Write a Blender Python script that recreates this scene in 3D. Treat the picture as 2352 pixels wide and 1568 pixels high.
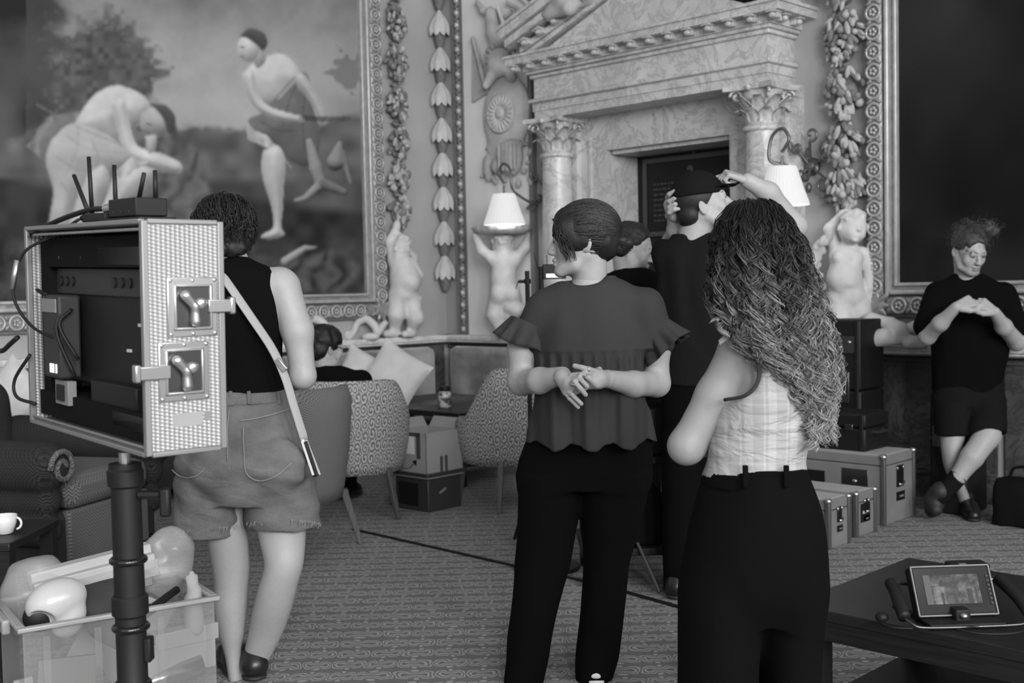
import bpy, bmesh, math, random
import numpy as np
from mathutils import Vector, Matrix
for _o in list(bpy.data.objects): bpy.data.objects.remove(_o, do_unlink=True)
scene = bpy.context.scene
COL = scene.collection
PI = math.pi
# ------------------------------------------------------------------ camera
FPX, PITCH, ROLL, CAMH = 2650.0, math.atan(122/2650.0), 0.021, 1.35
CX, CY = 7.69, -6.87                      # room corner is the origin; wall_left is x=0, wall_right is y=0
SQH = math.sqrt(.5)
def lev2w(X, Y, Z): return Vector((CX + SQH*X - SQH*Y, CY + SQH*X + SQH*Y, Z))   # level camera axes -> world
_R = Vector((SQH, SQH, 0)); _F0 = Vector((-SQH, SQH, 0)); _Z = Vector((0, 0, 1))
_F = _F0*math.cos(PITCH) - _Z*math.sin(PITCH); _U = _F0*math.sin(PITCH) + _Z*math.cos(PITCH)
_cx = (_R - _U*ROLL).normalized(); _cy = (_U + _R*ROLL).normalized()
cam_d = bpy.data.cameras.new('camera'); cam = bpy.data.objects.new('camera', cam_d); COL.objects.link(cam)
cam.matrix_world = Matrix(((_cx.x, _cy.x, -_F.x, CX), (_cx.y, _cy.y, -_F.y, CY), (_cx.z, _cy.z, -_F.z, CAMH), (0, 0, 0, 1)))
cam_d.sensor_width = 36; cam_d.lens = 36*FPX/2352.0; cam_d.clip_start = .05; cam_d.clip_end = 100
cam_d.dof.use_dof = True; cam_d.dof.focus_distance = 3.35; cam_d.dof.aperture_fstop = 4.5
scene.camera = cam
# ------------------------------------------------------------------ light
vs = scene.view_settings
vs.view_transform = 'Standard'; vs.look = 'None'; vs.gamma = 1; vs.use_curve_mapping = False; vs.exposure = -0.12
world = bpy.data.worlds.new('world'); scene.world = world; world.use_nodes = True
world.node_tree.nodes['Background'].inputs[0].default_value = (.8, .8, .8, 1)
world.node_tree.nodes['Background'].inputs[1].default_value = .25
ROOM_X, ROOM_Y, ROOM_H = 14.0, -13.5, 6.4
WINDOWS_E = [(-12.4, -10.8), (-9.5, -7.9), (-6.6, -5.0), (-3.7, -2.1)]       # y ranges on wall_window (x = ROOM_X)
WINDOWS_S = [(6.2, 7.6), (8.8, 10.2)]                                       # x ranges on wall_front (y = ROOM_Y)
WZ0, WZ1 = 2.3, 5.6
def area(name, loc, rot, sx, sy, power):
    d = bpy.data.lights.new(name, 'AREA'); d.shape = 'RECTANGLE'; d.size = sx; d.size_y = sy; d.energy = power
    o = bpy.data.objects.new(name, d); COL.objects.link(o); o.location = loc; o.rotation_euler = rot; return o
for (a, b), pw_ in zip(WINDOWS_E, (1050, 860, 480, 260)): area('daylight', (ROOM_X+.32, (a+b)/2, (WZ0+WZ1)/2), (0, PI/2, 0), WZ1-WZ0, b-a, pw_)
for a, b in WINDOWS_S: area('daylight', ((a+b)/2, ROOM_Y-.32, (WZ0+WZ1)/2), (PI/2, 0, 0), b-a, WZ1-WZ0, 70)
# ------------------------------------------------------------------ placing helpers
def ray(u, v):
    xc = (u-1176.)/FPX; yc = -(v-784.)/FPX
    xr = xc + ROLL*yc; yu = yc - ROLL*xc
    Y = math.cos(PITCH) + yu*math.sin(PITCH); Z = -math.sin(PITCH) + yu*math.cos(PITCH)
    return xr/Y, Z/Y
def lev(u, v, d):                       # level coords (X right, Y depth, Z up) of a photo point at depth d
    x, z = ray(u, v); return np.array((x*d, d, CAMH + z*d))
def levz(u, v, z):                      # the same on the horizontal plane z
    x, zz = ray(u, v); d = (z-CAMH)/zz; return np.array((x*d, d, z))
def wpt(u, v, d): return lev2w(*lev(u, v, d))
def wz(u, v, z): return lev2w(*levz(u, v, z))
def on_right(u, v, p=0.):               # point on wall_right (y = -p): returns (t, z)
    x, z = ray(u, v); # world y = CY + SQH*(x*d + d) = -p
    d = (-p-CY)/(SQH*(x+1)); return CX + SQH*(x*d-d), CAMH + z*d
def on_left(u, v, p=0.):                # point on wall_left (x = p): returns (s, z), s measured from the corner
    x, z = ray(u, v); d = (p-CX)/(SQH*(x-1)); return -(CY + SQH*(x*d+d)), CAMH + z*d
def proj(P):                            # world points (n,3) -> photo pixels
    M = np.array(cam.matrix_world)[:3, :]; q = (np.asarray(P, float)-M[:, 3])@M[:, :3]
    return 1176+FPX*q[:, 0]/-q[:, 2], 784-FPX*q[:, 1]/-q[:, 2]
class Fig:
    """local frame of a figure: base on photo point at depth d; X right, Y away, Z up; rot 45 deg puts it in the world"""
    def __init__(s, u, v, d, name, z=None):
        s.d = d; s.b = lev(u, v, d); s.b[2] = s.b[2] if z is None else z
        s.root = empty(name, lev2w(*s.b), PI/4); s.sc = FPX/d
    def J(s, u, v, dd=0.): return lev(u, v, s.d+dd)-s.b
    def rows(s, L, ry=None):
        """(v, uL, uR, dd, ry) -> stack rows"""
        out = []
        for r in L:
            v, a, b_, dd, ry_ = r; c = s.J((a+b_)/2, v, dd); out.append((c[2], c[0], c[1], (b_-a)/2*(s.d+dd)/FPX, ry_))
        return out
# ------------------------------------------------------------------ materials
MATS = {}
def nn(nt, typ, **kw):
    n = nt.nodes.new(typ)
    for k, v in kw.items():
        if k == 'i':
            for kk, vv in v.items(): n.inputs[kk].default_value = vv
        else: setattr(n, k, v)
    return n
def g(v): return (v, v, v, 1)
def mat(name, base=.5, rough=.6, metal=0., spec=.5, build=None, **kw):
    m = bpy.data.materials.new(name); m.use_nodes = True; nt = m.node_tree; b = nt.nodes['Principled BSDF']
    b.inputs['Base Color'].default_value = g(base); b.inputs['Roughness'].default_value = rough
    b.inputs['Metallic'].default_value = metal; b.inputs['Specular IOR Level'].default_value = spec
    for k, v in kw.items(): b.inputs[k].default_value = v
    if build: build(nt, b)
    MATS[name] = m; return m
def coords(nt, kind='Object', scale=(1, 1, 1), rot=(0, 0, 0)):
    tc = nn(nt, 'ShaderNodeTexCoord'); mp = nn(nt, 'ShaderNodeMapping')
    mp.inputs['Scale'].default_value = scale; mp.inputs['Rotation'].default_value = rot
    nt.links.new(tc.outputs[kind], mp.inputs['Vector']); return mp.outputs[0]
def noise(nt, vec, scale, detail=3, rough=.55, dist=0.):
    n = nn(nt, 'ShaderNodeTexNoise', i={'Scale': scale, 'Detail': detail, 'Roughness': rough, 'Distortion': dist})
    nt.links.new(vec, n.inputs['Vector']); return n.outputs['Fac']
def ramp(nt, fac, stops):
    r = nn(nt, 'ShaderNodeValToRGB'); el = r.color_ramp.elements
    while len(el) < len(stops): el.new(.5)
    for e, (p, c) in zip(el, stops): e.position = p; e.color = g(c)
    nt.links.new(fac, r.inputs[0]); return r.outputs[0]
def math_(nt, op, a, b=None, c=None):
    n = nn(nt, 'ShaderNodeMath', operation=op)
    for k, x in enumerate((a, b, c)):
        if x is None: continue
        if isinstance(x, (int, float)): n.inputs[k].default_value = x
        else: nt.links.new(x, n.inputs[k])
    return n.outputs[0]
def bump(nt, b, h, strength=.3, dist=.01):
    n = nn(nt, 'ShaderNodeBump', i={'Strength': strength, 'Distance': dist})
    nt.links.new(h, n.inputs['Height']); nt.links.new(n.outputs[0], b.inputs['Normal'])
def mottled(lo, hi, scale=6, detail=4, bstr=0., p0=.35, p1=.65, sc=(1, 1, 1)):
    def f(nt, b):
        v = coords(nt, 'Object', sc); n = noise(nt, v, scale, detail)
        nt.links.new(ramp(nt, n, [(p0, lo), (p1, hi)]), b.inputs['Base Color'])
        if bstr: bump(nt, b, n, bstr, .01)
    return f
def marble(lo, hi, vein, scale=2.2):
    def f(nt, b):
        v = coords(nt, 'Object'); n = noise(nt, v, scale, 8, .62, 1.2)
        n2 = noise(nt, v, scale*2.3, 8, .7, 2.)
        c1 = ramp(nt, n, [(.3, lo), (.62, hi)])
        k = ramp(nt, n2, [(.46, 0.), (.5, 1.), (.54, 0.)])
        mx = nn(nt, 'ShaderNodeMix', data_type='RGBA'); nt.links.new(k, mx.inputs[0])
        nt.links.new(c1, mx.inputs[6]); mx.inputs[7].default_value = g(vein)
        nt.links.new(mx.outputs[2], b.inputs['Base Color'])
    return f
def vcol(name='tone', rough=.8, spec=.3, extra=None):      # material that reads a per-vertex tone
    def f(nt, b):
        a = nn(nt, 'ShaderNodeAttribute', attribute_name='tone'); nt.links.new(a.outputs['Color'], b.inputs['Base Color'])
        if extra: extra(nt, b)
    return f
# ------------------------------------------------------------------ mesh helpers
def link(o, parent=None):
    COL.objects.link(o)
    if parent is not None: o.parent = parent
    return o
def mesh_obj(name, V, F, m, parent=None, smooth=False, bev=0., tone=None, loc=None, rotz=None):
    me = bpy.data.meshes.new(name)
    V = np.asarray(V, dtype=np.float32)
    if isinstance(F, np.ndarray) and F.ndim == 2:
        nf, k = F.shape
        me.vertices.add(len(V)); me.vertices.foreach_set('co', V.ravel())
        me.loops.add(nf*k); me.loops.foreach_set('vertex_index', F.astype(np.int32).ravel())
        me.polygons.add(nf); me.polygons.foreach_set('loop_start', np.arange(0, nf*k, k, dtype=np.int32))
        me.update(calc_edges=True); me.validate()
    else:
        me.from_pydata([tuple(map(float, p)) for p in V], [], [tuple(f) for f in F]); me.update()
    if smooth: me.polygons.foreach_set('use_smooth', np.ones(len(me.polygons), dtype=bool))
    if tone is not None:
        at = me.attributes.new('tone', 'FLOAT_COLOR', 'POINT'); t = np.asarray(tone, dtype=np.float32)
        at.data.foreach_set('color', np.stack([t, t, t, np.ones_like(t)], 1).ravel())
    if m is not None: me.materials.append(MATS[m] if isinstance(m, str) else m)
    o = bpy.data.objects.new(name, me); link(o, parent)
    if bev:
        md = o.modifiers.new('bevel', 'BEVEL'); md.width = bev; md.segments = 2; md.limit_method = 'ANGLE'; md.angle_limit = .6
        me.polygons.foreach_set('use_smooth', np.ones(len(me.polygons), dtype=bool))
        me.set_sharp_from_angle(angle=.7) if hasattr(me, 'set_sharp_from_angle') else None
    if loc is not None: o.location = loc
    if rotz is not None: o.rotation_euler = (0, 0, rotz)
    return o
class MB:
    """collects shapes; build() links them as one mesh object"""
    def __init__(s): s.V = []; s.F = []
    def add(s, V, F):
        o = len(s.V); s.V += [tuple(map(float, p)) for p in V]; s.F += [tuple(i+o for i in f) for f in F]; return s
    def box(s, c, d, R=None):
        c = np.array(c, float); h = np.array(d, float)/2
        P = np.array([(x, y, z) for z in (-1, 1) for y in (-1, 1) for x in (-1, 1)])*h
        if R is not None: P = P @ np.array(R).T
        return s.add(P+c, [(0, 2, 3, 1), (4, 5, 7, 6), (0, 1, 5, 4), (2, 6, 7, 3), (0, 4, 6, 2), (1, 3, 7, 5)])
    def bb(s, a, b): a, b = np.array(a, float), np.array(b, float); return s.box((a+b)/2, np.abs(b-a))
    def tube(s, pts, r, n=8, cap=True, flat=None):
        V, F = sweep(pts, r, n, cap, flat); return s.add(V, F)
    def ell(s, c, r, n=10, m=6, R=None):
        V, F = ellmesh(r, n, m); V = np.array(V)
        if R is not None: V = V @ np.array(R).T
        return s.add(V+np.array(c), F)
    def lathe(s, prof, n=16, c=(0, 0, 0), R=None, cap=True, f=None):
        V = []; F = []
        for r, z in prof:
            for k in range(n):
                a = 2*PI*k/n; rr = r*(f(a, z) if f else 1); V.append((rr*math.cos(a), rr*math.sin(a), z))
        for i in range(len(prof)-1):
            for k in range(n): F.append((i*n+k, i*n+(k+1) % n, (i+1)*n+(k+1) % n, (i+1)*n+k))
        if cap: F.append(tuple(range(n))[::-1]); F.append(tuple((len(prof)-1)*n+k for k in range(n)))
        V = np.array(V)
        if R is not None: V = V @ np.array(R).T
        return s.add(V+np.array(c), F)
    def prism(s, poly, a, b, axis=1):
        """poly of 2-D points extruded along axis from a to b (the polygon fills the other two axes in order)"""
        n = len(poly); V = []
        for h in (a, b):
            for p in poly:
                q = [p[0], p[1]]; q.insert(axis, h); V.append(q)
        F = [tuple(range(n))[::-1], tuple(range(n, 2*n))] + [(i, (i+1) % n, n+(i+1) % n, n+i) for i in range(n)]
        if axis == 1: F = [f[::-1] for f in F]
        return s.add(V, F)
    def build(s, name, m, parent=None, smooth=False, bev=0., loc=None, rotz=None):
        return mesh_obj(name, s.V, s.F, m, parent, smooth, bev, None, loc, rotz)
def sweep(pts, r, n=8, cap=True, flat=None):
    pts = np.array(pts, float); N = len(pts); rr = np.ones(N)*r if np.isscalar(r) else np.array(r, float)
    T = np.gradient(pts, axis=0); T /= np.linalg.norm(T, axis=1)[:, None]+1e-9
    up = np.array((0, 0, 1.)) if abs(T[0][2]) < .9 else np.array((1., 0, 0))
    A = np.cross(up, T[0]); A /= np.linalg.norm(A)+1e-9
    V = []; F = []
    for i in range(N):
        A = A - T[i]*A.dot(T[i]); A /= np.linalg.norm(A)+1e-9; B = np.cross(T[i], A)
        for k in range(n):
            a = 2*PI*k/n; V.append(pts[i]+rr[i]*(A*math.cos(a)+B*math.sin(a)*(flat or 1)))
    for i in range(N-1):
        for k in range(n): F.append((i*n+k, i*n+(k+1) % n, (i+1)*n+(k+1) % n, (i+1)*n+k))
    if cap: F.append(tuple(range(n))[::-1]); F.append(tuple((N-1)*n+k for k in range(n)))
    return V, F
def ellmesh(r, n=10, m=6):
    V = [(0, 0, -r[2])]; F = []
    for i in range(1, m):
        p = -PI/2+PI*i/m
        for k in range(n): a = 2*PI*k/n; V.append((r[0]*math.cos(p)*math.cos(a), r[1]*math.cos(p)*math.sin(a), r[2]*math.sin(p)))
    V.append((0, 0, r[2])); L = len(V)-1
    for k in range(n): F.append((0, 1+(k+1) % n, 1+k)); F.append((L, L-n+k, L-n+(k+1) % n))
    for i in range(m-2):
        for k in range(n): a = 1+i*n; F.append((a+k, a+(k+1) % n, a+n+(k+1) % n, a+n+k))
    return V, F
def crv(pts, n=8):
    """Catmull-Rom resampling of a polyline"""
    P = np.array(pts, float); P = np.vstack([2*P[0]-P[1], P, 2*P[-1]-P[-2]]); out = []
    for i in range(1, len(P)-2):
        for t in np.linspace(0, 1, n, endpoint=(i == len(P)-3)):
            a, b, c, d = P[i-1:i+3]
            out.append(.5*((2*b)+(-a+c)*t+(2*a-5*b+4*c-d)*t*t+(-a+3*b-3*c+d)*t**3))
    return np.array(out)
def empty(name, loc=(0, 0, 0), rotz=0., parent=None):
    o = bpy.data.objects.new(name, None); o.empty_display_size = .1; link(o, parent); o.location = loc; o.rotation_euler = (0, 0, rotz); return o
def tag(o, label=None, cat=None, group=None, kind=None):
    if label: o['label'] = label
    if cat: o['category'] = cat
    if group: o['group'] = group
    if kind: o['kind'] = kind
    return o
def inst(src, name, parent=None, loc=(0, 0, 0), rot=(0, 0, 0), sc=(1, 1, 1)):
    o = bpy.data.objects.new(name, src.data); link(o, parent); o.location = loc; o.rotation_euler = rot; o.scale = sc
    for md in src.modifiers:
        if md.type == 'BEVEL':
            m2 = o.modifiers.new('bevel', 'BEVEL'); m2.width = md.width; m2.segments = md.segments; m2.limit_method = 'ANGLE'; m2.angle_limit = md.angle_limit
    return o
def Rz(a): c, s = math.cos(a), math.sin(a); return np.array(((c, -s, 0), (s, c, 0), (0, 0, 1.)))
def Rx(a): c, s = math.cos(a), math.sin(a); return np.array(((1., 0, 0), (0, c, -s), (0, s, c)))
def Ry(a): c, s = math.cos(a), math.sin(a); return np.array(((c, 0, s), (0, 1., 0), (-s, 0, c)))
def unit(v): v = np.array(v, float); return v/(np.linalg.norm(v)+1e-12)
# ------------------------------------------------------------------ smooth solid modelling on a grid
_rng = np.random.RandomState(7); _LAT = _rng.rand(32, 32, 32).astype(np.float32)
def vnoise(P, sc):
    """value noise, P (...,3) -> -1..1"""
    q = P*np.array(sc, np.float32); i = np.floor(q).astype(np.int32); f = (q-i).astype(np.float32); f = f*f*(3-2*f)
    r = np.zeros(P.shape[:-1], np.float32)
    for dx in (0, 1):
        for dy in (0, 1):
            for dz in (0, 1):
                w = (f[..., 0] if dx else 1-f[..., 0])*(f[..., 1] if dy else 1-f[..., 1])*(f[..., 2] if dz else 1-f[..., 2])
                r += w*_LAT[(i[..., 0]+dx) & 31, (i[..., 1]+dy) & 31, (i[..., 2]+dz) & 31]
    return r*2-1
class Solid:
    def __init__(s, k=.02): s.ops = []; s.k = k; s.lo = np.ones(3)*1e9; s.hi = -np.ones(3)*1e9; s.disp = None
    def _b(s, lo, hi):
        s.lo = np.minimum(s.lo, lo); s.hi = np.maximum(s.hi, hi)
    def cone(s, a, b, ra, rb=None, k=None, flat=None, sub=False):
        """tapered capsule; flat=(axis, factor>1) thins it along axis"""
        a = np.array(a, float); b = np.array(b, float); rb = ra if rb is None else rb; R = max(ra, rb)
        lo, hi = np.minimum(a, b)-R, np.maximum(a, b)+R
        if flat is not None: flat = (unit(flat[0]), flat[1])
        ba = b-a; L2 = ba.dot(ba)+1e-12
        def f(P):
            q = P-a.astype(np.float32)
            if flat is not None:
                ax = flat[0].astype(np.float32); t = np.clip((q@ba.astype(np.float32))/L2, 0, 1)
                q = q-t[..., None]*ba.astype(np.float32); q = q+((q@ax)*(flat[1]-1))[..., None]*ax
                return np.sqrt((q*q).sum(-1))-(ra+(rb-ra)*t)
            t = np.clip((q@ba.astype(np.float32))/L2, 0, 1); q = q-t[..., None]*ba.astype(np.float32)
            return np.sqrt((q*q).sum(-1))-(ra+(rb-ra)*t)
        s.ops.append((f, lo, hi, s.k if k is None else k, sub)); 
        if not sub: s._b(lo, hi)
        return s
    def chain(s, pts, rs, k=None, flat=None):
        for i in range(len(pts)-1): s.cone(pts[i], pts[i+1], rs[i], rs[i+1], k, flat)
        return s
    def ell(s, c, r, R=None, k=None, sub=False):
        c = np.array(c, float); r = np.array(r, float); R = np.eye(3) if R is None else np.array(R)
        ext = np.abs(R)@r; lo, hi = c-ext, c+ext
        def f(P):
            q = (P-c.astype(np.float32))@R.astype(np.float32)
            k0 = np.sqrt(((q/r.astype(np.float32))**2).sum(-1)); k1 = np.sqrt(((q/(r*r).astype(np.float32))**2).sum(-1))+1e-6
            return k0*(k0-1)/k1
        s.ops.append((f, lo, hi, s.k if k is None else k, sub))
        if not sub: s._b(lo, hi)
        return s
    def stack(s, rows, k=None, yaw=0., sub=False, pw=2.):
        """rows (z, cx, cy, rx, ry): elliptic sections along z"""
        rows = sorted([tuple(map(float, r)) for r in rows]); A = np.array(rows)
        if len(A) > 2: A = crv(A, 6)
        o = np.argsort(A[:, 0]); A = A[o]; m = np.abs(A[:, 3:5]).max(1)
        lo = np.array((min(A[:, 1]-m), min(A[:, 2]-m), A[0, 0])); hi = np.array((max(A[:, 1]+m), max(A[:, 2]+m), A[-1, 0]))
        c, sn = math.cos(yaw), math.sin(yaw)
        def f(P):
            z = P[0, 0, :, 2]; cx, cy, rx, ry = (np.interp(z, A[:, 0], A[:, j]).astype(np.float32) for j in (1, 2, 3, 4))
            x = P[..., 0]-cx; y = P[..., 1]-cy; X = c*x+sn*y; Y = -sn*x+c*y
            if pw == 2.: k0 = np.sqrt((X/rx)**2+(Y/ry)**2)
            else: k0 = (np.abs(X/rx)**pw+np.abs(Y/ry)**pw)**(1/pw)
            k1 = np.sqrt((X/rx**2)**2+(Y/ry**2)**2)+1e-5
            d = k0*(k0-1)/k1; d = np.clip(d, -.3, .3)
            e = np.maximum(A[0, 0]-z, z-A[-1, 0]).astype(np.float32)
            return np.maximum(d, e)
        s.ops.append((f, lo, hi, s.k if k is None else k, sub))
        if not sub: s._b(lo, hi)
        return s
    def cut(s, p, n, k=.004):
        """keep the side that n points away from"""
        p = np.array(p, float); n = unit(n)
        s.ops.append((lambda P: -((P-p.astype(np.float32))@n.astype(np.float32)), None, None, k, 'cut')); return s
    def field(s, fn): s.disp = fn; return s
    def mesh(s, h=.006, lo=None, hi=None):
        mg = h*3
        lo = s.lo-mg if lo is None else np.array(lo, float); hi = s.hi+mg if hi is None else np.array(hi, float)
        n = np.maximum(np.ceil((hi-lo)/h).astype(int)+1, 4)
        ax = [(lo[j]+h*np.arange(n[j])).astype(np.float32) for j in range(3)]
        D = np.full(n, .5, np.float32)
        def grid(i0, i1):
            G = np.empty((i1[0]-i0[0], i1[1]-i0[1], i1[2]-i0[2], 3), np.float32)
            G[..., 0] = ax[0][i0[0]:i1[0], None, None]; G[..., 1] = ax[1][None, i0[1]:i1[1], None]; G[..., 2] = ax[2][None, None, i0[2]:i1[2]]
            return G
        for f, a, b, k, sub in s.ops:
            m = k+4*h
            if a is None: i0 = np.zeros(3, int); i1 = n.copy()
            else:
                i0 = np.clip(np.floor((a-m-lo)/h).astype(int), 0, n); i1 = np.clip(np.ceil((b+m-lo)/h).astype(int)+1, 0, n)
            if np.any(i1-i0 < 1): continue
            sl = tuple(slice(i0[j], i1[j]) for j in range(3)); d = f(grid(i0, i1)).astype(np.float32); A = D[sl]
            if sub:
                d = -d; hh = np.maximum(k-np.abs(A-d), 0)/max(k, 1e-6); D[sl] = np.maximum(A, d)+hh*hh*k*.25
            else:
                hh = np.maximum(k-np.abs(A-d), 0)/max(k, 1e-6); D[sl] = np.minimum(A, d)-hh*hh*k*.25
        if s.disp is not None:
            near = np.abs(D) < .05; idx = np.argwhere(near)
            P = np.stack([ax[j][idx[:, j]] for j in range(3)], 1); D[near] += s.disp(P).astype(np.float32)
        D[0] = D[-1] = .5; D[:, 0] = D[:, -1] = .5; D[:, :, 0] = D[:, :, -1] = .5
        return nets(D, lo, h)
def nets(D, lo, h):
    S = D < 0; c = S[:-1, :-1, :-1].astype(np.int8)
    cnt = np.zeros(c.shape, np.int8)
    for dx in (0, 1):
        for dy in (0, 1):
            for dz in (0, 1): cnt += S[dx:S.shape[0]-1+dx, dy:S.shape[1]-1+dy, dz:S.shape[2]-1+dz]
    cells = np.argwhere((cnt > 0) & (cnt < 8)); N = len(cells)
    idm = np.full(c.shape, -1, np.int32); idm[tuple(cells.T)] = np.arange(N)
    val = {}
    for dx in (0, 1):
        for dy in (0, 1):
            for dz in (0, 1): val[dx, dy, dz] = D[cells[:, 0]+dx, cells[:, 1]+dy, cells[:, 2]+dz]
    acc = np.zeros((N, 3), np.float32); num = np.zeros(N, np.float32)
    ks = list(val)
    for a in ks:
        for j in range(3):
            if a[j]: continue
            b = list(a); b[j] = 1; b = tuple(b); va, vb = val[a], val[b]; m = (va < 0) != (vb < 0)
            t = np.where(m, va/np.where(m, va-vb, 1), 0); p = np.array(a, np.float32)[None]+0*t[:, None]
            p[:, j] = t; acc += p*m[:, None]; num += m
    V = (cells+acc/num[:, None])*h+lo
    F = []
    for j in range(3):
        sl0 = [slice(1, -1)]*3; sl0[j] = slice(0, -1); sl1 = [slice(1, -1)]*3; sl1[j] = slice(1, None)
        A = S[tuple(sl0)]; B = S[tuple(sl1)]; off = np.ones(3, int); off[j] = 0
        e = np.argwhere(A != B)+off; ins = S[tuple(e.T)]
        u, w = [(1, 2), (2, 0), (0, 1)][j]; du = np.eye(3, dtype=int)[u]; dw = np.eye(3, dtype=int)[w]
        q = [idm[tuple((e-x).T)] for x in (du+dw, dw, 0*du, du)]
        Q = np.stack(q, 1); Q[~ins] = Q[~ins][:, ::-1]; F.append(Q)
    return V.astype(np.float32), np.vstack(F).astype(np.int32)
def merge(*ms):
    V = []; F = []; o = 0
    for v, f in ms: V.append(v); F.append(f+o); o += len(v)
    return np.vstack(V), np.vstack(F)
def strands(polys, r0, r1=None, n=3):
    """many thin tubes as one (V, F, t): polys (S, N, 3)"""
    P = np.asarray(polys, np.float32); S, N, _ = P.shape; r1 = r0 if r1 is None else r1
    T = np.gradient(P, axis=1); T /= np.linalg.norm(T, axis=2, keepdims=True)+1e-9
    up = np.array((.3, .5, .81), np.float32); A = np.cross(T, up); A /= np.linalg.norm(A, axis=2, keepdims=True)+1e-9; B = np.cross(T, A)
    t = np.linspace(0, 1, N, dtype=np.float32); rr = (r0+(r1-r0)*t)[None, :, None]
    if isinstance(r0, np.ndarray): pass
    V = np.stack([P+rr*(A*math.cos(2*PI*k/n)+B*math.sin(2*PI*k/n)) for k in range(n)], 2)     # S,N,n,3
    idx = np.arange(S*N*n).reshape(S, N, n); F = []
    for k in range(n):
        k2 = (k+1) % n; F.append(np.stack([idx[:, :-1, k], idx[:, :-1, k2], idx[:, 1:, k2], idx[:, 1:, k]], -1).reshape(-1, 4))
    return V.reshape(-1, 3), np.vstack(F), np.broadcast_to(t[None, :, None], (S, N, n)).reshape(-1)
# ------------------------------------------------------------------ material library
mat('plaster', .38, .85, build=mottled(.34, .40, 1.2, 3))
mat('plaster_panel', .6, .8, build=mottled(.70, .78, 2., 3))
mat('stucco', .66, .7, build=mottled(.50, .60, 9, 3, .08))
mat('stucco_grey', .42, .8, build=mottled(.36, .46, 12, 3, .1))
mat('stucco_dark', .20, .8, build=mottled(.15, .24, 14, 3, .15))
mat('marble_white', .6, .35, build=marble(.44, .62, .36, 1.3))
mat('marble_cap', .7, .3, build=marble(.62, .74, .5, 1.6))
mat('marble_dado', .2, .35, build=marble(.05, .13, .035, 1.3))
mat('gilt', .30, .42, .35, build=mottled(.22, .36, 22, 4, .35))
mat('gilt_light', .52, .4, .3, build=mottled(.40, .50, 18, 3, .1))
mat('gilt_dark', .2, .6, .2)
mat('door_dark', .010, .5, spec=.3); mat('black', .007, .5, spec=.3); mat('black_soft', .007, .9, spec=.08); mat('black_gloss', .006, .18)
mat('dark_gold', .05, .5); mat('dark_grey', .018, .6); mat('mid_grey', .18, .6)
mat('ceiling_paint', .6, .9)
def carpet(nt, b):
    v = coords(nt, 'Object'); nz = nn(nt, 'ShaderNodeSeparateXYZ'); nt.links.new(v, nz.inputs[0])
    wob = noise(nt, v, 3.5, 3)
    x = math_(nt, 'ADD', math_(nt, 'MULTIPLY', nz.outputs[0], 36.), math_(nt, 'MULTIPLY', wob, 5.)); y = math_(nt, 'ADD', math_(nt, 'MULTIPLY', nz.outputs[1], 36.), math_(nt, 'MULTIPLY', wob, 5.))
    s1 = math_(nt, 'SINE', math_(nt, 'ADD', x, math_(nt, 'MULTIPLY', math_(nt, 'SINE', math_(nt, 'MULTIPLY', y, 2.)), .9)))
    s2 = math_(nt, 'SINE', math_(nt, 'ADD', y, math_(nt, 'MULTIPLY', math_(nt, 'SINE', math_(nt, 'MULTIPLY', x, 2.)), .9)))
    gsum = math_(nt, 'ADD', s1, s2)
    fr = math_(nt, 'PINGPONG', math_(nt, 'MULTIPLY', gsum, .95), .5)
    line = ramp(nt, math_(nt, 'MULTIPLY', fr, 2.), [(.42, 0.), (.6, 1.)])
    pile = noise(nt, v, 260, 2); big = noise(nt, v, 1.3, 3)
    c = math_(nt, 'MULTIPLY_ADD', line, .18, .155)
    c = math_(nt, 'MULTIPLY', c, math_(nt, 'MULTIPLY_ADD', pile, .5, .75)); c = math_(nt, 'MULTIPLY', c, math_(nt, 'MULTIPLY_ADD', big, .3, .85))
    nt.links.new(c, b.inputs['Base Color']); bump(nt, b, pile, .5, .004)
mat('carpet', .2, .97, spec=.1, build=carpet)
# ------------------------------------------------------------------ the room
DX0, DX1, DZ = 1.93, 3.05, 2.39            # door opening on wall_right
def struct(name, mb, m, **kw): return tag(mb.build(name, m, **kw), kind='structure')
struct('floor', MB().bb((-.5, ROOM_Y-.5, -.1), (ROOM_X+.5, 1.2, 0)), 'carpet')
struct('ceiling', MB().bb((-.5, ROOM_Y-.5, ROOM_H), (ROOM_X+.5, 1.2, ROOM_H+.2)), 'ceiling_paint')
wl = struct('wall_left', MB().bb((-.4, ROOM_Y, 0), (0, .4, ROOM_H)), 'plaster')
wr = struct('wall_right', MB().bb((0, 0, 0), (DX0, .4, ROOM_H)).bb((DX1, 0, 0), (ROOM_X, .4, ROOM_H)).bb((DX0, 0, DZ), (DX1, .4, ROOM_H)), 'plaster')
w = MB(); ys = [ROOM_Y]+[q for ab in WINDOWS_E for q in ab]+[0]
for i in range(0, len(ys), 2): w.bb((ROOM_X, ys[i], 0), (ROOM_X+.3, ys[i+1], ROOM_H))
for a, b_ in WINDOWS_E: w.bb((ROOM_X, a, 0), (ROOM_X+.3, b_, WZ0)).bb((ROOM_X, a, WZ1), (ROOM_X+.3, b_, ROOM_H))
struct('wall_window', w, 'plaster')
w = MB(); xs = [0]+[q for ab in WINDOWS_S for q in ab]+[ROOM_X]
for i in range(0, len(xs), 2): w.bb((xs[i], ROOM_Y-.3, 0), (xs[i+1], ROOM_Y, ROOM_H))
for a, b_ in WINDOWS_S: w.bb((a, ROOM_Y-.3, 0), (b_, ROOM_Y, WZ0)).bb((a, ROOM_Y-.3, WZ1), (b_, ROOM_Y, ROOM_H))
struct('wall_front', w, 'plaster')
n_ = 0
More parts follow.
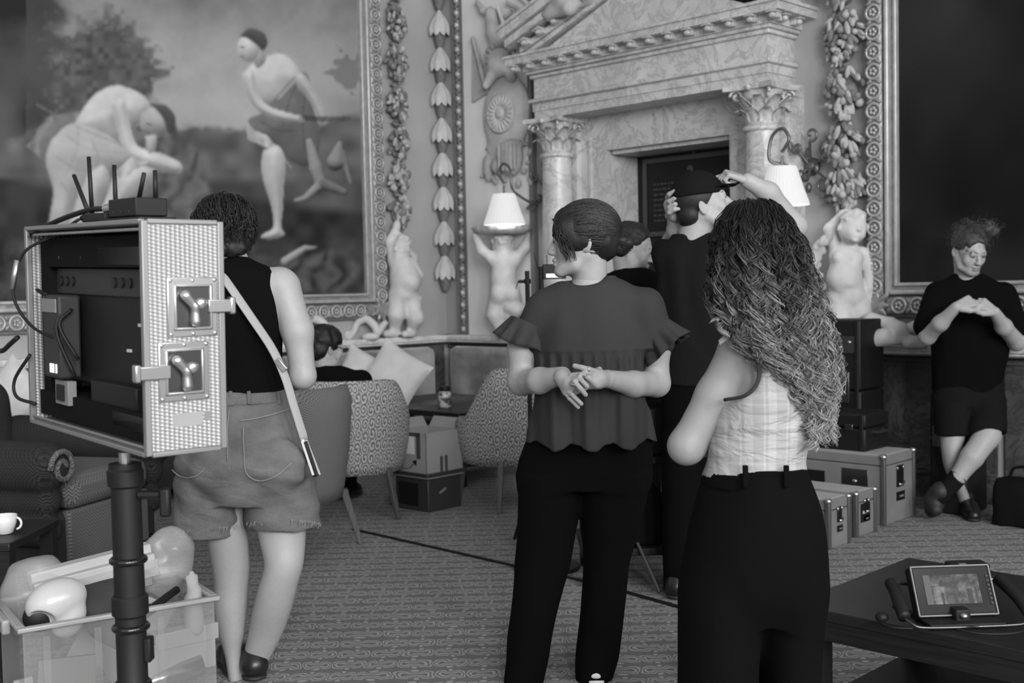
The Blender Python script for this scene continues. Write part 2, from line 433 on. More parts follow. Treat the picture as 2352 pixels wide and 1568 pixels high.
for ab, east in [(q, 1) for q in WINDOWS_E]+[(q, 0) for q in WINDOWS_S]:
    n_ += 1; a, b_ = ab; f = MB()
    def bar(p0, p1, z0, z1):
        if east: f.bb((ROOM_X+.1, p0, z0), (ROOM_X+.16, p1, z1))
        else: f.bb((p0, ROOM_Y-.16, z0), (p1, ROOM_Y-.1, z1))
    bar(a, a+.07, WZ0, WZ1); bar(b_-.07, b_, WZ0, WZ1); bar(a, b_, WZ0, WZ0+.07); bar(a, b_, WZ1-.07, WZ1)
    bar((a+b_)/2-.02, (a+b_)/2+.02, WZ0, WZ1)
    for k in range(1, 4): zz = WZ0+(WZ1-WZ0)*k/4; bar(a, b_, zz-.02, zz+.02)
    struct('window_%d' % n_, f, 'ceiling_paint')
# dado: skirting, marble panels, projecting cap
def cap_profile(z0): return [(0, z0), (.09, z0), (.115, z0+.012), (.115, z0+.022), (.13, z0+.03), (.135, z0+.055), (.12, z0+.07), (0, z0+.07)]
CAPZ = .885
tl = struct('trim_1', MB().prism([(p, z) for p, z in cap_profile(CAPZ)], ROOM_Y, 0, axis=1), 'marble_cap')
tr = MB()
for x0, x1 in ((0, 1.30), (3.70, ROOM_X)): tr.prism([(-p, z) for p, z in cap_profile(CAPZ)][::-1], x0, x1, axis=0)
struct('trim_2', tr, 'marble_cap')
for nm, mk in (('baseboard_left', lambda m_: m_.bb((0, ROOM_Y, 0), (.045, 0, .15)).bb((0, ROOM_Y, .15), (.03, 0, .165))),
               ('baseboard_right', lambda m_: m_.bb((0, -.045, 0), (1.30, 0, .15)).bb((3.7, -.045, 0), (ROOM_X, 0, .15)).bb((3.7, -.055, .15), (ROOM_X, 0, .168)))):
    m_ = MB(); mk(m_); struct(nm, m_, 'marble_dado')
def dado_panels():
    for k in range(9):
        y0 = -.05-k*1.15; MB().bb((0, y0-1.11, .165), (.02, y0, .875)).build('dado_panel', 'marble_dado', wl, bev=.006)
    x = .05
    for x0, x1 in ((.05, 1.28), (3.72, 4.9), (4.94, 6.1), (6.14, 7.4), (7.44, 8.8)):
        MB().bb((x0, -.02, .168), (x1, 0, .875)).build('dado_panel', 'marble_dado', wr, bev=.006)
        MB().bb((x0, -.04, .84), (x1, 0, .862)).build('dado_moulding', 'marble_dado', wr)
dado_panels()
# door leaf deep in the opening
d = tag(empty('door_1', ((DX0+DX1)/2, .33, 0)), kind='structure')
MB().bb((-.6, 0, 0), (.6, .06, 2.42)).build('door_leaf', 'door_dark', d)
for sx in (-.29, .29):
    for z0, z1 in ((.2, .9), (1.02, 1.55)):
        MB().bb((sx-.21, -.018, z0), (sx+.21, .0, z1)).build('door_panel', 'door_dark', d, bev=.01)
MB().bb((-.012, -.02, 0), (.012, 0, 2.4)).build('meeting_stile', 'dark_gold', d)
# honours board hung on the door, above head height
bd = tag(empty('notice_board', ((DX0+DX1)/2-.02, .31, 2.03)), 'dark framed lettered board hanging in the doorway over the cap', 'board')
MB().bb((-.42, -.02, -.27), (.42, .01, .27)).build('panel', 'black', bd)
fr = MB()
for q in (((-.45, -.03, -.30), (.45, .01, -.265)), ((-.45, -.03, .265), (.45, .01, .30)), ((-.45, -.03, -.265), (-.415, .01, .265)), ((.415, -.03, -.265), (.45, .01, .265))): fr.bb(*q)
fr.build('frame', 'dark_gold', bd)
rnd = random.Random(4); tx = MB(); tx.lathe([(.03, -.001), (.03, .001)], 10, (0, -.022, .19), Rx(PI/2))
for colx in (-.2, .2):
    for k in range(8):
        z = .1-.04*k; x = colx-.15
        while x < colx+.13:
            wd = rnd.uniform(.015, .05); tx.bb((x, -.0225, z-.006), (min(x+wd, colx+.15), -.0205, z+.006)); x += wd+.012
tag(tx.build('lettering', 'dark_gold', bd), kind='stuff')
# ------------------------------------------------------------------ marble doorcase
DC = 2.495                                   # door centre on wall_right (x), the case stands off the wall towards -y
dc = tag(empty('doorcase', (DC, 0, 0)), 'veined marble doorcase with columns, entablature and triangular pediment', 'doorcase')
HW = .56                                     # half opening
MB().bb((-1.12, -.05, 0), (-HW, 0, 2.655)).build('jamb', 'marble_white', dc)
MB().bb((HW, -.05, 0), (1.12, 0, 2.655)).build('jamb', 'marble_white', dc)
MB().bb((-HW, -.05, 2.39), (HW, 0, 2.655)).build('lintel', 'marble_white', dc)
for s_ in (-1, 1): MB().bb((s_*.558-.02 if s_ > 0 else -.578, .002-.33, 0), (s_*.558 + (.02 if s_ > 0 else 0), 0, 2.388)).build('reveal', 'marble_white', d)
MB().bb((-.538, .002-.33, 2.36), (.538, 0, 2.389)).build('soffit', 'marble_white', d)
for s_ in (-1, 1): MB().bb((s_*.72-.012, -.062, 0), (s_*.72+.012, -.05, 2.5)).build('architrave_fillet', 'marble_white', dc)
# columns
PC = -.21
def acanthus(h, wd):
    """a curled leaf: base at origin, grows up +z and curls out to -y"""
    V = []; F = []; n = 7
    for i in range(n):
        t = i/(n-1); z = h*(t if t < .75 else .75+.18*math.sin((t-.75)*PI/.5)*1.0); y = -.02*t-.055*max(0, t-.45)**1.5*4*h/.16
        if t > .85: z -= .03*(t-.85)/.15
        hw = wd*(.55+.45*math.sin(PI*min(1, t*1.15)))*(1-.55*max(0, t-.75)/.25)
        for q in (-1, -.5, 0, .5, 1): V.append((q*hw, y+.012*(abs(q)), z)); 
    for i in range(n-1):
        for k in range(4): a = i*5+k; F.append((a, a+1, a+6, a+5))
    W = [(x, y+.012, z) for x, y, z in V]; N = len(V)
    F2 = [tuple(N+q for q in f[::-1]) for f in F]; rim = [i*5 for i in range(n)]+[(n-1)*5+k for k in range(1, 5)]+[i*5+4 for i in range(n-2, -1, -1)]+[3, 2, 1]
    F3 = [(rim[(i+1) % len(rim)], rim[i], N+rim[i], N+rim[(i+1) % len(rim)]) for i in range(len(rim))]
    return V+W, F+F2+F3
leaf_src = None
for s_ in (-1, 1):
    cxx = s_*.93
    c = MB()
    c.lathe([(.165, 0), (.165, .05), (.15, .06), (.165, .09), (.15, .12), (.128, .14), (.13, .7), (.124, 1.5), (.112, 2.27), (.112, 2.28)], 28, (cxx, PC, .1))
    c.bb((cxx-.18, PC-.18, 0), (cxx+.18, PC+.18, .1)); col_o = c.build('column', 'marble_white', dc, smooth=False)
    for p_ in col_o.data.polygons: p_.use_smooth = len(p_.vertices) == 4 and p_.index < 28*9
    MB().lathe([(.112, 2.35), (.13, 2.355), (.135, 2.37), (.13, 2.385), (.115, 2.39)], 24, (cxx, PC, 0)).build('necking_ring', 'marble_white', dc, smooth=True)
    cap_e = MB().lathe([(.108, 2.385), (.105, 2.45), (.112, 2.55), (.145, 2.62)], 20, (cxx, PC, 0)).build('capital', 'marble_white', dc, smooth=True)
    for row, (hh, wdt, z0, nl, r) in enumerate(((.13, .05, 2.39, 8, .108), (.22, .05, 2.39, 8, .106))):
        for k in range(nl):
            a = 2*PI*(k+.5*row)/nl; V, F = acanthus(hh, wdt)
            if leaf_src is None or row not in leaf_src:
                leaf_src = leaf_src or {}; o = mesh_obj('acanthus_leaf', V, F, 'marble_white', cap_e, smooth=True); leaf_src[row] = o
            else: o = inst(leaf_src[row], 'acanthus_leaf', cap_e)
            o.location = (cxx+r*math.sin(a), PC-r*math.cos(a), z0); o.rotation_euler = (0, 0, a)
    for k in range(4):
        a = PI/4+k*PI/2; vol = []
        for i in range(26):
            t = i/25; ang = t*2.6*PI; rr = .045*(1-t*.8); vol.append((0, -rr*math.cos(ang)-.02, rr*math.sin(ang)))
        V, F = sweep(vol, .011, 6); o = mesh_obj('volute', V, F, 'marble_white', cap_e, smooth=True)
        o.location = (cxx+.15*math.sin(a), PC-.15*math.cos(a), 2.585); o.rotation_euler = (0, 0, a)
    ab = []
    for k in range(4):
        a = k*PI/2
        for q in (-1, -.4, .4, 1):
            x, y = q*.185, -.185+.04*(1-q*q); ab.append((x*math.cos(a)-y*math.sin(a), x*math.sin(a)+y*math.cos(a)))
    MB().prism([(x+cxx, y+PC) for x, y in ab], 2.62, 2.655, axis=2).build('abacus', 'marble_white', cap_e)
    MB().ell((cxx, PC-.165, 2.63), (.022, .02, .022)).build('fleuron', 'marble_white', cap_e, smooth=True)
    MB().bb((cxx-.11, -.1, 0), (cxx+.11, -.05, 2.655)).build('pilaster', 'marble_white', dc)
# entablature: stepped blocks that return to the wall at both ends
def band(name, hw, p, z0, z1, m='marble_white', parent=None, bev=0): return MB().bb((-hw, -p, z0), (hw, 0, z1)).build(name, m, parent or dc, bev=bev)
band('architrave', 1.05, .325, 2.655, 2.715); band('architrave', 1.06, .335, 2.715, 2.775); band('architrave_moulding', 1.085, .365, 2.775, 2.81, bev=.01)
band('frieze', 1.05, .325, 2.81, 2.965)
band('bed_moulding', 1.075, .35, 2.965, 2.995, bev=.008); band('bed_moulding', 1.10, .375, 2.995, 3.02, bev=.008)
band('corona', 1.22, .47, 3.075, 3.125); band('cornice_fillet', 1.235, .485, 3.125, 3.145); band('cornice_backing', 1.11, .385, 3.02, 3.075)
mod = None
def modillion():
    m_ = MB(); m_.prism([(-.0, -.052), (.075, -.01), (.085, .0), (0, 0)], -.032, .032, axis=0)   # (y,z)
    return m_
xs_ = np.linspace(-1.16, 1.16, 15)
for x in xs_:
    if mod is None:
        mod = MB().bb((-.035, -.088, -.012), (.035, 0, 0)).bb((-.028, -.05, -.045), (.028, 0, -.012)).ell((0, -.062, -.028), (.028, .022, .02), 8, 5).build('modillion', 'marble_white', dc, bev=.004); mod.location = (x, -.38, 3.075)
    else: inst(mod, 'modillion', dc, (x, -.38, 3.075))
for y in (-.30, -.13):
    inst(mod, 'modillion', dc, (1.105, y, 3.075), (0, 0, PI/2)); inst(mod, 'modillion', dc, (-1.105, y, 3.075), (0, 0, -PI/2))
# pediment
SL = math.atan2(.36, 1.0)
MB().prism([(-1.0, 3.14), (1.0, 3.14), (0, 3.14+.40)], -.33, -.28, axis=1).build('tympanum', 'marble_white', dc)
def rake(name, p, lo_, hi_, hw, sgn, m='marble_white'):
    # sloped bar from the eaves to the apex; lo_/hi_ = vertical offsets above the line that starts at (hw, 3.145)
    tan = math.tan(SL); poly = [(sgn*hw, 3.145+lo_), (0, 3.145+lo_+hw*tan), (0, 3.145+hi_+hw*tan), (sgn*hw, 3.145+hi_)]
    if sgn < 0: poly = poly[::-1]
    return MB().prism(poly, -p, -.0, axis=1).build(name, m, dc)
for sg in (-1, 1):
    rake('raking_bed', .36, -.005, .03, 1.12, sg); rake('raking_backing', .385, .03, .075, 1.14, sg)
    rake('raking_corona', .47, .075, .13, 1.22, sg); rake('raking_cyma', .50, .13, .20, 1.26, sg); rake('raking_fillet', .515, .2, .225, 1.27, sg)
    for k in range(7):
        x = sg*(.12+k*.155); inst(mod, 'modillion', dc, (x, -.38, 3.145+.072+(1.16-abs(x))*math.tan(SL)), (0, sg*SL, 0))
# stucco figure reclining on the pediment
def solid_obj(name, sol, h, m, parent=None, tone=None, loc=None): 
    V, F = sol.mesh(h); return mesh_obj(name, V, F, m, parent, smooth=True, loc=loc, tone=tone)
S = Solid(.04); z0 = 3.5
S.chain([(-.30, -.3, z0+.42), (-.36, -.32, z0+.22), (-.5, -.33, z0+.07)], [.12, .13, .12]).chain([(-.5, -.36, z0+.07), (-.72, -.38, z0+.10), (-.95, -.36, z0-.06)], [.1, .08, .045])
S.chain([(-.5, -.28, z0+.07), (-.74, -.26, z0+.02), (-1.0, -.26, z0-.10)], [.1, .075, .045]).ell((-.27, -.3, z0+.6), (.08, .09, .11)).chain([(-.3, -.2, z0+.45), (-.1, -.2, z0+.3), (-.12, -.34, z0+.12)], [.06, .05, .04])
fg = tag(empty('stucco_figure', (DC, 0, 0)), 'white stucco figure reclining on the left slope of the pediment', 'sculpture')
solid_obj('body', S, .014, 'stucco', fg)
S = Solid(.03).chain([(-.45, -.34, z0+.02), (-.62, -.42, z0-.02), (-.78, -.45, z0-.1)], [.11, .09, .04]).chain([(-.5, -.4, z0+.0), (-.55, -.46, z0-.1), (-.75, -.46, z0-.12)], [.06, .05, .03]); solid_obj('drapery', S, .014, 'stucco_grey', fg)
# ------------------------------------------------------------------ trophy panel between corner and door
MB().bb((.30, -.012, .955), (1.09, 0, ROOM_H-.3)).build('panel_field', 'plaster_panel', wr)
MB().bb((1.09, -.035, .955), (1.115, 0, ROOM_H-.3)).bb((1.13, -.05, .955), (1.15, 0, ROOM_H-.3)).build('panel_moulding', 'gilt_dark', wr)
bm_ = tag(empty('bead_moulding', (.26, 0, .955)), 'upright carved moulding of beads and leaves beside the trophy relief', 'moulding')
MB().bb((-.05, -.02, 0), (.045, 0, 3.9)).bb((-.06, -.045, 0), (-.045, 0, 3.9)).build('backing', 'gilt_dark', bm_)
b0 = l0 = None; z = .05
while z < 3.0:
    if b0 is None: b0 = MB().ell((0, 0, 0), (.026, .026, .030), 8, 6).build('bead', 'gilt_light', bm_, smooth=True); b0.location = (0, -.035, z)
    else: inst(b0, 'bead', bm_, (0, -.035, z))
    for sg in (-1, 1):
        if l0 is None: l0 = MB().ell((0, 0, 0), (.034, .018, .010), 6, 4).build('leaf', 'gilt', bm_, smooth=True); l0.location = (0, -.03, z+.05); l0.rotation_euler = (0, .5, 0)
        else: inst(l0, 'leaf', bm_, (0, -.03, z+.052+sg*.013), (0, -.5*sg, 0))
    z += .105
# military trophy relief
tp = tag(empty('stucco_trophy', (.70, -.012, 0)), 'stucco relief of helmet, round shield, sword and banners on the wall panel', 'relief')
def tx_(u, v): t, zz = on_right(u, v, .05); return t-.70, zz
def tp_obj(name, sol, h=.009, m='stucco_grey'): sol.cut((0, -.001, 0), (0, 1, 0)); return solid_obj(name, sol, h, m, tp)
cxs, czs = tx_(1160, 262); S = Solid(.02)
S.ell((cxs, -.02, czs), (.27, .07, .33)); S.ell((cxs-.1, .0, czs-.25), (.16, .05, .16)); tp_obj('shield', S, .009, 'stucco')
MB().lathe([(.15, 0), (.165, .02), (.15, .03), (.14, .025)], 40, (cxs, -.075, czs), Rx(PI/2)).build('rosette_ring', 'stucco', tp, smooth=True)
pet = None
for k in range(20):
    a = 2*PI*k/20
    if pet is None: pet = MB().ell((0, 0, .105), (.017, .018, .042), 8, 6).build('petal', 'stucco', tp, smooth=True); o = pet
    else: o = inst(pet, 'petal', tp)
    o.location = (cxs, -.098, czs); o.rotation_euler = (0, a, 0)
MB().lathe([(.045, 0), (.04, .02), (.025, .025)], 24, (cxs, -.092, czs), Rx(PI/2)).build('boss', 'stucco', tp, smooth=True)
hx, hz = tx_(1155, 150); S = Solid(.02)
S.ell((hx, -.06, hz+.02), (.12, .11, .12)).cone((hx-.03, -.08, hz-.02), (hx-.12, -.12, hz-.16), .06, .03).cone((hx+.06, -.05, hz-.02), (hx+.13, -.07, hz-.12), .06, .04); tp_obj('helmet', S, .008, 'stucco')
S = Solid(.008)
for k in range(9):
    a = -1.5+k*.32; S.ell((hx+.15*math.sin(a), -.06, hz+.03+.15*math.cos(a)), (.022, .04, .045), Ry(a))
tp_obj('crest', S, .007)
def tl_(pts, p=-.05): return [(tx_(u, v)[0], p, tx_(u, v)[1]) for u, v in pts]
MB().tube(tl_([(1146, 18), (1188, 140)]), .018, 8).build('sword_blade', 'stucco', tp)
MB().tube(tl_([(1088, 85), (1118, 205)]), .02, 6).build('spear', 'stucco_grey', tp); MB().tube(tl_([(1172, 2), (1205, 20)]), .035, 8).build('horn', 'stucco', tp); MB().tube(tl_([(1185, -20), (1225, 22)]), .02, 8).build('horn', 'stucco', tp)
S = Solid(.02).chain(tl_([(1130, 30), (1135, 75), (1140, 110)]), [.05, .06, .04]).chain(tl_([(1195, 40), (1205, 80), (1200, 110)]), [.05, .05, .04]).chain(tl_([(1098, 5), (1112, 25), (1120, 35)]), [.02, .03, .02]); tp_obj('banner', S)
V = []; 
o = MB().prism([tx_(1083, 85), tx_(1122, 210), tx_(1083, 235)][::-1], -.03, -.0, axis=1).build('flag_fold', 'stucco_grey', tp); o.location = (0, 0, 0)
r_ = random.Random(3); S = Solid(.012)
for k in range(26):
    u = r_.uniform(1120, 1225); v = r_.uniform(20, 130); x, zz = tx_(u, v); S.ell((x, -.035, zz), (r_.uniform(.012, .03), .03, r_.uniform(.015, .045)), Ry(r_.uniform(-1.5, 1.5)))
tag(tp_obj('leafwork', S, .008), kind='stuff')
S = Solid(.02); bx, bz = tx_(1180, 362); S.ell((bx, -.06, bz), (.11, .08, .15)).ell((bx, -.06, bz+.1), (.12, .07, .05)); 
for k in range(-2, 3): S.cone((bx+k*.045, -.12, bz-.1), (bx+k*.045, -.12, bz+.1), .014)
x, zz = tx_(1150, 380); S.ell((x-.03, -.04, zz), (.06, .06, .07)); x, zz = tx_(1120, 385); S.ell((x, -.03, zz), (.05, .04, .12)); tp_obj('cuirass', S)
S = Solid(.01)
for k in range(24):
    u = r_.uniform(1105, 1225); v = r_.uniform(325, 430); x, zz = tx_(u, v); S.ell((x, -.025, zz), (r_.uniform(.012, .03), .025, r_.uniform(.015, .04)), Ry(r_.uniform(-1.5, 1.5)))
tag(tp_obj('foliage', S, .008), kind='stuff')
# ------------------------------------------------------------------ garlands
def husk_shape():
    V = []; F = []; n = 36; rows = 10
    for i in range(rows):
        t = i/(rows-1); r = .012+.092*math.sin(min(1, t*1.15)*PI/2)**1.3*(1-.10*max(0, t-.8)/.2)
        for k in range(n):
            a = 2*PI*k/n; pl = abs(math.sin(a*4.5)); rr = r*(1-.16*(1-pl)**2*min(1, t*2)); z = -t*.20-.035*pl*max(0, t-.6)/.4
            V.append((rr*math.cos(a), rr*math.sin(a), z))
    for i in range(rows-1):
        for k in range(n): F.append((i*n+k, (i+1)*n+k, (i+1)*n+(k+1) % n, i*n+(k+1) % n))
    F.append(tuple(range(n))); return V, F
hg = tag(empty('husk_garland', (.075, -.07, 0)), 'white and dark drop of bell shaped husks hanging in the room corner', 'garland')
HV, HF = husk_shape(); h0 = c0 = None
vs_ = [1012, 1013, 1014, 1015, 1016, 1018, 1020, 1022, 1024]; tops = [-65, 24, 106, 185, 268, 346, 424, 504, 582]
for u, v in zip(vs_, tops):
    zt = wpt(u, v, 10.2)[2]
    if h0 is None:
        h0 = mesh_obj('husk', HV, HF, 'stucco', hg, smooth=True); h0.location = (0, 0, zt)
        pr = [(.055, -.19), (.052, -.22), (.046, -.26), (.038, -.29), (.022, -.325), (.006, -.34)]
        c0 = MB().lathe(pr[::-1], 16).build('seed_cone', 'stucco_dark', h0, smooth=True)
    else:
        o = inst(h0, 'husk', hg, (0, 0, zt)); inst(c0, 'seed_cone', o)
MB().tube([(0, 0, .9+.9), (0, 0, 4.2)], .008, 6).build('cord', 'stucco_dark', hg)
def fruit_cluster(seed, w_, hgt, n, dark=.35):
    """leaf-and-fruit bunch; returns two MBs: pale and dark pieces. hangs down from z=0, bulges to -y"""
    r = random.Random(seed); A = MB(); B = MB(); C_ = MB()
    for k in range(n):
        t = (k+r.random())/n; wd = w_*(.30+.95*math.sin(PI*min(1, .12+t*.86)))
        x = r.uniform(-1, 1)*wd; y = -.05-.085*math.sqrt(max(0, 1-(x/(wd+.001))**2))*r.uniform(.6, 1.1); z = -t*hgt
        tgt = (A, A, B, C_)[r.randrange(4)]
        if r.random() < .6: tgt.ell((x, y, z), (r.uniform(.014, .024), .016, r.uniform(.032, .055)), 6, 5, Ry(-x/w_*.7+r.uniform(-.4, .4))@Rx(r.uniform(-.5, .3)))
        else: q = r.uniform(.017, .03); tgt.ell((x, y, z), (q, q, q), 8, 6)
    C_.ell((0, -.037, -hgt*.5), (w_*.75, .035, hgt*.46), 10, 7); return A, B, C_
def garland(name, x, y, rotz, tops, w_, frac, label, n=46, pale='stucco', mid='stucco_grey', seed=1):
    gr = tag(empty(name, (x, y, 0), rotz), label, 'garland')
    for i in range(len(tops)-1):
        zt = tops[i]; hgt = (tops[i]-tops[i+1])*frac; A, B, C_ = fruit_cluster(seed+i, w_, hgt, n)
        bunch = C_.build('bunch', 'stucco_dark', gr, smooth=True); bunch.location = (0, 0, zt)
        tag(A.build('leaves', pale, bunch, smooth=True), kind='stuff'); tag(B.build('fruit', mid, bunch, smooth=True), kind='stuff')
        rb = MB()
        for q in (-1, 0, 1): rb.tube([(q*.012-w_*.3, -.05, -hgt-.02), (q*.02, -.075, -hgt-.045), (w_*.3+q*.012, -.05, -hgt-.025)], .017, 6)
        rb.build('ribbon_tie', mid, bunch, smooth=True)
    return gr
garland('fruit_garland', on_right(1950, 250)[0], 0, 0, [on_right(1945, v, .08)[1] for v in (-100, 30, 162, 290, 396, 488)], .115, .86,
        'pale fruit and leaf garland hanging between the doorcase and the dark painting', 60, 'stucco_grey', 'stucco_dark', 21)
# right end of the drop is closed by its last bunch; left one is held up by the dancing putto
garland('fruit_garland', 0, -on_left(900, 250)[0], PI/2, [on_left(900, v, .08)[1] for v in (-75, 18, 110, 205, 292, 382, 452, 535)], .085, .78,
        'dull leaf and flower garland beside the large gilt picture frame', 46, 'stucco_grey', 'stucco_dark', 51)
# ------------------------------------------------------------------ paintings
def sstep(a, b, x): t = np.clip((x-a)/(b-a), 0, 1); return t*t*(3-2*t)
mat('canvas', .3, .7, spec=.12, build=vcol(rough=.55))
def frame_parts(pic, x0, x1, z0, z1, sides):
    """picture in local coords: x along the wall, -y out of it. sides: which edges carry rosettes"""
    W = .215
    def ring(name, a, b, p0, p1, m, bev=0.):
        mb = MB()
        for q in (((x0-b, z0-b), (x0-a, z1+b)), ((x1+a, z0-b), (x1+b, z1+b)), ((x0-a, z0-b), (x1+a, z0-a)), ((x0-a, z1+a), (x1+a, z1+b))):
            mb.bb((q[0][0], -p1, q[0][1]), (q[1][0], -p0, q[1][1]))
        return mb.build(name, m, pic, bev=bev)
    ring('inner_fillet', 0, .022, .03, .075, 'gilt_light', .006); ring('cove', .022, .045, .02, .055, 'gilt'); ring('outer_fillet', .045, .075, .03, .095, 'gilt_light', .01)
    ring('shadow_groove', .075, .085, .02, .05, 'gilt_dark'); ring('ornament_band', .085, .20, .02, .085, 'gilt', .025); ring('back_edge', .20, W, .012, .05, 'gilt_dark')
    def rosette():
        mb = MB(); n = 14; pts = [(.046*math.cos(2*PI*k/n), -.004, .046*math.sin(2*PI*k/n)) for k in range(n+1)]
        mb.tube(pts, .010, 5, cap=False)
        for k in range(5): a = 2*PI*k/5; mb.ell((.017*math.cos(a), -.008, .017*math.sin(a)), (.011, .010, .011), 6, 4)
        return mb
    src = rosette().build('rosette', 'gilt_light', pic, smooth=True); first = True
    lf = MB()
    for sg in (-1, 1): lf.ell((sg*.03, -.004, 0), (.028, .011, .012), 6, 4, Ry(sg*.6))
    lsrc = lf.build('leaf_spray', 'gilt', pic, smooth=True); c = .142; pos = []
    for sd in sides:
        if sd in 'LR':
            x = x0-c if sd == 'L' else x1+c; zz = z0-.02
            while zz < min(z1, 3.95): pos.append((x, zz, 0)); zz += .122
        else:
            a0, a1 = (x0+.02, x1) ; x = a0
            while x < a1: pos.append((x, z0-c, PI/2)); x += .122
    for i, (x, zz, a) in enumerate(pos):
        o = src if i == 0 else inst(src, 'rosette', pic); o.location = (x, -.088, zz)
        o2 = lsrc if i == 0 else inst(lsrc, 'leaf_spray', pic); o2.location = (x+(.061 if a else 0), -.086, zz+(0 if a else .061)); o2.rotation_euler = (0, a, 0)
    # corner leaves
    for cx_ in (x0-c, x1+c):
        S_ = Solid(.012)
        for k in range(9):
            a = k*.7; S_.ell((cx_+.05*math.cos(a)*(1+k % 2*.4), -.085, z0-c+.05*math.sin(a)*(1+k % 2*.4)), (.02, .018, .055), Ry(-a+PI/2))
        solid_obj('corner_leaf', S_, .009, 'gilt', pic)
def paint_left(U, V_):
    P = np.stack([U/90., V_/90., U*0], -1).astype(np.float32)
    n1 = vnoise(P, (1, 1, 1)); n2 = vnoise(P, (2.7, 2.7, 1)); n3 = vnoise(P+9, (7, 7, 1)); nz = n1*.6+n2*.3+n3*.15
    sky = .24+.08*nz+.15*np.exp(-(((U-520)/300)**2+((V_-200)/130)**2))-.06*sstep(150, -60, V_)
    T = sky
    # cloud bank and dark wood on the left
    d = U-(150+40*n2+18*n3+.12*(V_-150)); T = T*(sstep(-30, 60, d)*.72+.28) ; T = np.where(U < 60, T*.9+.04*n1, T)
    tree = sstep(20, -20, np.hypot((U-300)/1., (V_-165)*1.05)-70-22*n2-26*n3); T = T*(1-tree)+tree*(.12+.05*n3)
    bush = sstep(25, -25, np.hypot((U-230), (V_-190)*.8)-120-20*n2-22*n3); T = T*(1-bush)+bush*(.09+.04*n3)
    tree2 = sstep(10, -10, np.hypot((U-800), (V_-165))-38-14*n2-22*n3); T = T*(1-tree2*.75)+tree2*.75*.14
    hill = sstep(-10, 12, V_-(292-.05*(U-430)+14*n1+5*n3)); T = T*(1-hill)+hill*(.12+.05*n2)
    gl = sstep(-14, 14, V_-(395+10*n1)); T = T*(1-gl)+gl*(.085+.04*n2+.04*np.exp(-((V_-400)/16)**2))
    gr = sstep(-16, 20, V_-(455+.09*(U-500)+16*n1)); T = T*(1-gr)+gr*(.032+.018*n2)
    g2 = sstep(-30, 40, V_-(560+20*n1)); T = T*(1-g2)+g2*(.045+.035*n2+.015*n3)
    def blur(A, n=2):
        for _ in range(n):
            for ax_ in (0, 1): A = (np.roll(A, 1, ax_)+A*2+np.roll(A, -1, ax_))/4
        return A
    H = [np.zeros(U.shape)]; TN = [np.zeros(U.shape)]
    def cap(pts, rs, tone, soft=3., sh=.5):
        for i in range(len(pts)-1):
            a = np.array(pts[i], float); b_ = np.array(pts[i+1], float); ba = b_-a; L = ba.dot(ba)+1e-6
            t = np.clip(((U-a[0])*ba[0]+(V_-a[1])*ba[1])/L, 0, 1); r = rs[i]+(rs[i+1]-rs[i])*t
            d2 = (U-a[0]-t*ba[0])**2+(V_-a[1]-t*ba[1])**2; h_ = np.sqrt(np.maximum(r*r-d2, 0)); TN[0] = np.where(h_ > H[0], tone, TN[0]); H[0] = np.maximum(H[0], h_)
    def flush(lx=-.25, ly=-.75):
        nonlocal T
        h_ = blur(H[0], 3); hu = np.gradient(h_, axis=0)/(np.gradient(U, axis=0)+1e-6); hv = np.gradient(h_, axis=1)/(np.gradient(V_, axis=1)-1e-6)
        nl = 1/np.sqrt(1+hu*hu+hv*hv); lam = (-hu*lx-hv*ly+.65)*nl; m = blur(sstep(1., 7., H[0]), 1)
        T = T*(1-m)+m*(blur(TN[0], 2)*np.clip(.32+.72*lam, .1, 1.1)+.015*n3+.02*n2); H[0] = np.zeros(U.shape); TN[0] = np.zeros(U.shape)
    def poly(pts, tone, wav=.05, soft=3):
        nonlocal T
        pts = np.array(pts, float); ins = np.zeros(U.shape, bool); dist = np.full(U.shape, 1e9)
        for i in range(len(pts)):
            a, b_ = pts[i], pts[(i+1) % len(pts)]; c = ((a[1] > V_) != (b_[1] > V_)) & (U < (b_[0]-a[0])*(V_-a[1])/(b_[1]-a[1]+1e-9)+a[0]); ins ^= c
            ba = b_-a; t = np.clip(((U-a[0])*ba[0]+(V_-a[1])*ba[1])/(ba.dot(ba)+1e-6), 0, 1); dist = np.minimum(dist, np.hypot(U-a[0]-t*ba[0], V_-a[1]-t*ba[1]))
        sd = np.where(ins, -dist, dist); m = sstep(soft, -soft, sd+3*n3); T = T*(1-m)+m*(tone+wav*np.sin(U*.11+V_*.05+3*n2)+wav*.6*n3)
    SK, PALE = .56, .44
    def blob(pts, tone, k=1., smooth=True):
        """inflated silhouette: a closed curve whose inside is shaded like a rounded form"""
        pts = np.array(pts, float)
        if smooth: pts = crv(np.vstack([pts, pts[:1]]), 5)[:-1]
        m0, m1 = pts.min(0)-14, pts.max(0)+14; sel = (U > m0[0]) & (U < m1[0]) & (V_ > m0[1]) & (V_ < m1[1])
        if not sel.any(): return
        u, v = U[sel], V_[sel]; ins = np.zeros(u.shape, bool); dist = np.full(u.shape, 1e9)
        for i in range(len(pts)):
            a, b_ = pts[i], pts[(i+1) % len(pts)]; ins ^= ((a[1] > v) != (b_[1] > v)) & (u < (b_[0]-a[0])*(v-a[1])/(b_[1]-a[1]+1e-9)+a[0])
            ba = b_-a; t = np.clip(((u-a[0])*ba[0]+(v-a[1])*ba[1])/(ba.dot(ba)+1e-6), 0, 1); dist = np.minimum(dist, np.hypot(u-a[0]-t*ba[0], v-a[1]-t*ba[1]))
        h = np.zeros(U.shape); h[sel] = np.where(ins, np.sqrt(np.maximum(dist, 0)*26.)*k, 0); up = h > 0
        flush_to(np.where(up, h, 0), tone)
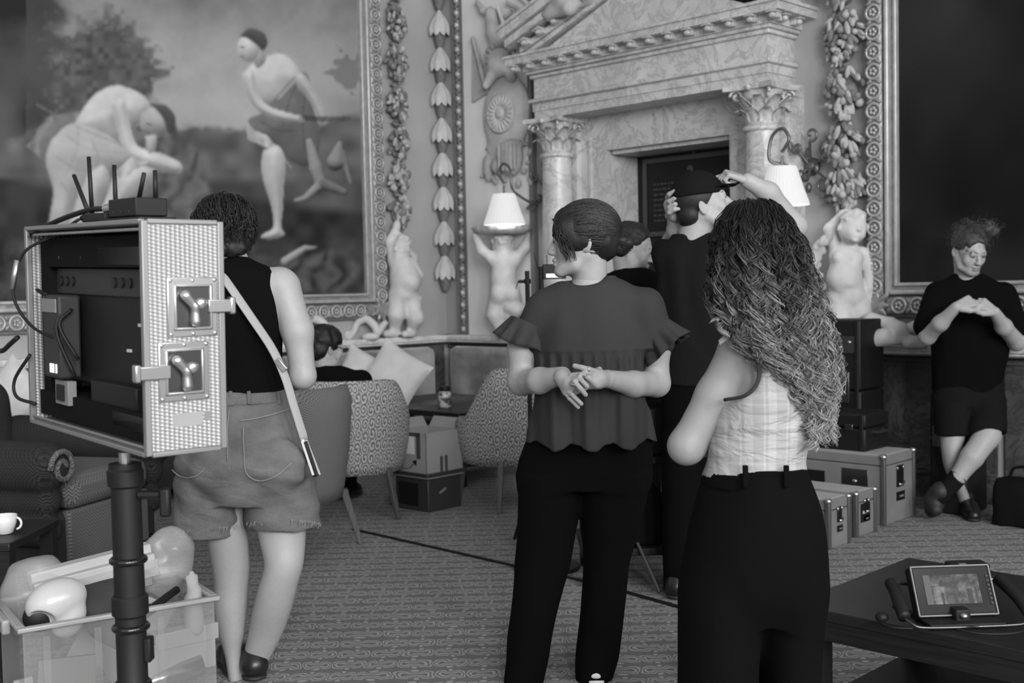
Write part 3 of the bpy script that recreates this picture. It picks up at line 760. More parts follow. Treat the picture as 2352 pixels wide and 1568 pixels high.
    def flush_to(h, tone, lx=-.2, ly=-.8):
        nonlocal T
        m = blur(sstep(.5, 6., h), 1); h_ = blur(h, 6); hu = np.gradient(h_, axis=0)/(np.gradient(U, axis=0)+1e-6); hv = np.gradient(h_, axis=1)/(np.gradient(V_, axis=1)-1e-6)
        lam = (-hu*lx-hv*ly+.75)/np.sqrt(1+hu*hu+hv*hv); T = T*(1-m)+m*(tone*np.clip(.38+.60*lam, .15, 1.1)*(1+.10*n2+.05*n3))
    def stroke(pts, r, tone, al=.6):
        nonlocal T
        pts = crv(np.array(pts, float), 6)
        for i in range(len(pts)-1):
            a, b_ = pts[i], pts[i+1]; ba = b_-a; t = np.clip(((U-a[0])*ba[0]+(V_-a[1])*ba[1])/(ba.dot(ba)+1e-6), 0, 1); d_ = np.hypot(U-a[0]-t*ba[0], V_-a[1]-t*ba[1]); m = sstep(r+3, max(r-3, 0), d_)*al*(.8 if i else 1); T = T*(1-m*.5)+m*.5*tone
    # a rock, a figure seated on it wrapped in pale cloth
    poly([(300, 330), (400, 285), (455, 350), (490, 450), (480, 530), (230, 530)], .11, .03, 10); poly([(62, 335), (110, 268), (180, 255), (200, 330), (110, 375)], .20, .04, 5)
    blob([(218, 215), (262, 196), (312, 208), (345, 240), (330, 280), (290, 300), (262, 330), (205, 310), (172, 292), (190, 250)], SK)
    blob([(118, 320), (165, 282), (230, 300), (275, 330), (292, 372), (250, 400), (205, 430), (172, 475), (158, 530), (112, 530), (122, 440), (104, 370)], PALE*1.05, .8)
    for q in ([(150, 310), (200, 340), (280, 350)], [(130, 360), (180, 390), (250, 385)], [(140, 420), (160, 450), (150, 510)], [(210, 320), (225, 360), (215, 400)], [(180, 300), (175, 350), (150, 400)]): stroke(q, 4, .2, .3)
    blob([(205, 395), (238, 380), (255, 420), (232, 470), (200, 530), (160, 530), (175, 460)], SK*.9); blob([(262, 395), (310, 372), (352, 380), (356, 410), (320, 450), (270, 490), (240, 530), (205, 530), (240, 460)], SK)
    blob([(255, 235), (285, 225), (300, 290), (318, 335), (370, 352), (412, 372), (418, 392), (395, 398), (340, 385), (290, 362), (268, 300)], SK*1.05)
    blob([(322, 262), (348, 245), (378, 262), (392, 290), (372, 312), (342, 310), (322, 290)], SK*.75); blob([(345, 238), (380, 240), (404, 268), (400, 300), (385, 306), (372, 270)], .09, .6); blob([(332, 312), (360, 310), (356, 345), (340, 352)], SK*.8, .7)
    stroke([(336, 283), (348, 288)], 1.5, .05); stroke([(330, 300), (344, 306)], 3, .12); poly([(262, 395), (300, 360), (340, 372), (300, 395), (285, 415)], PALE, .10, 4); stroke([(85, 240), (180, 292), (285, 335)], 3, .22, .7)
    # a standing figure in a loose dark tunic
    blob([(560, 168), (585, 142), (640, 122), (672, 140), (690, 175), (668, 215), (640, 245), (600, 235), (572, 205)], SK*1.08); blob([(575, 125), (600, 105), (612, 138), (590, 158)], SK*.75, .7)
    blob([(598, 262), (640, 215), (690, 165), (712, 185), (722, 250), (738, 320), (715, 380), (668, 372), (632, 335), (590, 335), (566, 300), (572, 272)], .17, .8)
    for q in ([(690, 180), (665, 230), (650, 290)], [(705, 200), (695, 270), (700, 350)], [(600, 280), (640, 300), (680, 300)]): stroke(q, 3, .05, .5)
    poly([(566, 278), (585, 300), (612, 308), (628, 330), (668, 384), (640, 352), (596, 334), (568, 318)], PALE, .08, 4); stroke([(640, 225), (672, 190), (690, 168)], 4, PALE, .8)
    blob([(556, 168), (580, 160), (592, 205), (612, 240), (660, 258), (696, 268), (694, 280), (640, 276), (592, 255), (566, 215)], SK); blob([(676, 168), (700, 172), (728, 215), (752, 262), (744, 282), (732, 280), (712, 235), (684, 200)], SK*.9)
    stroke([(692, 270), (740, 273), (800, 272)], 6, .03, .9); blob([(545, 98), (560, 82), (590, 88), (598, 118), (582, 142), (560, 140), (546, 122)], SK*1.05, .8); blob([(546, 85), (572, 64), (605, 74), (616, 98), (604, 118), (588, 104), (565, 88)], .10, .6); stroke([(552, 108), (562, 109)], 1.5, .06); stroke([(551, 130), (560, 131)], 1.2, .12)
    blob([(604, 345), (640, 335), (656, 372), (652, 430), (650, 480), (646, 520), (654, 538), (630, 548), (600, 546), (606, 536), (628, 520), (622, 470), (606, 420), (600, 380)], SK*1.02)
    flush()
    # small figures and a stone further off
    cap([(710, 325), (725, 385), (735, 420)], [10, 17, 13], SK*.6); cap([(735, 425), (700, 455), (678, 460)], [14, 9, 6], SK*.6); cap([(780, 330), (770, 370)], [9, 22], SK*.5); cap([(785, 350), (805, 420)], [9, 6], SK*.5); cap([(740, 420), (790, 440)], [16, 10], .2)
    cap([(655, 600), (700, 570), (725, 568)], [12, 9, 5], .40); poly([(640, 600), (760, 575), (830, 610), (840, 672), (640, 672)], .07, .03, 10)
    flush()
    return np.clip(T, .02, .9)
pl = tag(empty('painting', (0, 0, 0), PI/2), 'large gilt framed oil painting of figures in a landscape', 'painting')
sx0, sx1, pz0, pz1 = -4.95, -.935, 1.335, 4.35           # local x = world y
nx, nz = 390, 290
X, Z = np.meshgrid(np.linspace(sx0, sx1, nx), np.linspace(pz0, pz1, nz), indexing='ij')
Wp = np.stack([np.full(X.size, .035), X.ravel(), Z.ravel()], 1); U_, V2 = proj(Wp)
tone = paint_left(U_.reshape(X.shape), V2.reshape(X.shape)).ravel()
idx = np.arange(nx*nz).reshape(nx, nz); Fq = np.stack([idx[:-1, :-1], idx[1:, :-1], idx[1:, 1:], idx[:-1, 1:]], -1).reshape(-1, 4)
mesh_obj('canvas', np.stack([X.ravel(), np.full(X.size, -.035), Z.ravel()], 1), Fq, 'canvas', pl, tone=tone)
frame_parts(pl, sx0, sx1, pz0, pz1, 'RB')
pr_ = tag(empty('painting', (0, 0, 0)), 'very dark oil painting in a rosette carved frame behind the man in shorts', 'painting')
qx0, qx1 = 4.30, 7.9
X, Z = np.meshgrid(np.linspace(qx0, qx1, 60), np.linspace(pz0, pz1, 60), indexing='ij'); P3 = np.stack([X.ravel(), Z.ravel(), X.ravel()*0], 1).astype(np.float32)
tone = .016+.012*np.clip(vnoise(P3, (2.2, 2., 1)), -.6, 1)+.008*vnoise(P3, (6, 5, 1))+.03*np.exp(-((X.ravel()-4.5)/.5)**2-((Z.ravel()-2.9)/.45)**2)+.02*np.exp(-((Z.ravel()-1.4)/.16)**2)
idx = np.arange(3600).reshape(60, 60); Fq = np.stack([idx[:-1, :-1], idx[1:, :-1], idx[1:, 1:], idx[:-1, 1:]], -1).reshape(-1, 4)
mesh_obj('canvas', np.stack([X.ravel(), np.full(X.size, -.035), Z.ravel()], 1), Fq, 'canvas', pr_, tone=np.clip(tone*.55, .004, .2))
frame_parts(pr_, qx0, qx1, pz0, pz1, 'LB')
# ------------------------------------------------------------------ stucco putti on the dado cap
def putto_head(S, c, r, R=np.eye(3)):
    """r = half height; face looks to -y of R"""
    f = lambda *p: np.array(c)+R@(np.array(p)*r)
    S.ell(c, np.array((.8, .88, .95))*r, R, .02); S.ell(f(0, -.25, -.45), np.array((.62, .6, .5))*r, R, .02)
    S.ell(f(.3, -.55, -.35), np.array((.28, .25, .25))*r, R, .02); S.ell(f(-.3, -.55, -.35), np.array((.28, .25, .25))*r, R, .02)
    S.cone(f(0, -.88, -.05), f(0, -1.0, -.25), .08*r, .13*r, .01); S.ell(f(0, -.78, -.62), np.array((.2, .14, .1))*r, R, .01); S.ell(f(0, -.66, -.85), np.array((.25, .2, .16))*r, R, .01)
    for sg in (-1, 1): S.ell(f(.3*sg, -.88, 0), np.array((.16, .12, .1))*r, R, .01, True); S.ell(f(.82*sg, .05, -.2), np.array((.1, .18, .25))*r, R, .01)
    rr = random.Random(5)
    for k in range(46):
        th = rr.uniform(0, 2*PI); ph = rr.uniform(.0, 1.5); d_ = np.array((math.cos(th)*math.sin(ph), math.sin(th)*math.sin(ph), math.cos(ph)))
        if d_[1] < -.6 and d_[2] < .55: continue
        S.ell(f(*(d_*np.array((.86, .92, 1.0)))), np.array((.2, .2, .2))*r*rr.uniform(.7, 1.2), None, .012)
# dancing putto, left
P_ = Fig(925, 775, 9.76, 'putto'); tag(P_.root, 'white stucco putto reaching one arm up to the garland left of the corner', 'sculpture')
J = P_.J; S = Solid(.03); K = P_.sc
putto_head(S, J(921, 567), .095, Rz(-.5))
S.chain([J(903, 600), J(894, 556), J(910, 522)], [.047, .04, .03]).ell(J(912, 516), (.03, .03, .04)).chain([J(918, 585), J(920, 600)], [.045, .06])
S.chain([J(920, 606), J(930, 640), J(926, 668)], [.1, .125, .115]).ell(J(942, 645, -.04), (.085, .1, .1)).chain([J(945, 606, .03), J(961, 632, .03), J(952, 655, .05)], [.05, .042, .032])
S.chain([J(914, 680), J(911, 722, -.05), J(905, 760)], [.085, .07, .045]).cone(J(907, 765, -.02), J(886, 766, -.08), .04, .03)
S.chain([J(940, 684, .03), J(954, 730, .0), J(944, 760, .06)], [.085, .07, .045]).cone(J(944, 765, .04), J(930, 767, -.03), .04, .03)
solid_obj('body', S, .011, 'stucco', P_.root)
S = Solid(.01); r_ = random.Random(8)
for u, v in [(960, 690), (963, 700), (965, 715), (940, 580), (946, 588), (950, 595)]:
    for k in range(3): S.ell(J(u+r_.uniform(-5, 5), v+r_.uniform(-6, 6), .03), (.02, .015, .03), Ry(r_.uniform(-1, 1)))
tag(solid_obj('sprigs', S, .009, 'stucco_grey', P_.root), kind='stuff')
# putto carrying a fluted tray
P_ = Fig(1160, 775, 9.56, 'putto'); tag(P_.root, 'white stucco putto seen from behind holding a fluted tray on raised arms', 'sculpture'); J = P_.J; S = Solid(.03)
putto_head(S, J(1155, 560), .095, Rz(PI))
S.chain([J(1132, 594), J(1107, 575, -.03), J(1092, 542)], [.048, .042, .03]).chain([J(1184, 596), J(1207, 568, -.03), J(1217, 534)], [.048, .042, .03])
S.cone(J(1140, 598), J(1177, 598), .07, .07).chain([J(1158, 600), J(1156, 640), J(1158, 665)], [.105, .1, .115]).ell(J(1146, 676, -.05), (.07, .075, .08), k=.02).ell(J(1176, 676, -.05), (.07, .075, .08), k=.02)
S.chain([J(1144, 690), J(1136, 722), J(1152, 762)], [.08, .068, .045]).chain([J(1178, 690), J(1172, 724), J(1178, 762)], [.08, .066, .045]).cone(J(1150, 768), J(1152, 768, -.07), .038, .03).cone(J(1178, 768), J(1180, 768, -.07), .038, .03).chain([J(1170, 706, -.06), J(1186, 712, -.07), J(1210, 708, -.05)], [.045, .05, .04])
solid_obj('body', S, .011, 'stucco', P_.root)
c_ = J(1154, 528); tr_ = MB(); tr_.lathe([(.19, -.035), (.235, -.012), (.25, .02), (.22, .035)], 60, c_, None, True, lambda a, z: 1+.035*math.cos(a*22)); tr_.build('tray', 'stucco', P_.root, smooth=True)
# smiling putto, right
P_ = Fig(1945, 800, 7.34, 'putto'); tag(P_.root, 'white stucco putto with one arm over its curly head by the dark painting', 'sculpture'); J = P_.J; S = Solid(.02)
putto_head(S, J(1958, 524, -.07), .104, Rz(.15)@Ry(.28)@Rx(-.1))
S.chain([J(1920, 578, .03), J(1906, 526, .04), J(1935, 491, .07)], [.042, .037, .028]).ell(J(1948, 487, .07), (.04, .025, .025)).chain([J(1952, 552, -.03), J(1948, 572)], [.045, .055])
S.cone(J(1926, 588), J(1966, 588), .06, .06, .03).ell(J(1930, 592, -.06), (.05, .04, .045)).ell(J(1962, 592, -.06), (.05, .04, .045)).chain([J(1944, 600), J(1939, 640, -.02), J(1948, 680)], [.095, .105, .11], .03).ell(J(1937, 642, -.07), (.085, .06, .075), None, .03)
S.chain([J(1979, 582, .0), J(1996, 615, .0), J(1995, 658, -.03)], [.046, .042, .03], .012).cone(J(1996, 664, -.03), J(2001, 690, -.03), .024, .011)
S.ell(J(1925, 692), (.08, .09, .09), None, .03).chain([J(1928, 700), J(1932, 745, -.06), J(1930, 795)], [.09, .078, .05], .015).chain([J(1968, 700), J(1978, 750, -.06), J(1975, 795)], [.085, .075, .05], .015)
S.cone(J(1905, 664, -.13), J(1972, 666, -.13), .012, None, .02, None, True).cone(J(1952, 672, -.13), J(1953, 730, -.14), .010, None, .02, None, True).ell(J(1938, 652, -.15), (.012, .012, .012), None, .012, True).cone(J(1946, 585, -.13), J(1945, 605, -.12), .008, None, .02, None, True)
solid_obj('body', S, .011, 'stucco', P_.root)
S = Solid(.01); r_ = random.Random(9)
for k in range(60):
    t = r_.random(); u = 1905-35*math.sin(PI*t)+r_.uniform(-12, 8); v = 545+125*t; S.ell(J(u, v, r_.uniform(.0, .08)), (r_.uniform(.015, .03), .02, r_.uniform(.02, .035)), Ry(r_.uniform(-1.5, 1.5)))
tag(solid_obj('flower_swag', S, .009, 'stucco_grey', P_.root), kind='stuff')
# lying stucco limbs on the right-hand cap
P_ = Fig(2065, 797, 7.0, 'stucco_figure'); tag(P_.root, 'white stucco figure lying on the marble ledge, legs crossed', 'sculpture'); J = P_.J; S = Solid(.025)
S.chain([J(2000, 735, .12), J(2046, 745, .05), J(2066, 757), J(2084, 785)], [.05, .04, .045, .028]).chain([J(1995, 780, .05), J(2030, 774), J(2058, 780)], [.055, .05, .035]).cone(J(2084, 787), J(2105, 791), .035, .025)
S.chain([J(2070, 760, .1), J(2105, 750, .08), J(2120, 775, .02)], [.03, .035, .028]).ell(J(2096, 782), (.045, .04, .03)).ell(J(2118, 791), (.035, .03, .025))
solid_obj('body', S, .010, 'stucco', P_.root)
# scrolled tails on the left cap
def scroll(pts, r, label, d=9.55):
    P_ = Fig(pts[len(pts)//2][0], 780, d, 'stucco_scroll'); tag(P_.root, label, 'sculpture')
    q = crv([P_.J(*p) for p in pts], 8); V, F = sweep(q, np.interp(np.linspace(0, 1, len(q)), np.linspace(0, 1, len(r)), r), 10); mesh_obj('tail', V, F, 'stucco', P_.root, smooth=True); return P_
sc_ = scroll([(786, 752), (797, 774), (812, 762), (822, 741), (842, 733), (860, 748), (868, 764), (880, 747), (889, 738)], [.045, .03, .03, .032, .034, .034, .03, .03, .02], 'white stucco scroll curling along the ledge beside the putto foot')
solid_obj('lobe', Solid(.02).ell(sc_.J(851, 773, -.03), (.075, .05, .035)), .01, 'stucco', sc_.root); solid_obj('lobe', Solid(.02).ell(sc_.J(790, 768), (.06, .05, .06)), .01, 'stucco', sc_.root)
scroll([(690, 772), (700, 742), (722, 732), (745, 745), (752, 772)], [.03, .035, .035, .035, .03], 'white stucco scroll arching behind the seated man', 9.2)
scroll([(-30, 795), (10, 815), (35, 800), (52, 775), (75, 782)], [.06, .05, .05, .06, .05], 'white stucco scroll on the ledge at the left edge', 8.0)
# ------------------------------------------------------------------ wall lights
mat('brass_dark', .16, .4, .7)
def shade_mat(nt, b):
    b.inputs['Emission Color'].default_value = g(1.); b.inputs['Emission Strength'].default_value = .5
mat('lamp_shade', .4, .8, build=shade_mat)
def bulb_mat(nt, b): b.inputs['Emission Color'].default_value = g(1.); b.inputs['Emission Strength'].default_value = 6
mat('bulb', .9, .4, build=bulb_mat)
def sconce(label, shade_uv, d_sh, wall_uv, mirror=1):
    su, sv = shade_uv; c = wpt(su, sv, d_sh); t, zz = on_right(*wall_uv)
    r = tag(empty('wall_light', (t, -.0, zz)), label, 'lamp'); L = np.array((c.x-t, c.y, c.z-zz))
    MB().lathe([(.035, 0), (.06, .012), (.045, .03), (.02, .05)], 16, (0, -.0, 0), Rx(PI/2)).build('backplate', 'brass_dark', r, smooth=True)
    def arm(pts, rad=.011): V, F = sweep(crv(pts, 8), rad, 7); return mesh_obj('arm', V, F, 'brass_dark', r, smooth=True)
    top = L+np.array((0, 0, .20))
    arm([(0, -.03, 0), (L[0]*.25, -.12, -.10), (L[0]*.6, L[1]*.8, -.02), top*np.array((1, 1, 0))+np.array((.09*np.sign(-L[0]), 0, top[2]-.02)), top+np.array((.075*np.sign(-L[0]), 0, .12)), top+np.array((0, 0, .17)), top+np.array((-.05*np.sign(-L[0]), 0, .10)), top+np.array((0, 0, .02))])
    for q, (ax, az) in enumerate(((.14, .05), (.12, -.14), (-.07, .13), (-.10, -.10), (.05, .2))):
        pts = [(0, -.03, 0)]
        for k in range(1, 14):
            a = k*.5+q; rr = .055*(1-k/16); pts.append((ax+rr*math.cos(a), -.07-.01*q, az+rr*math.sin(a)))
        arm(pts, .009)
    for ax, az in ((.0, .09), (.06, -.02), (-.06, -.05), (0, -.14), (.1, .1)): MB().ell((ax, -.06, az), (.02, .02, .035), 8, 6).build('leaf_boss', 'brass_dark', r, smooth=True)
    sh = MB(); n = 72; V = []; F = []
    for i, (rr, z_) in enumerate(((.165, -.115), (.163, -.10), (.128, 0), (.09, .125), (.088, .13))):
        for k in range(n): a = 2*PI*k/n; q = rr*(1+(.018 if k % 2 else -.0)); V.append((L[0]+q*math.cos(a), L[1]+q*math.sin(a), L[2]+z_))
    for i in range(4):
        for k in range(n): F.append((i*n+k, i*n+(k+1) % n, (i+1)*n+(k+1) % n, (i+1)*n+k))
    mesh_obj('shade', V, F, 'lamp_shade', r)
    MB().ell(tuple(L), (.025, .025, .04)).build('bulb', 'bulb', r, smooth=True); MB().tube([tuple(L), tuple(top)], .008, 6).build('stem', 'brass_dark', r)
    ld = bpy.data.lights.new('lamp_glow', 'POINT'); ld.energy = 1.5; ld.shadow_soft_size = .04; lo_ = bpy.data.objects.new('lamp_glow', ld); link(lo_, r); lo_.location = tuple(L-np.array((0, 0, .07)))
    return r
sconce('lit pleated lampshade on a scrolled wall bracket left of the door', (1158, 483), 9.25, (1262, 440))
sconce('lit pleated lampshade on a scrolled wall bracket right of the door', (1797, 430), 7.35, (1868, 383))
# ------------------------------------------------------------------ people
def skin_mat(nt, b):
    a = nn(nt, 'ShaderNodeAttribute', attribute_name='tone'); v = coords(nt, 'Object'); n = noise(nt, v, 60, 3)
    mx = math_(nt, 'MULTIPLY', a.outputs['Fac'], math_(nt, 'MULTIPLY_ADD', n, .16, .92)); nt.links.new(mx, b.inputs['Base Color'])
mat('skin', .4, .5, spec=.35, build=skin_mat)
def hair_mat(nt, b):
    a = nn(nt, 'ShaderNodeAttribute', attribute_name='tone'); nt.links.new(a.outputs['Color'], b.inputs['Base Color']); bump(nt, b, noise(nt, coords(nt, 'Object', (1, 1, .3)), 420, 2), .35, .004)
mat('hair', .02, .5, spec=.3, build=hair_mat)
def cloth(scale=900, s=.25, wr=0., wsc=14, wst=(1, 1, .35)):
    def f(nt, b):
        v = coords(nt, 'Object'); h = noise(nt, v, scale, 1)
        if wr:
            w_ = noise(nt, coords(nt, 'Object', wst), wsc, 3, .5, .6); h = math_(nt, 'ADD', math_(nt, 'MULTIPLY', h, .15), math_(nt, 'MULTIPLY', w_, 1.))
            bump(nt, b, h, wr, .03)
        else: bump(nt, b, h, s, .002)
    return f
mat('cloth_black', .004, .95, spec=.06, build=cloth(wr=.35)); mat('cloth_black_soft', .009, .95, spec=.08, build=cloth(wr=.4)); mat('trousers_black', .0035, .95, spec=.06, build=cloth(wr=.25, wsc=7))
mat('blouse', .028, .8, spec=.3, build=cloth(wr=.35, wsc=9)); mat('tee_dark', .011, .95, spec=.08, build=cloth(wr=.7, wsc=9, wst=(1, 1, .5)))
def denim(nt, b):
    v = coords(nt, 'Object'); n = noise(nt, v, 7, 5); n2 = noise(nt, coords(nt, 'Object', (1, 1, .08)), 600, 2)
    c = ramp(nt, n, [(.3, .10), (.7, .18)]); m = nn(nt, 'ShaderNodeMix', data_type='RGBA', blend_type='MULTIPLY'); m.inputs[0].default_value = .55
    nt.links.new(c, m.inputs[6]); nt.links.new(ramp(nt, n2, [(.3, .6), (.7, 1.)]), m.inputs[7]); nt.links.new(m.outputs[2], b.inputs['Base Color'])
    w_ = noise(nt, coords(nt, 'Object', (1, 1, 2.2)), 9, 3, .5, .8); bump(nt, b, w_, .3, .03)
mat('denim', .2, .9, spec=.15, build=denim); mat('denim_pale', .24, .9); mat('strap', .3, .7); mat('white_soft', .62, .7); mat('silver', .7, .2, 1.); mat('leather_black', .012, .35)
def check(nt, b):
    v = coords(nt, 'Object'); sp = nn(nt, 'ShaderNodeSeparateXYZ'); nt.links.new(v, sp.inputs[0])
    def stripes(c, fr, ph, wd):
        t = math_(nt, 'FRACT', math_(nt, 'ADD', math_(nt, 'MULTIPLY', c, fr), ph)); return ramp(nt, math_(nt, 'ABSOLUTE', math_(nt, 'SUBTRACT', t, .5)), [(wd, 1.), (wd+.03, 0.)])
    x = sp.outputs[0]; z = sp.outputs[2]
    a = math_(nt, 'ADD', stripes(x, 20, 0, .16), math_(nt, 'MULTIPLY', stripes(x, 20, .33, .03), 1.)); c = math_(nt, 'ADD', stripes(z, 15, 0, .10), stripes(z, 15, .3, .02))
    t = math_(nt, 'MULTIPLY_ADD', math_(nt, 'ADD', a, math_(nt, 'MULTIPLY', c, .7)), .055, .29); nt.links.new(t, b.inputs['Base Color'])
    w_ = noise(nt, coords(nt, 'Object', (1, 1, 2.6)), 10, 3, .5, .9); bump(nt, b, w_, .55, .03)
mat('checked_cloth', .45, .85, spec=.2, build=check)
def head_solid(c, R, s=1., fem=False, neck=None, nr=(.056, .06)):
    S = Solid(.014*s); f = lambda x, y, z: np.array(c)+R@(np.array((x, y, z))*s); q = lambda *a: np.array(a)*s
    jw = .9 if fem else 1.
    S.ell(f(0, .014, .028), q(.074, .096, .088), R, .03); S.ell(f(0, -.03, -.018), q(.060, .064, .084), R, .03)
    for g_ in (-1, 1):
        S.chain([f(.052*g_*jw, .0, -.05), f(.045*g_*jw, -.03, -.082), f(.018*g_, -.078, -.102)], [.022*s, .02*s, .018*s], .02)
        S.ell(f(.038*g_, -.064, -.034), q(.026, .022, .03), R, .016)
        S.ell(f(.031*g_, -.1, .0), q(.018, .011, .0105), R, .010, True); S.ell(f(.031*g_, -.083, -.001), q(.014, .0125, .0115), R, .005)
        S.cone(f(.031*g_-.016, -.093, .006), f(.031*g_+.016, -.092, .005), .0028*s, .0028*s, .004)
        S.ell(f(.0115*g_, -.105, -.036), q(.009, .011, .0085), R, .006)
        Re = R@Rz(-.5*g_)@Rx(-.18); S.ell(f(.076*g_, .014, -.018), q(.008, .019, .030), Re, .004); S.ell(f(.0825*g_, .010, -.016), q(.006, .010, .018), Re, .004, True)
    S.cone(f(-.034, -.086, .019), f(.034, -.086, .019), (.007 if fem else .011)*s, None, .014)
    nf = .86 if fem else 1.; S.chain([f(0, -.09, .012), f(0, -.103*(.97 if fem else 1), -.012), f(0, -.1155*(.965 if fem else 1), -.032)], [.0075*s*nf, .0085*s*nf, .0125*s*nf], .012)
    S.ell(f(0, -.055, -.058), q(.043, .040, .036), R, .02); S.ell(f(0, -.045, -.088), q(.043, .045, .022), R, .02); S.ell(f(0, -.088, -.102), q(.02, .015, .016), R, .014)
    S.ell(f(0, -.0985, -.0625), q(.022, .010, .0075), R, .006); S.ell(f(0, -.097, -.0765), q(.02, .011, .008), R, .006); S.ell(f(0, -.112, -.0695), q(.024, .008, .0018), R, .004, True)
    if neck is not None: S.chain([f(0, .028, -.05), neck], [nr[0]*s, nr[1]*s], .03)
    return S, f
def paint(V, base, spots=(), c=None, R=None, s=1.):
    """tone per vertex; spots in head coords (centre, radii, tone, softness)"""
    t = np.full(len(V), base, np.float32)
    if c is not None:
        q = ((V-np.array(c))@R)/s
        for ct, rd, tn, so in spots:
            d_ = np.sqrt((((q-np.array(ct))/np.array(rd))**2).sum(1)); m = 1-sstep(1-so, 1+so, d_); t = t*(1-m)+tn*m
    return t
def face_bits(root, c, R, s=1., brow=.03, w_=.0035, eye=True):
    f = lambda x, y, z: np.array(c)+R@(np.array((x, y, z))*s)
    for g_ in (-1, 1):
        V, F = sweep(crv([f(.013*g_, -.0985, .019), f(.03*g_, -.0965, .026), f(.048*g_, -.082, .02)], 5), [w_*.55]*5+[w_*.6]*5+[w_*.2], 6); V = np.array(V); mesh_obj('eyebrow', V, F, 'hair', root, True, tone=np.full(len(V), brow))
        if eye:
            V, F = ellmesh(np.array((.0085, .006, .0055))*s, 8, 6); V = np.array(V)@R.T+f(.031*g_, -.092, -.0015); mesh_obj('eye', V, F, 'hair', root, True, tone=np.full(len(V), .012))
def hand(S, wrist, d, nrm, side, curl=(.5, .6, .5), spread=.12, s=1., thumb=(.5, .6, .4), fans=None):
    """adds a hand: d = wrist->fingers, nrm = back of the hand, side=+1 thumb on d x nrm side"""
    d = unit(d); nrm = unit(np.array(nrm)-d*np.dot(nrm, d)); x = np.cross(d, nrm)*side; M = np.stack([x, d, nrm], 1)
    f = lambda *p: np.array(wrist)+M@(np.array(p)*s)
    for k in range(4):
        bx = (.029, .0105, -.0095, -.028)[k]; S.cone(f(bx*.55, .012, 0), f(bx, .088-abs(k-1)*.004, 0), .015*s, .0115*s, .012)
    for k in range(4):
        bx = (.029, .0105, -.0095, -.028)[k]; L = (.070, .078, .073, .056)[k]; p = np.array((bx, .088-abs(k-1)*.004, 0)); an = 0.
        cu = curl if fans is None else fans[k]; sp = spread*(1.5-k)*.5; pts = [f(*p)]
        for j, fr in enumerate((.45, .3, .25)):
            an += cu[j]; p = p+L*fr*np.array((math.sin(sp)*math.cos(an), math.cos(sp)*math.cos(an), -math.sin(an))); pts.append(f(*p))
        S.chain(pts, [.0098*s, .0088*s, .008*s, .0068*s], .003)
    a, b_, c_ = thumb; p = np.array((.022, .02, -.004)); q = p+.042*np.array((math.sin(a+.4), math.cos(a+.4), -.3*b_)); r = q+.032*np.array((math.sin(a), math.cos(a), -.4*b_)); t = r+.026*np.array((math.sin(a-c_), math.cos(a-c_), -.6*b_))
    S.chain([f(*p), f(*q), f(*r), f(*t)], [.017*s, .0125*s, .0105*s, .0085*s], .008); return S
def arcs(c, R, rad, starts, ends, n=14, lift=.0, jit=.05, seed=0, wave=0.):
    """hair lines over an ellipsoid from start to end directions (head coords)"""
    r = np.random.RandomState(seed); out = []
    for a, b_ in zip(starts, ends):
        a = unit(np.array(a)+r.randn(3)*jit); b_ = unit(np.array(b_)+r.randn(3)*jit); t = np.linspace(0, 1, n)[:, None]
        om = math.acos(np.clip(a.dot(b_), -.999, .999)); q = (np.sin((1-t)*om)*a+np.sin(t*om)*b_)/math.sin(om)
        ph = r.rand()*6; q = q*(1+lift*np.sin(t*PI)*(.5+r.rand())+wave*np.sin(t*14+ph)); out.append(np.array(c)+(q*np.array(rad))@R.T)
    return np.array(out)
def hair_obj(root, name, parts, polys=None, r0=.002, r1=.001, lo=.012, hi=.05, n=3, tip=None, grp=1):
    """parts: list of (V,F) masses; polys: list of strand arrays (S,N,3)"""
    V = []; F = []; T = []; o = 0
    for v, f in parts: V.append(v); F.append(f); T.append(np.full(len(v), lo, np.float32)); o += len(v)
    Vs, Fs, o = [], [], 0
    for v, f in zip(V, F): Vs.append(v); Fs.append(f+o); o += len(v)
    rs = np.random.RandomState(3)
    for P in (polys or []):
        v, f, t = strands(P, r0, r1, n); k = np.repeat(np.repeat(rs.rand(len(P)//grp+1), grp)[:len(P)], P.shape[1]*n); Vs.append(v); Fs.append(f+o); o += len(v)
        T.append((lo+(hi-lo)*k*k if tip is None else (lo+(hi-lo)*.5*k+(tip-lo)*np.clip(t*1.3-.3, 0, 1)**1.7*(.25+.75*k))).astype(np.float32))
    return mesh_obj(name, np.vstack(Vs), np.vstack(Fs), 'hair', root, True, tone=np.concatenate(T))
def body_obj(root, meshes, tone=.42, tn=None):
    V, F = merge(*meshes); return mesh_obj('body', V, F, 'skin', root, True, tone=np.full(len(V), tone, np.float32) if tn is None else tn)
def garment(root, name, S, h, m): V, F = S.mesh(h); return mesh_obj(name, V, F, m, root, True)
def folds(amp, fx, fz=3., z0=None, seed=0):
    """vertical drapery folds; stronger below z0 when given"""
    def f(P):
        a = amp*(np.sin(P[:, 0]*fx+2.2*vnoise(P+seed, (6, 6, fz)))*.6+vnoise(P+seed, (fx*.35, fx*.35, fz))*.8)
        if z0 is not None: a = a*np.clip((z0-P[:, 2])/.08, 0, 1)
        return a
    return f
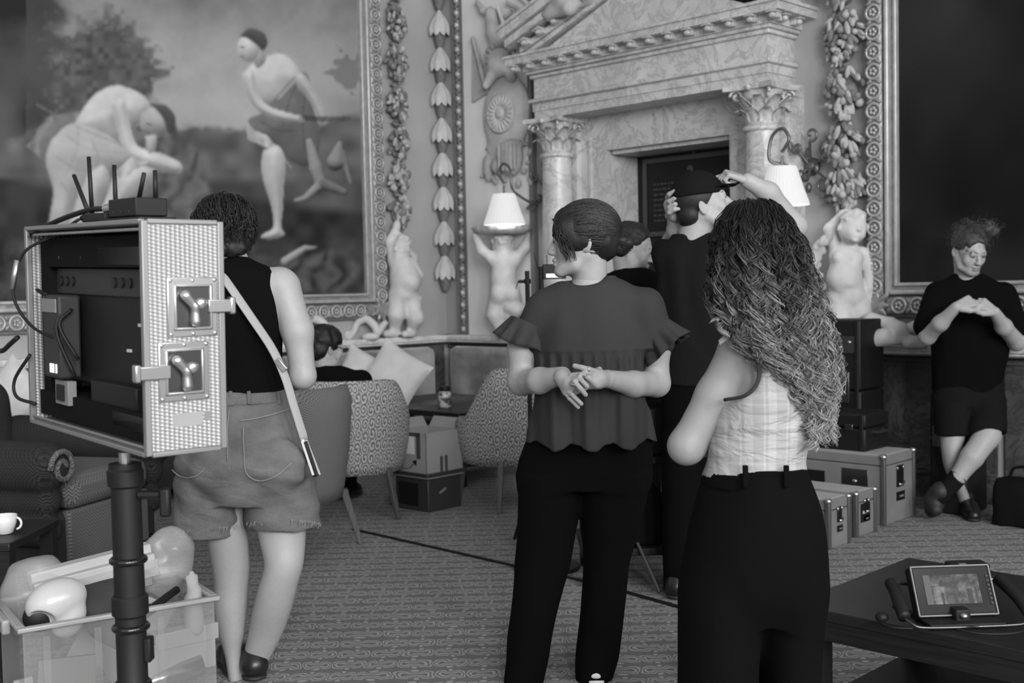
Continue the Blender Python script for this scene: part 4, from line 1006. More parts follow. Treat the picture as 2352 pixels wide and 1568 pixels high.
def shoe(root, heel, toe, m='leather_black', sole='dark_grey', w_=.042, hgt=.085):
    heel = np.array(heel, float); toe = np.array(toe, float); d = unit(toe-heel); S = Solid(.03)
    S.chain([heel+(0, 0, .05), heel+d*.09+(0, 0, .055), heel+(toe-heel)*.6+(0, 0, .04), toe-d*.03+(0, 0, .032)], [w_, w_*1.02, w_*.98, w_*.8]).cone(heel+(0, 0, .05), heel+d*.02+(0, 0, hgt+.02), .042, .038).cut((0, 0, .02), (0, 0, -1))
    o = garment(root, 'shoe', S, .007, m); S = Solid(.02).chain([heel+(0, 0, .012), heel+(toe-heel)*.55+(0, 0, .012), toe-d*.03+(0, 0, .012)], [w_*1.05, w_*1.08, w_*.9], flat=((0, 0, 1), 3.2)); V, F = S.mesh(.007); mesh_obj('sole', V, F, sole, o, True); return o
# ---- woman in the ruffled blouse, hands folded
A = Fig(1310, 1575, 3.9, 'person', 0.); tag(A.root, 'woman with dark hair in a low bun, ruffled blouse and folded hands', 'person'); J = A.J
hc = J(1338, 550); HR = Rz(-1.66)@Rx(.06)
S, hf = head_solid(hc, HR, 1.0, True, J(1354, 652, .02), (.05, .058)); hm = S.mesh(.0035)
S = Solid(.03); S.chain([J(1354, 640, .02), J(1354, 680, .02)], [.058, .08]).cone(J(1262, 698, .02), J(1450, 698, .02), .042)
S.stack(A.rows([(670, 1265, 1450, .02, .07), (720, 1240, 1480, .02, .1), (850, 1240, 1465, .02, .11), (1000, 1220, 1490, .02, .11)]))
S.chain([J(1246, 718, .0), J(1198, 800, .0), J(1197, 876, -.0)], [.042, .043, .044]).chain([J(1197, 876, -.0), J(1240, 874, -.12), J(1292, 862, -.21)], [.044, .041, .029], .02)
S.chain([J(1478, 716, .0), J(1507, 800, .0), J(1508, 880, -.0)], [.042, .043, .044]).chain([J(1508, 880, -.0), J(1455, 882, -.12), J(1396, 870, -.21)], [.044, .041, .029], .02)
bm2 = S.mesh(.006)
S = Solid(.008)
def fing(pts, r=.0092): S.chain([J(*p) for p in pts], list(np.linspace(r, r*.82, len(pts))), .003)
S.chain([J(1280, 864, -.19), J(1293, 866, -.225), J(1309, 880, -.252)], [.024, .0255, .028], .015).cone(J(1295, 869, -.228), J(1302, 897, -.243), .021, .018, .015)
fing([(1312, 862, -.262), (1338, 858, -.280), (1357, 872, -.284), (1371, 886, -.276)]); fing([(1311, 872, -.268), (1331, 868, -.292), (1348, 887, -.288)]); fing([(1308, 884, -.268), (1320, 876, -.296), (1333, 892, -.298), (1345, 906, -.290)])
fing([(1303, 896, -.255), (1314, 906, -.27), (1335, 927, -.266)], .0088); fing([(1298, 901, -.248), (1308, 914, -.258), (1328, 935, -.254)], .0082)
S.chain([J(1408, 872, -.19), J(1396, 870, -.21), J(1372, 870, -.25), J(1354, 876, -.25)], [.025, .026, .030, .025], .015)
fing([(1368, 853, -.266), (1352, 848, -.282), (1336, 844, -.287), (1320, 840, -.280)], .0098); fing([(1360, 862, -.235), (1368, 853, -.238), (1377, 847, -.24)], .0098)
fing([(1360, 868, -.262), (1342, 880, -.268), (1326, 892, -.25)]); fing([(1358, 882, -.258), (1340, 894, -.262), (1322, 902, -.245)], .0085); fing([(1362, 858, -.27), (1345, 856, -.288), (1332, 861, -.29)], .0094)
hands = S.mesh(.0026)
V, F = merge(hm, bm2, hands); tn = paint(V, .31, [((0, -.1, -.07), (.022, .014, .014), .22, .35)], hc, HR)
mesh_obj('body', V, F, 'skin', A.root, True, tone=tn); face_bits(A.root, hc, HR)
for p, q in (((1319, 878, -.294), (.3, .6, -.6)), ((1344, 863, -.283), (.8, -.2, -.6)), ((1313, 905, -.268), (.6, .1, -.8)), ((1351, 848, -.283), (1, .1, .2))):
    n_ = unit(q); x = unit(np.cross(n_, (0, 1, .3))); y = np.cross(n_, x); pts = [J(*p)+.0108*(x*math.cos(a)+y*math.sin(a)) for a in np.linspace(0, 2*PI, 13)]
    V, F = sweep(pts, .0019, 5, False); mesh_obj('finger_ring', V, F, 'silver', A.root, True)
V, F = ellmesh((.006, .006, .006), 8, 6); mesh_obj('earring', np.array(V)+hf(-.088, .012, -.044), F, 'silver', A.root, True)
# hair: cap swept back to a low bun
S = Solid(.02); S.ell(hf(0, .02, .036), (.084, .108, .096), HR); S.ell(hf(0, .07, -.01), (.07, .06, .07), HR); S.ell(hf(0, -.045, .07), (.052, .045, .042), HR)
for g_ in (-1, 1): S.ell(hf(.058*g_, -.032, .03), (.026, .062, .052), HR); S.ell(hf(.066*g_, -.008, -.005), (.018, .05, .035), HR)
S.ell(hf(0, -.128, -.04), (.058, .07, .09), HR, .02, True)
S.field(lambda P: .004*vnoise(P, (40, 40, 18))); cap_m = S.mesh(.005)
S = Solid(.012); rr = random.Random(2); bc = hf(0, .128, -.022)
S.ell(bc, (.036, .036, .042)); S.cone(hf(0, .09, -.01), bc, .04, .03)
for k in range(14):
    d_ = unit((rr.gauss(0, 1), rr.gauss(0, 1), rr.gauss(0, 1))); S.ell(bc+d_*.029, (.017, .017, .017))
bun = S.mesh(.005)
rs = np.random.RandomState(1); st = []; en = []
for k in range(900):
    a = rs.uniform(-1.6, 1.6); st.append((math.sin(a)*.98, -.85*math.cos(a)-.02, rs.uniform(-.12, .8))); en.append((rs.uniform(-.25, .25), .95, rs.uniform(-.35, .05)))
P1 = arcs(hf(0, .018, .030), HR, (.092, .116, .103), st, en, 14, .02, .06, 4, .006)
loose = []
for k in range(150):
    g_ = -1 if k % 3 else 1; x0 = rs.uniform(.055, .08)*g_; p = [hf(x0*.7, -.085+rs.uniform(-.01, .03), .075), hf(x0*1.08, -.085+rs.uniform(0, .04), .03), hf(x0*1.12, -.06+rs.uniform(-.02, .03), -.02), hf(x0*1.08, -.045+rs.uniform(-.02, .03), -.05-rs.uniform(0, .045))]; loose.append(crv(p, 5)[:14])
for k in range(26): p = [hf(rs.uniform(-.09, -.05), .02, .0), hf(-.092, rs.uniform(.02, .05), -.03), hf(-.09, rs.uniform(-.0, .05), -.07), hf(-.085, rs.uniform(-.02, .05), -.075-rs.uniform(0, .03))]; loose.append(crv(p, 5)[:14])
flyaway = [crv([bc+unit(rs.randn(3))*.034, bc+unit(rs.randn(3))*.042, bc+unit(rs.randn(3))*.044, bc+unit(rs.randn(3))*.05], 5)[:14] for k in range(70)]
hair_obj(A.root, 'hair', [cap_m, bun], [P1, np.array([l for l in loose if len(l) == 14]), np.array([l for l in flyaway if len(l) == 14])], .0016, .0008, .010, .045)
# blouse
S = Solid(.025); S.stack(A.rows([(638, 1296, 1412, .01, .062), (650, 1268, 1440, .01, .078), (672, 1246, 1464, .01, .098), (720, 1226, 1488, .01, .12), (790, 1222, 1488, .0, .135), (860, 1222, 1486, .0, .145), (940, 1214, 1496, .0, .155), (990, 1208, 1503, .0, .165), (1014, 1206, 1506, .0, .168)]))
S.chain([J(1290, 698), J(1247, 716), J(1210, 772)], [.05, .057, .062], .04).chain([J(1425, 694), J(1476, 708), J(1508, 776)], [.05, .06, .066], .04)
S.ell(J(1352, 626, -.055), (.072, .11, .046), None, .012, True).cut(J(1205, 752), (-.35, 0, -.94), .02) if False else S.ell(J(1352, 626, -.055), (.072, .11, .046), None, .012, True)
zy = J(1352, 800)[2]
def bl_f(P):
    x = P[:, 0]; z = P[:, 2]; seam = zy+.025*np.cos(np.clip((x-J(1352, 800)[0])*7, -3, 3))*0; lowr = np.clip((zy-z)/.03, 0, 1)
    gath = np.sin(x*170+2*vnoise(P, (9, 9, 2)))*.007*lowr*np.exp(-np.clip(zy-z, 0, 1)*5)+np.sin(x*52+3*vnoise(P, (5, 5, 2.2)))*.012*np.clip((zy-z)/.16, 0, 1)
    return gath+(.008*vnoise(P, (11, 11, 2.5))+.004*np.sin(x*38+3*vnoise(P, (4, 4, 2))))*(1-lowr)-.004*np.exp(-((z-zy)/.006)**2)
S.field(bl_f); V, F = S.mesh(.0055); zh = J(1352, 1008)[2]
bl = mesh_obj('blouse', V, F, 'blouse', A.root, True)
def ruffle(c, ax, r0, r1, ln, wav, amp, ref=(0, 0, 1), el=1.):
    ax = unit(ax); x = unit(np.cross(ax, ref)); y = np.cross(ax, x); V = []; F = []; n = 120; m = 7
    for sd in (0, 1):
        for i in range(m):
            t = i/(m-1)
            for k in range(n):
                a = 2*PI*k/n; w_ = math.sin(a*wav+.8*math.sin(3*a)); r = r0+(r1-r0)*t+amp*t*w_-.004*sd; V.append(np.array(c)+ax*(ln*t*(1+.12*math.sin(2*a)))+(x*math.cos(a)+y*math.sin(a)*el)*r)
    q = m*n
    for i in range(m-1):
        for k in range(n):
            k2 = (k+1) % n; a, b_, c_, d_ = i*n+k, i*n+k2, (i+1)*n+k2, (i+1)*n+k; F.append((a, b_, c_, d_)); F.append((q+d_, q+c_, q+b_, q+a))
    for k in range(n): k2 = (k+1) % n; F.append(((m-1)*n+k, (m-1)*n+k2, q+(m-1)*n+k2, q+(m-1)*n+k))
    return V, F
for c_, ax_ in (((1500, 758), (.55, -.1, -.8)), ((1214, 744), (-.42, -.1, -.85))):
    V, F = ruffle(J(*c_), ax_, .066, .088, .08, 8, .012); mesh_obj('sleeve_ruffle', V, F, 'blouse', bl, True)
# trousers
S = Solid(.03); S.stack(A.rows([(985, 1216, 1494, .02, .12), (1030, 1200, 1500, .02, .125), (1070, 1190, 1501, .02, .125), (1115, 1192, 1492, .02, .115)]))
S.stack(A.rows([(1090, 1190, 1338, .02, .105), (1200, 1187, 1326, .01, .098), (1300, 1181, 1310, .0, .088), (1400, 1174, 1284, .0, .078), (1500, 1160, 1263, .0, .07), (1572, 1153, 1250, .0, .068)])).stack(A.rows([(1090, 1334, 1494, .02, .105), (1200, 1336, 1471, .02, .098), (1300, 1339, 1446, .02, .088), (1400, 1331, 1436, .02, .078), (1500, 1322, 1421, .02, .07), (1556, 1326, 1406, .02, .066)]))
S.field(lambda P: .006*vnoise(P, (7, 7, 5))+.003*vnoise(P, (16, 16, 12))); garment(A.root, 'trousers', S, .008, 'trousers_black')
for (a, b_) in (((1362, 1552, .18), (1370, 1580, -.05)), ((1205, 1565, .18), (1195, 1600, -.05))):
    p = J(*a); q = J(*b_); p[2] = q[2] = 0.; so = shoe(A.root, p, q, 'white_soft', 'white_soft', .042)
    for k in range(3): c_ = p+(q-p)*(.45+.12*k); V, F = sweep([c_+(-.045, 0, .045), c_+(-.02, -.0, .088-.012*k), c_+(.02, 0, .088-.012*k), c_+(.045, 0, .045)], .005, 5); mesh_obj('stripe', V, F, 'black', so, True)
# ---- woman with long curls, seen from behind
A = Fig(1735, 1987, 2.67, 'person', 0.); tag(A.root, 'woman with long curly hair seen from behind in a pale checked top', 'person'); J = A.J
hc = J(1738, 588, .03); HR = Rz(PI-.45+2*PI*0)@Rx(.05)
S, hf = head_solid(hc, HR, .94, True, J(1760, 730, .02)); hm = S.mesh(.005)
S = Solid(.03); S.chain([J(1755, 700, .0), J(1765, 760, .0)], [.055, .075]).cone(J(1705, 804), J(1845, 804), .05)
S.stack(A.rows([(765, 1705, 1870, .01, .06), (800, 1690, 1872, .01, .085), (860, 1680, 1876, .01, .098), (930, 1665, 1870, .01, .1), (1010, 1646, 1848, .01, .095), (1085, 1632, 1836, .01, .095), (1200, 1616, 1870, .01, .11)]))
S.chain([J(1704, 812, .01), J(1645, 908, .01), J(1577, 1024, .01)], [.056, .046, .041], .02).chain([J(1577, 1024, .01), J(1610, 1010, .14), J(1660, 985, .23)], [.041, .038, .03], .02)
S.chain([J(1840, 815, .04), J(1830, 920, .12), J(1830, 1000, .18)], [.052, .044, .04]).chain([J(1830, 1000, .18), J(1790, 1000, .25), J(1740, 990, .28)], [.042, .038, .03], .02)
S2 = Solid(.01); hand(S2, J(1660, 985, .23), (.9, .35, .1), (0, 1, .2), 1, (.3, .4, .3)); hand(S2, J(1740, 990, .28), (-.95, .1, .05), (0, 1, .2), -1, (.3, .4, .3))
body_obj(A.root, [hm, S.mesh(.006), S2.mesh(.004)], .23)
S = Solid(.012); S.stack(A.rows([(772, 1718, 1872, 0, .082), (800, 1690, 1893, 0, .108), (860, 1668, 1905, .0, .122), (930, 1648, 1893, 0, .122), (1010, 1630, 1864, .0, .115), (1060, 1622, 1850, .0, .114), (1094, 1613, 1851, .0, .117)]))
S.ell(J(1668, 842, -.03), (.070, .26, .074), Ry(.12), .006, True).ell(J(1915, 850, 0), (.05, .2, .08), None, .006, True)
S.field(lambda P: .0045*vnoise(P, (7, 7, 24))+.0025*vnoise(P+5, (18, 18, 30))+.004*np.sin(P[:, 2]*75+3*vnoise(P, (6, 6, 6)))*np.clip((J(1740, 980)[2]-P[:, 2])/.08, 0, 1)); tp_ = garment(A.root, 'top', S, .0055, 'checked_cloth')
pts = crv([J(1664, 918, -.075), J(1712, 908, -.115), J(1739, 880, -.118), J(1742, 845, -.11), J(1728, 800, -.085), J(1706, 768, -.03)], 6); V, F = sweep(pts, .0045, 6); mesh_obj('binding', V, F, 'blouse', tp_, True)
S = Solid(.03); S.stack(A.rows([(1068, 1628, 1846, 0, .118), (1100, 1612, 1858, 0, .125), (1170, 1590, 1884, 0, .145), (1250, 1572, 1899, 0, .155), (1340, 1562, 1898, .0, .145), (1420, 1580, 1870, .0, .10)]))
S.stack(A.rows([(1290, 1580, 1730, 0, .11), (1360, 1558, 1746, 0, .128), (1450, 1555, 1745, .0, .125), (1568, 1557, 1742, 0, .125), (1750, 1556, 1735, 0, .125), (1940, 1550, 1735, 0, .125)])).stack(A.rows([(1290, 1740, 1880, 0.02, .11), (1360, 1728, 1898, .02, .128), (1450, 1735, 1889, .04, .12), (1568, 1740, 1881, .05, .12), (1750, 1745, 1885, .05, .12), (1940, 1750, 1890, .05, .12)]))
S.field(lambda P: .007*vnoise(P, (6, 6, 3))+.003*vnoise(P+3, (14, 14, 8))); pt = garment(A.root, 'trousers', S, .0085, 'trousers_black')
S = Solid(.01); S.stack(A.rows([(1074, 1622, 1848, 0, .123), (1112, 1606, 1862, 0, .131)])); V, F = S.mesh(.007); mesh_obj('waistband', V, F, 'trousers_black', pt, True)
for u in (1712, 1806): MB().box(J(u, 1094, -.133), (.012, .008, .05)).build('belt_loop', 'trousers_black', pt, bev=.002)
for u in (1650, 1815): p = J(u, 1985, -.05); q = J(u-25, 1985, .17); p[2] = q[2] = 0; shoe(A.root, p, q)
# curls
rows_ = A.rows([(462, 1700, 1758, .03, .03), (476, 1676, 1786, .03, .075), (510, 1652, 1812, .02, .108), (560, 1640, 1838, .01, .13), (620, 1636, 1856, .0, .135), (700, 1644, 1884, -.02, .13), (770, 1680, 1900, -.05, .105), (810, 1722, 1908, -.06, .095), (860, 1775, 1912, -.07, .08), (910, 1815, 1908, -.08, .06), (955, 1845, 1900, -.08, .04)])
S = Solid(.03); S.stack([(z, cx, cy, rx*.86, ry*.86) for z, cx, cy, rx, ry in rows_[:-1]]); S.field(lambda P: .010*vnoise(P, (26, 26, 14))); mass = S.mesh(.008)
RW = np.array(sorted(rows_)); rs = np.random.RandomState(11); cur = []
ztop = RW[-1, 0]; N = 42; tt = np.linspace(0, 1, N)
def rowat(z): return [np.interp(z, RW[:, 0], RW[:, j]) for j in (1, 2, 3, 4)]
for k in range(330):
    a0 = rs.uniform(-PI, PI); up_ = rs.rand() < .68
    z0 = ztop-rs.uniform(0, .012) if up_ else J(1740, rs.uniform(520, 800))[2]
    vl = rs.choice([770, 860, 930, 990], p=[.2, .3, .3, .2])+rs.uniform(-35, 25); zl = min(J(1740, vl)[2], z0-.16); z = z0+(zl-z0)*tt**1.35 if up_ else z0+(zl-z0)*tt
    cx, cy, rx, ry = rowat(z); a = a0+rs.uniform(-.35, .35)*tt; fac = rs.uniform(.88, 1.0)+.07*tt*rs.rand(); seg = np.r_[0, np.cumsum(np.sqrt(np.diff(cx+rx*np.cos(a))**2+np.diff(cy+ry*np.sin(a))**2+np.diff(z)**2))]
    hr = rs.uniform(.008, .015)*np.clip(seg*5-.15, .10, 1); pit = rs.uniform(.045, .075); sg = 1 if rs.rand() < .5 else -1; ph0 = rs.uniform(0, 6.28); sway = .014*np.sin(seg*rs.uniform(14, 24)+ph0)
    for m_ in range(9):
        ph = ph0+rs.normal(0, .25)+sg*2*PI*seg/(pit*rs.uniform(.97, 1.03)); h2 = hr*rs.uniform(.7, 1.25); o = rs.randn(3)*.003
        x = cx+rx*fac*np.cos(a)+h2*np.cos(ph)+sway*np.clip(seg*4, 0, 1)+o[0]; y = cy+ry*fac*np.sin(a)+h2*np.sin(ph)+o[1]; cur.append(np.stack([x, y, z+o[2]+h2*.35*np.sin(ph)], 1))
for k in range(26):      # long stray ringlets on the right and left edges
    rt = rs.rand() < .75; u0 = rs.uniform(1850, 1910) if rt else rs.uniform(1645, 1665); v0 = rs.uniform(690, 800) if rt else rs.uniform(600, 680); v1 = rs.uniform(900, 1010) if rt else rs.uniform(740, 790); hr = rs.uniform(.008, .013); ph0 = rs.uniform(0, 6); nt_ = rs.uniform(2.5, 4.5); p0 = J(u0, v0, -.06); p1 = J(u0+rs.uniform(-30, 12), v1, -.09)
    for m_ in range(5):
        ph = ph0+rs.normal(0, .3)+2*PI*tt*nt_*rs.uniform(.97, 1.03); cur.append(np.stack([p0[0]+(p1[0]-p0[0])*tt+hr*np.cos(ph)+rs.randn()*.002, p0[1]+(p1[1]-p0[1])*tt+hr*np.sin(ph), p0[2]+(p1[2]-p0[2])*tt+rs.randn()*.003], 1))
hair_obj(A.root, 'hair', [mass], [np.array(cur)], .0016, .0007, .005, .016, 3, tip=.52, grp=5)
# ---- woman in denim shorts, walking away behind the case
A = Fig(560, 1575, 3.97, 'person', 0.); tag(A.root, 'woman in black sleeveless top and frayed denim shorts behind the flight case', 'person'); J = A.J
hc = J(516, 545, .02); HR = Rz(PI+.35)@Rx(.22)
S, hf = head_solid(hc, HR, .98, True, J(535, 620, .0), (.05, .056)); hm = S.mesh(.0045)
S = Solid(.03); S.chain([J(534, 600), J(538, 630)], [.055, .075]).cone(J(440, 650), J(640, 650), .055).stack(A.rows([(640, 450, 635, 0, .09), (720, 440, 640, 0, .105), (900, 445, 645, .0, .1), (1000, 430, 690, .0, .12)]))
S.chain([J(652, 662, -.0), J(684, 760, -.02), J(696, 862, -.02)], [.058, .049, .043]).chain([J(696, 864, -.02), J(672, 868, .12), J(640, 850, .22)], [.042, .038, .028], .02).chain([J(440, 662), J(410, 770), J(420, 860, .04)], [.055, .045, .04]).chain([J(420, 860, .04), J(480, 850, .2)], [.04, .03])
S.stack(A.rows([(1100, 420, 560, .0, .085), (1187, 462, 562, .0, .078), (1226, 472, 568, .0, .074), (1297, 487, 574, .02, .064), (1345, 492, 571, .03, .062), (1397, 489, 568, .03, .062), (1450, 500, 562, .03, .052), (1500, 516, 553, .03, .037), (1560, 526, 558, .03, .036)]), .012)
S.stack(A.rows([(1100, 565, 712, -.0, .085), (1187, 584, 704, -.02, .078), (1240, 596, 702, -.03, .072), (1297, 607, 697, -.05, .064), (1345, 594, 684, -.04, .062), (1400, 580, 670, -.01, .062), (1450, 570, 652, .02, .052), (1500, 560, 628, .04, .042), (1530, 556, 612, .05, .038), (1560, 560, 606, .05, .038)]), .012)
S2 = Solid(.01); hand(S2, J(640, 850, .22), (-.8, .5, .1), (.5, .8, .2), -1, (.4, .5, .4)); hand(S2, J(480, 850, .2), (.8, .5, .1), (-.5, .8, .2), 1, (.4, .5, .4))
body_obj(A.root, [hm, S.mesh(.006), S2.mesh(.005)], .31)
S = Solid(.02); S.ell(hf(0, .02, .04), (.092, .112, .1), HR); S.ell(hf(0, .07, -.01), (.075, .06, .08), HR); S.field(lambda P: .018*vnoise(P, (30, 30, 26))+.008*vnoise(P, (70, 70, 50))); mass = S.mesh(.006)
rs = np.random.RandomState(5); st = [unit(rs.randn(3)*np.array((1, 1, .5))+(0, 0, .9)) for k in range(420)]; en = [unit(np.array(s_)*np.array((1, 1, 0))+(rs.randn()*.3, .35+rs.randn()*.2, -.45-.35*rs.rand())) for s_ in st]
P1 = arcs(hf(0, .025, .03), HR, (.1, .12, .108), st, en, 16, .10, .22, 6, .06); hair_obj(A.root, 'hair', [mass], [P1], .0022, .001, .009, .03)
V, F = sweep([hf(.085, .0, -.045)+.014*np.array((math.cos(a), 0, math.sin(a))) for a in np.linspace(0, 2*PI, 12)], .0022, 5); mesh_obj('earring', V, F, 'silver', A.root, True)
S = Solid(.012); S.stack(A.rows([(588, 508, 566, .0, .058), (602, 484, 590, .0, .07), (618, 452, 625, 0, .088), (635, 436, 646, 0, .1), (680, 430, 650, 0, .112), (750, 432, 652, 0, .115), (830, 437, 648, 0, .11), (905, 436, 656, 0, .115)])); S.ell(J(672, 700, 0), (.034, .2, .11), Ry(.1), .01, True)
S.field(lambda P: .004*vnoise(P, (8, 8, 10))); garment(A.root, 'sleeveless_top', S, .007, 'cloth_black')
S = Solid(.018); S.stack(A.rows([(896, 436, 657, 0, .118), (935, 430, 670, .0, .13), (990, 418, 692, -.01, .15), (1050, 405, 708, -.01, .16), (1110, 402, 720, .0, .15), (1150, 404, 726, 0, .135)]))
S.stack(A.rows([(1090, 402, 562, .0, .14), (1160, 402, 557, .0, .128), (1222, 404, 552, .0, .12)]), .012).stack(A.rows([(1090, 560, 722, .0, .14), (1150, 560, 732, .0, .13), (1204, 566, 738, .0, .125)]), .012)
S.ell(J(500, 1075, -.12), (.085, .06, .09), None, .03).ell(J(640, 1065, -.12), (.095, .06, .09), None, .03)
S.cone(J(556, 1090, -.2), J(562, 1180, -.17), .012, .012, .03, None, True)
S.field(lambda P: .004*vnoise(P, (9, 9, 14))+.003*np.sin(P[:, 2]*60+P[:, 0]*22+3*vnoise(P, (6, 6, 6)))); sh_ = garment(A.root, 'denim_shorts', S, .006, 'denim')
S = Solid(.006); S.stack(A.rows([(897, 434, 659, 0, .124), (924, 430, 668, .0, .132)])); V, F = S.mesh(.006); mesh_obj('waistband', V, F, 'denim', sh_, True)
for u, dd in ((530, -.124), (572, -.123), (641, -.07)): MB().box(J(u, 913, dd), (.012, .006, .045)).build('belt_loop', 'denim', sh_, bev=.002)
def patch(name, c4, th, m, par, n=6):
    """thin quad patch through four points"""
    a, b_, c_, d_ = map(np.array, c4); nrm = unit(np.cross(b_-a, d_-a))*th; return mesh_obj(name, [a, b_, c_, d_, a+nrm, b_+nrm, c_+nrm, d_+nrm], [(3, 2, 1, 0), (4, 5, 6, 7), (0, 1, 5, 4), (1, 2, 6, 5), (2, 3, 7, 6), (3, 0, 4, 7)], m, par, bev=.002)
def on_surf(u, v, off=.002):     # point on the front (camera side) of the shorts
    zz = J(u, v)[2]; q = np.asarray(sh_.data.vertices[0].co); co = SHV; x = J(u, v)[0]; m = (np.abs(co[:, 0]-x) < .012) & (np.abs(co[:, 2]-zz) < .012); y = co[m][:, 1].min() if m.any() else -.15; return np.array((x, y-off, zz))
SHV = np.empty(len(sh_.data.vertices)*3, np.float32); sh_.data.vertices.foreach_get('co', SHV); SHV = SHV.reshape(-1, 3)
for L in ([(575, 955), (600, 952), (640, 944), (672, 935)], [(583, 968), (586, 1020), (592, 1068), (620, 1085), (660, 1072), (692, 1045)], [(410, 1070), (440, 1082), (480, 1075), (500, 1060)], [(548, 930), (549, 980), (552, 1040)]):
    V, F = sweep([on_surf(u, v) for u, v in crv(np.array(L, float), 6)], .0018, 5); mesh_obj('seam', V, F, 'denim_pale', sh_, True)
fr_ = []
for k in range(260):
    if k % 2: t = rs.rand(); u, v = 404+t*150, 1218-t*6-(t**3)*10
    else: t = rs.rand(); u, v = 566+t*172, 1200-8*math.sin(PI*t)
    p = J(u, v, rs.choice([-.1, -.12, .05])); dl = np.array((rs.randn()*.006, -.004, -rs.uniform(.006, .022))); fr_.append(np.array([p, p+dl*.5+(rs.randn()*.002, 0, 0), p+dl]))
V, F, t_ = strands(np.array(fr_), .0014, .0007, 3); fo = mesh_obj('frayed_hem', V, F, 'denim_pale', sh_, True); tag(fo, kind='stuff')
L = crv([J(500, 610, .06), J(492, 606, -.05), J(520, 645, -.118), J(575, 725, -.13), J(625, 800, -.13), J(655, 865, -.135), J(675, 930, -.15), J(700, 1010, -.15)], 8); V, F = sweep(L, .0165, 8, True, .14)
bag = tag(empty('crossbody_bag', lev2w(*A.b), PI/4), 'slim pale crossbody bag on a strap over the walking woman', 'bag')
mesh_obj('strap', V, F, 'strap', bag, True); MB().box(J(645, 838, -.14), (.05, .012, .022), Ry(.9)).build('buckle', 'silver', bag, bev=.003)
patch('pouch', [J(697, 1008, -.16), J(706, 1008, -.12), J(738, 1090, -.10), J(724, 1090, -.15)], .012, 'white_soft', bag); patch('flap', [J(692, 1015, -.14), J(699, 1015, -.165), J(726, 1095, -.155), J(718, 1095, -.13)], .012, 'black', bag)
for a, b_ in (((585, 1545, .02), (560, 1600, .2)), ((545, 1560, .06), (520, 1560, .26))): p = J(*a); q = J(*b_); p[2] = q[2] = 0; shoe(A.root, p, q, hgt=.06)
# ---- man in a cap with raised arms
A = Fig(1600, 1378, 4.94, 'person', 0.); tag(A.root, 'man in a dark cap and dark tee with both hands raised to his head', 'person'); J = A.J
hc = J(1613, 468); HR = Rz(1.55)@Rx(-.28)
S, hf = head_solid(hc, HR, 1.03, False, J(1592, 548, .02), (.058, .064)); hm = S.mesh(.0045)
S = Solid(.03); S.cone(J(1590, 535, .03), J(1590, 565, .04), .058, .06).cone(J(1560, 600, .04), J(1685, 598, .04), .05).stack(A.rows([(600, 1545, 1680, .04, .07), (700, 1540, 1690, .03, .1), (850, 1545, 1690, .03, .1)]))
S.chain([J(1552, 596, .07), J(1530, 578, .30), J(1552, 530, .12), J(1548, 500, .07)], [.06, .05, .034, .03]).chain([J(1700, 590, .03), J(1825, 520, .05), J(1765, 443, -.02), J(1716, 415, -.03)], [.06, .05, .042, .032])
SH = Solid(.008); hand(SH, J(1549, 505, .06), (-.1, -.25, 1), (-.75, -.1, -.1), 1, s=1.0, fans=[(1.2, .5, .2), (1.1, .5, .2), (1.0, .5, .2), (.9, .5, .2)])
SH.chain([J(1546, 490, .05), J(1540, 470, .04)], [.03, .03], .02)
for k, v in enumerate((438, 454, 468, 480)): SH.chain([J(1534, v+16, .03), J(1538, v+8, -.01), J(1550, v+1, -.03), J(1560-(k in (0,))*7, v-1, -.035)], [.013, .011, .0095, .008], .003)
hand(SH, J(1712, 414, -.03), (-.95, -.1, .35), (.3, -.3, .9), 1, s=1.0, fans=[(1.2, 1.3, .8)]*4, thumb=(.3, .8, .6))
body_obj(A.root, [hm, S.mesh(.007), SH.mesh(.0035)], tn=None, tone=.34); face_bits(A.root, hc, HR, 1.03)
S = Solid(.01); S.ell(hf(0, .018, .03), (.082, .104, .094), HR).ell(hf(0, .06, -.03), (.07, .06, .06), HR); S.ell(hf(0, -.12, -.03), (.09, .115, .12), HR, .01, True); hair_obj(A.root, 'hair', [S.mesh(.006)], None, lo=.014)
cp = tag(empty('baseball_cap', lev2w(*A.b), PI/4), 'dark baseball cap on the man with raised arms', 'cap')
S = Solid(.012); S.ell(hf(0, .012, .05), (.09, .112, .095), HR).cut(hf(0, .0, .035), HR@np.array((0, .18, -1.)), .01); garment(cp, 'crown', S, .005, 'cloth_black_soft')
S = Solid(.01); S.cone(hf(0, -.08, .052), hf(0, -.15, .035), .078, .06, None, (HR@np.array((0, .25, 1)), 11.)); garment(cp, 'brim', S, .004, 'cloth_black_soft'); V, F = ellmesh((.009, .009, .006), 8, 5); mesh_obj('button', np.array(V)+hf(0, .012, .146), F, 'cloth_black_soft', cp, True)
S = Solid(.03); S.stack(A.rows([(540, 1545, 1640, .03, .07), (556, 1545, 1680, .03, .09), (590, 1524, 1712, .03, .115), (650, 1512, 1722, .02, .13), (720, 1510, 1718, .02, .13), (800, 1518, 1712, .02, .13), (880, 1516, 1712, .02, .135)])).cone(J(1545, 592, .05), J(1535, 582, .2), .075, .07).cone(J(1695, 588, .03), J(1775, 552, .04), .088, .075)
S.cone(J(1552, 598, .03), J(1690, 592, .03), .078, .08); S.field(lambda P: .007*vnoise(P, (9, 9, 4))+.005*np.sin(P[:, 0]*45+4*vnoise(P, (5, 5, 3)))); garment(A.root, 'tee_shirt', S, .008, 'tee_dark')
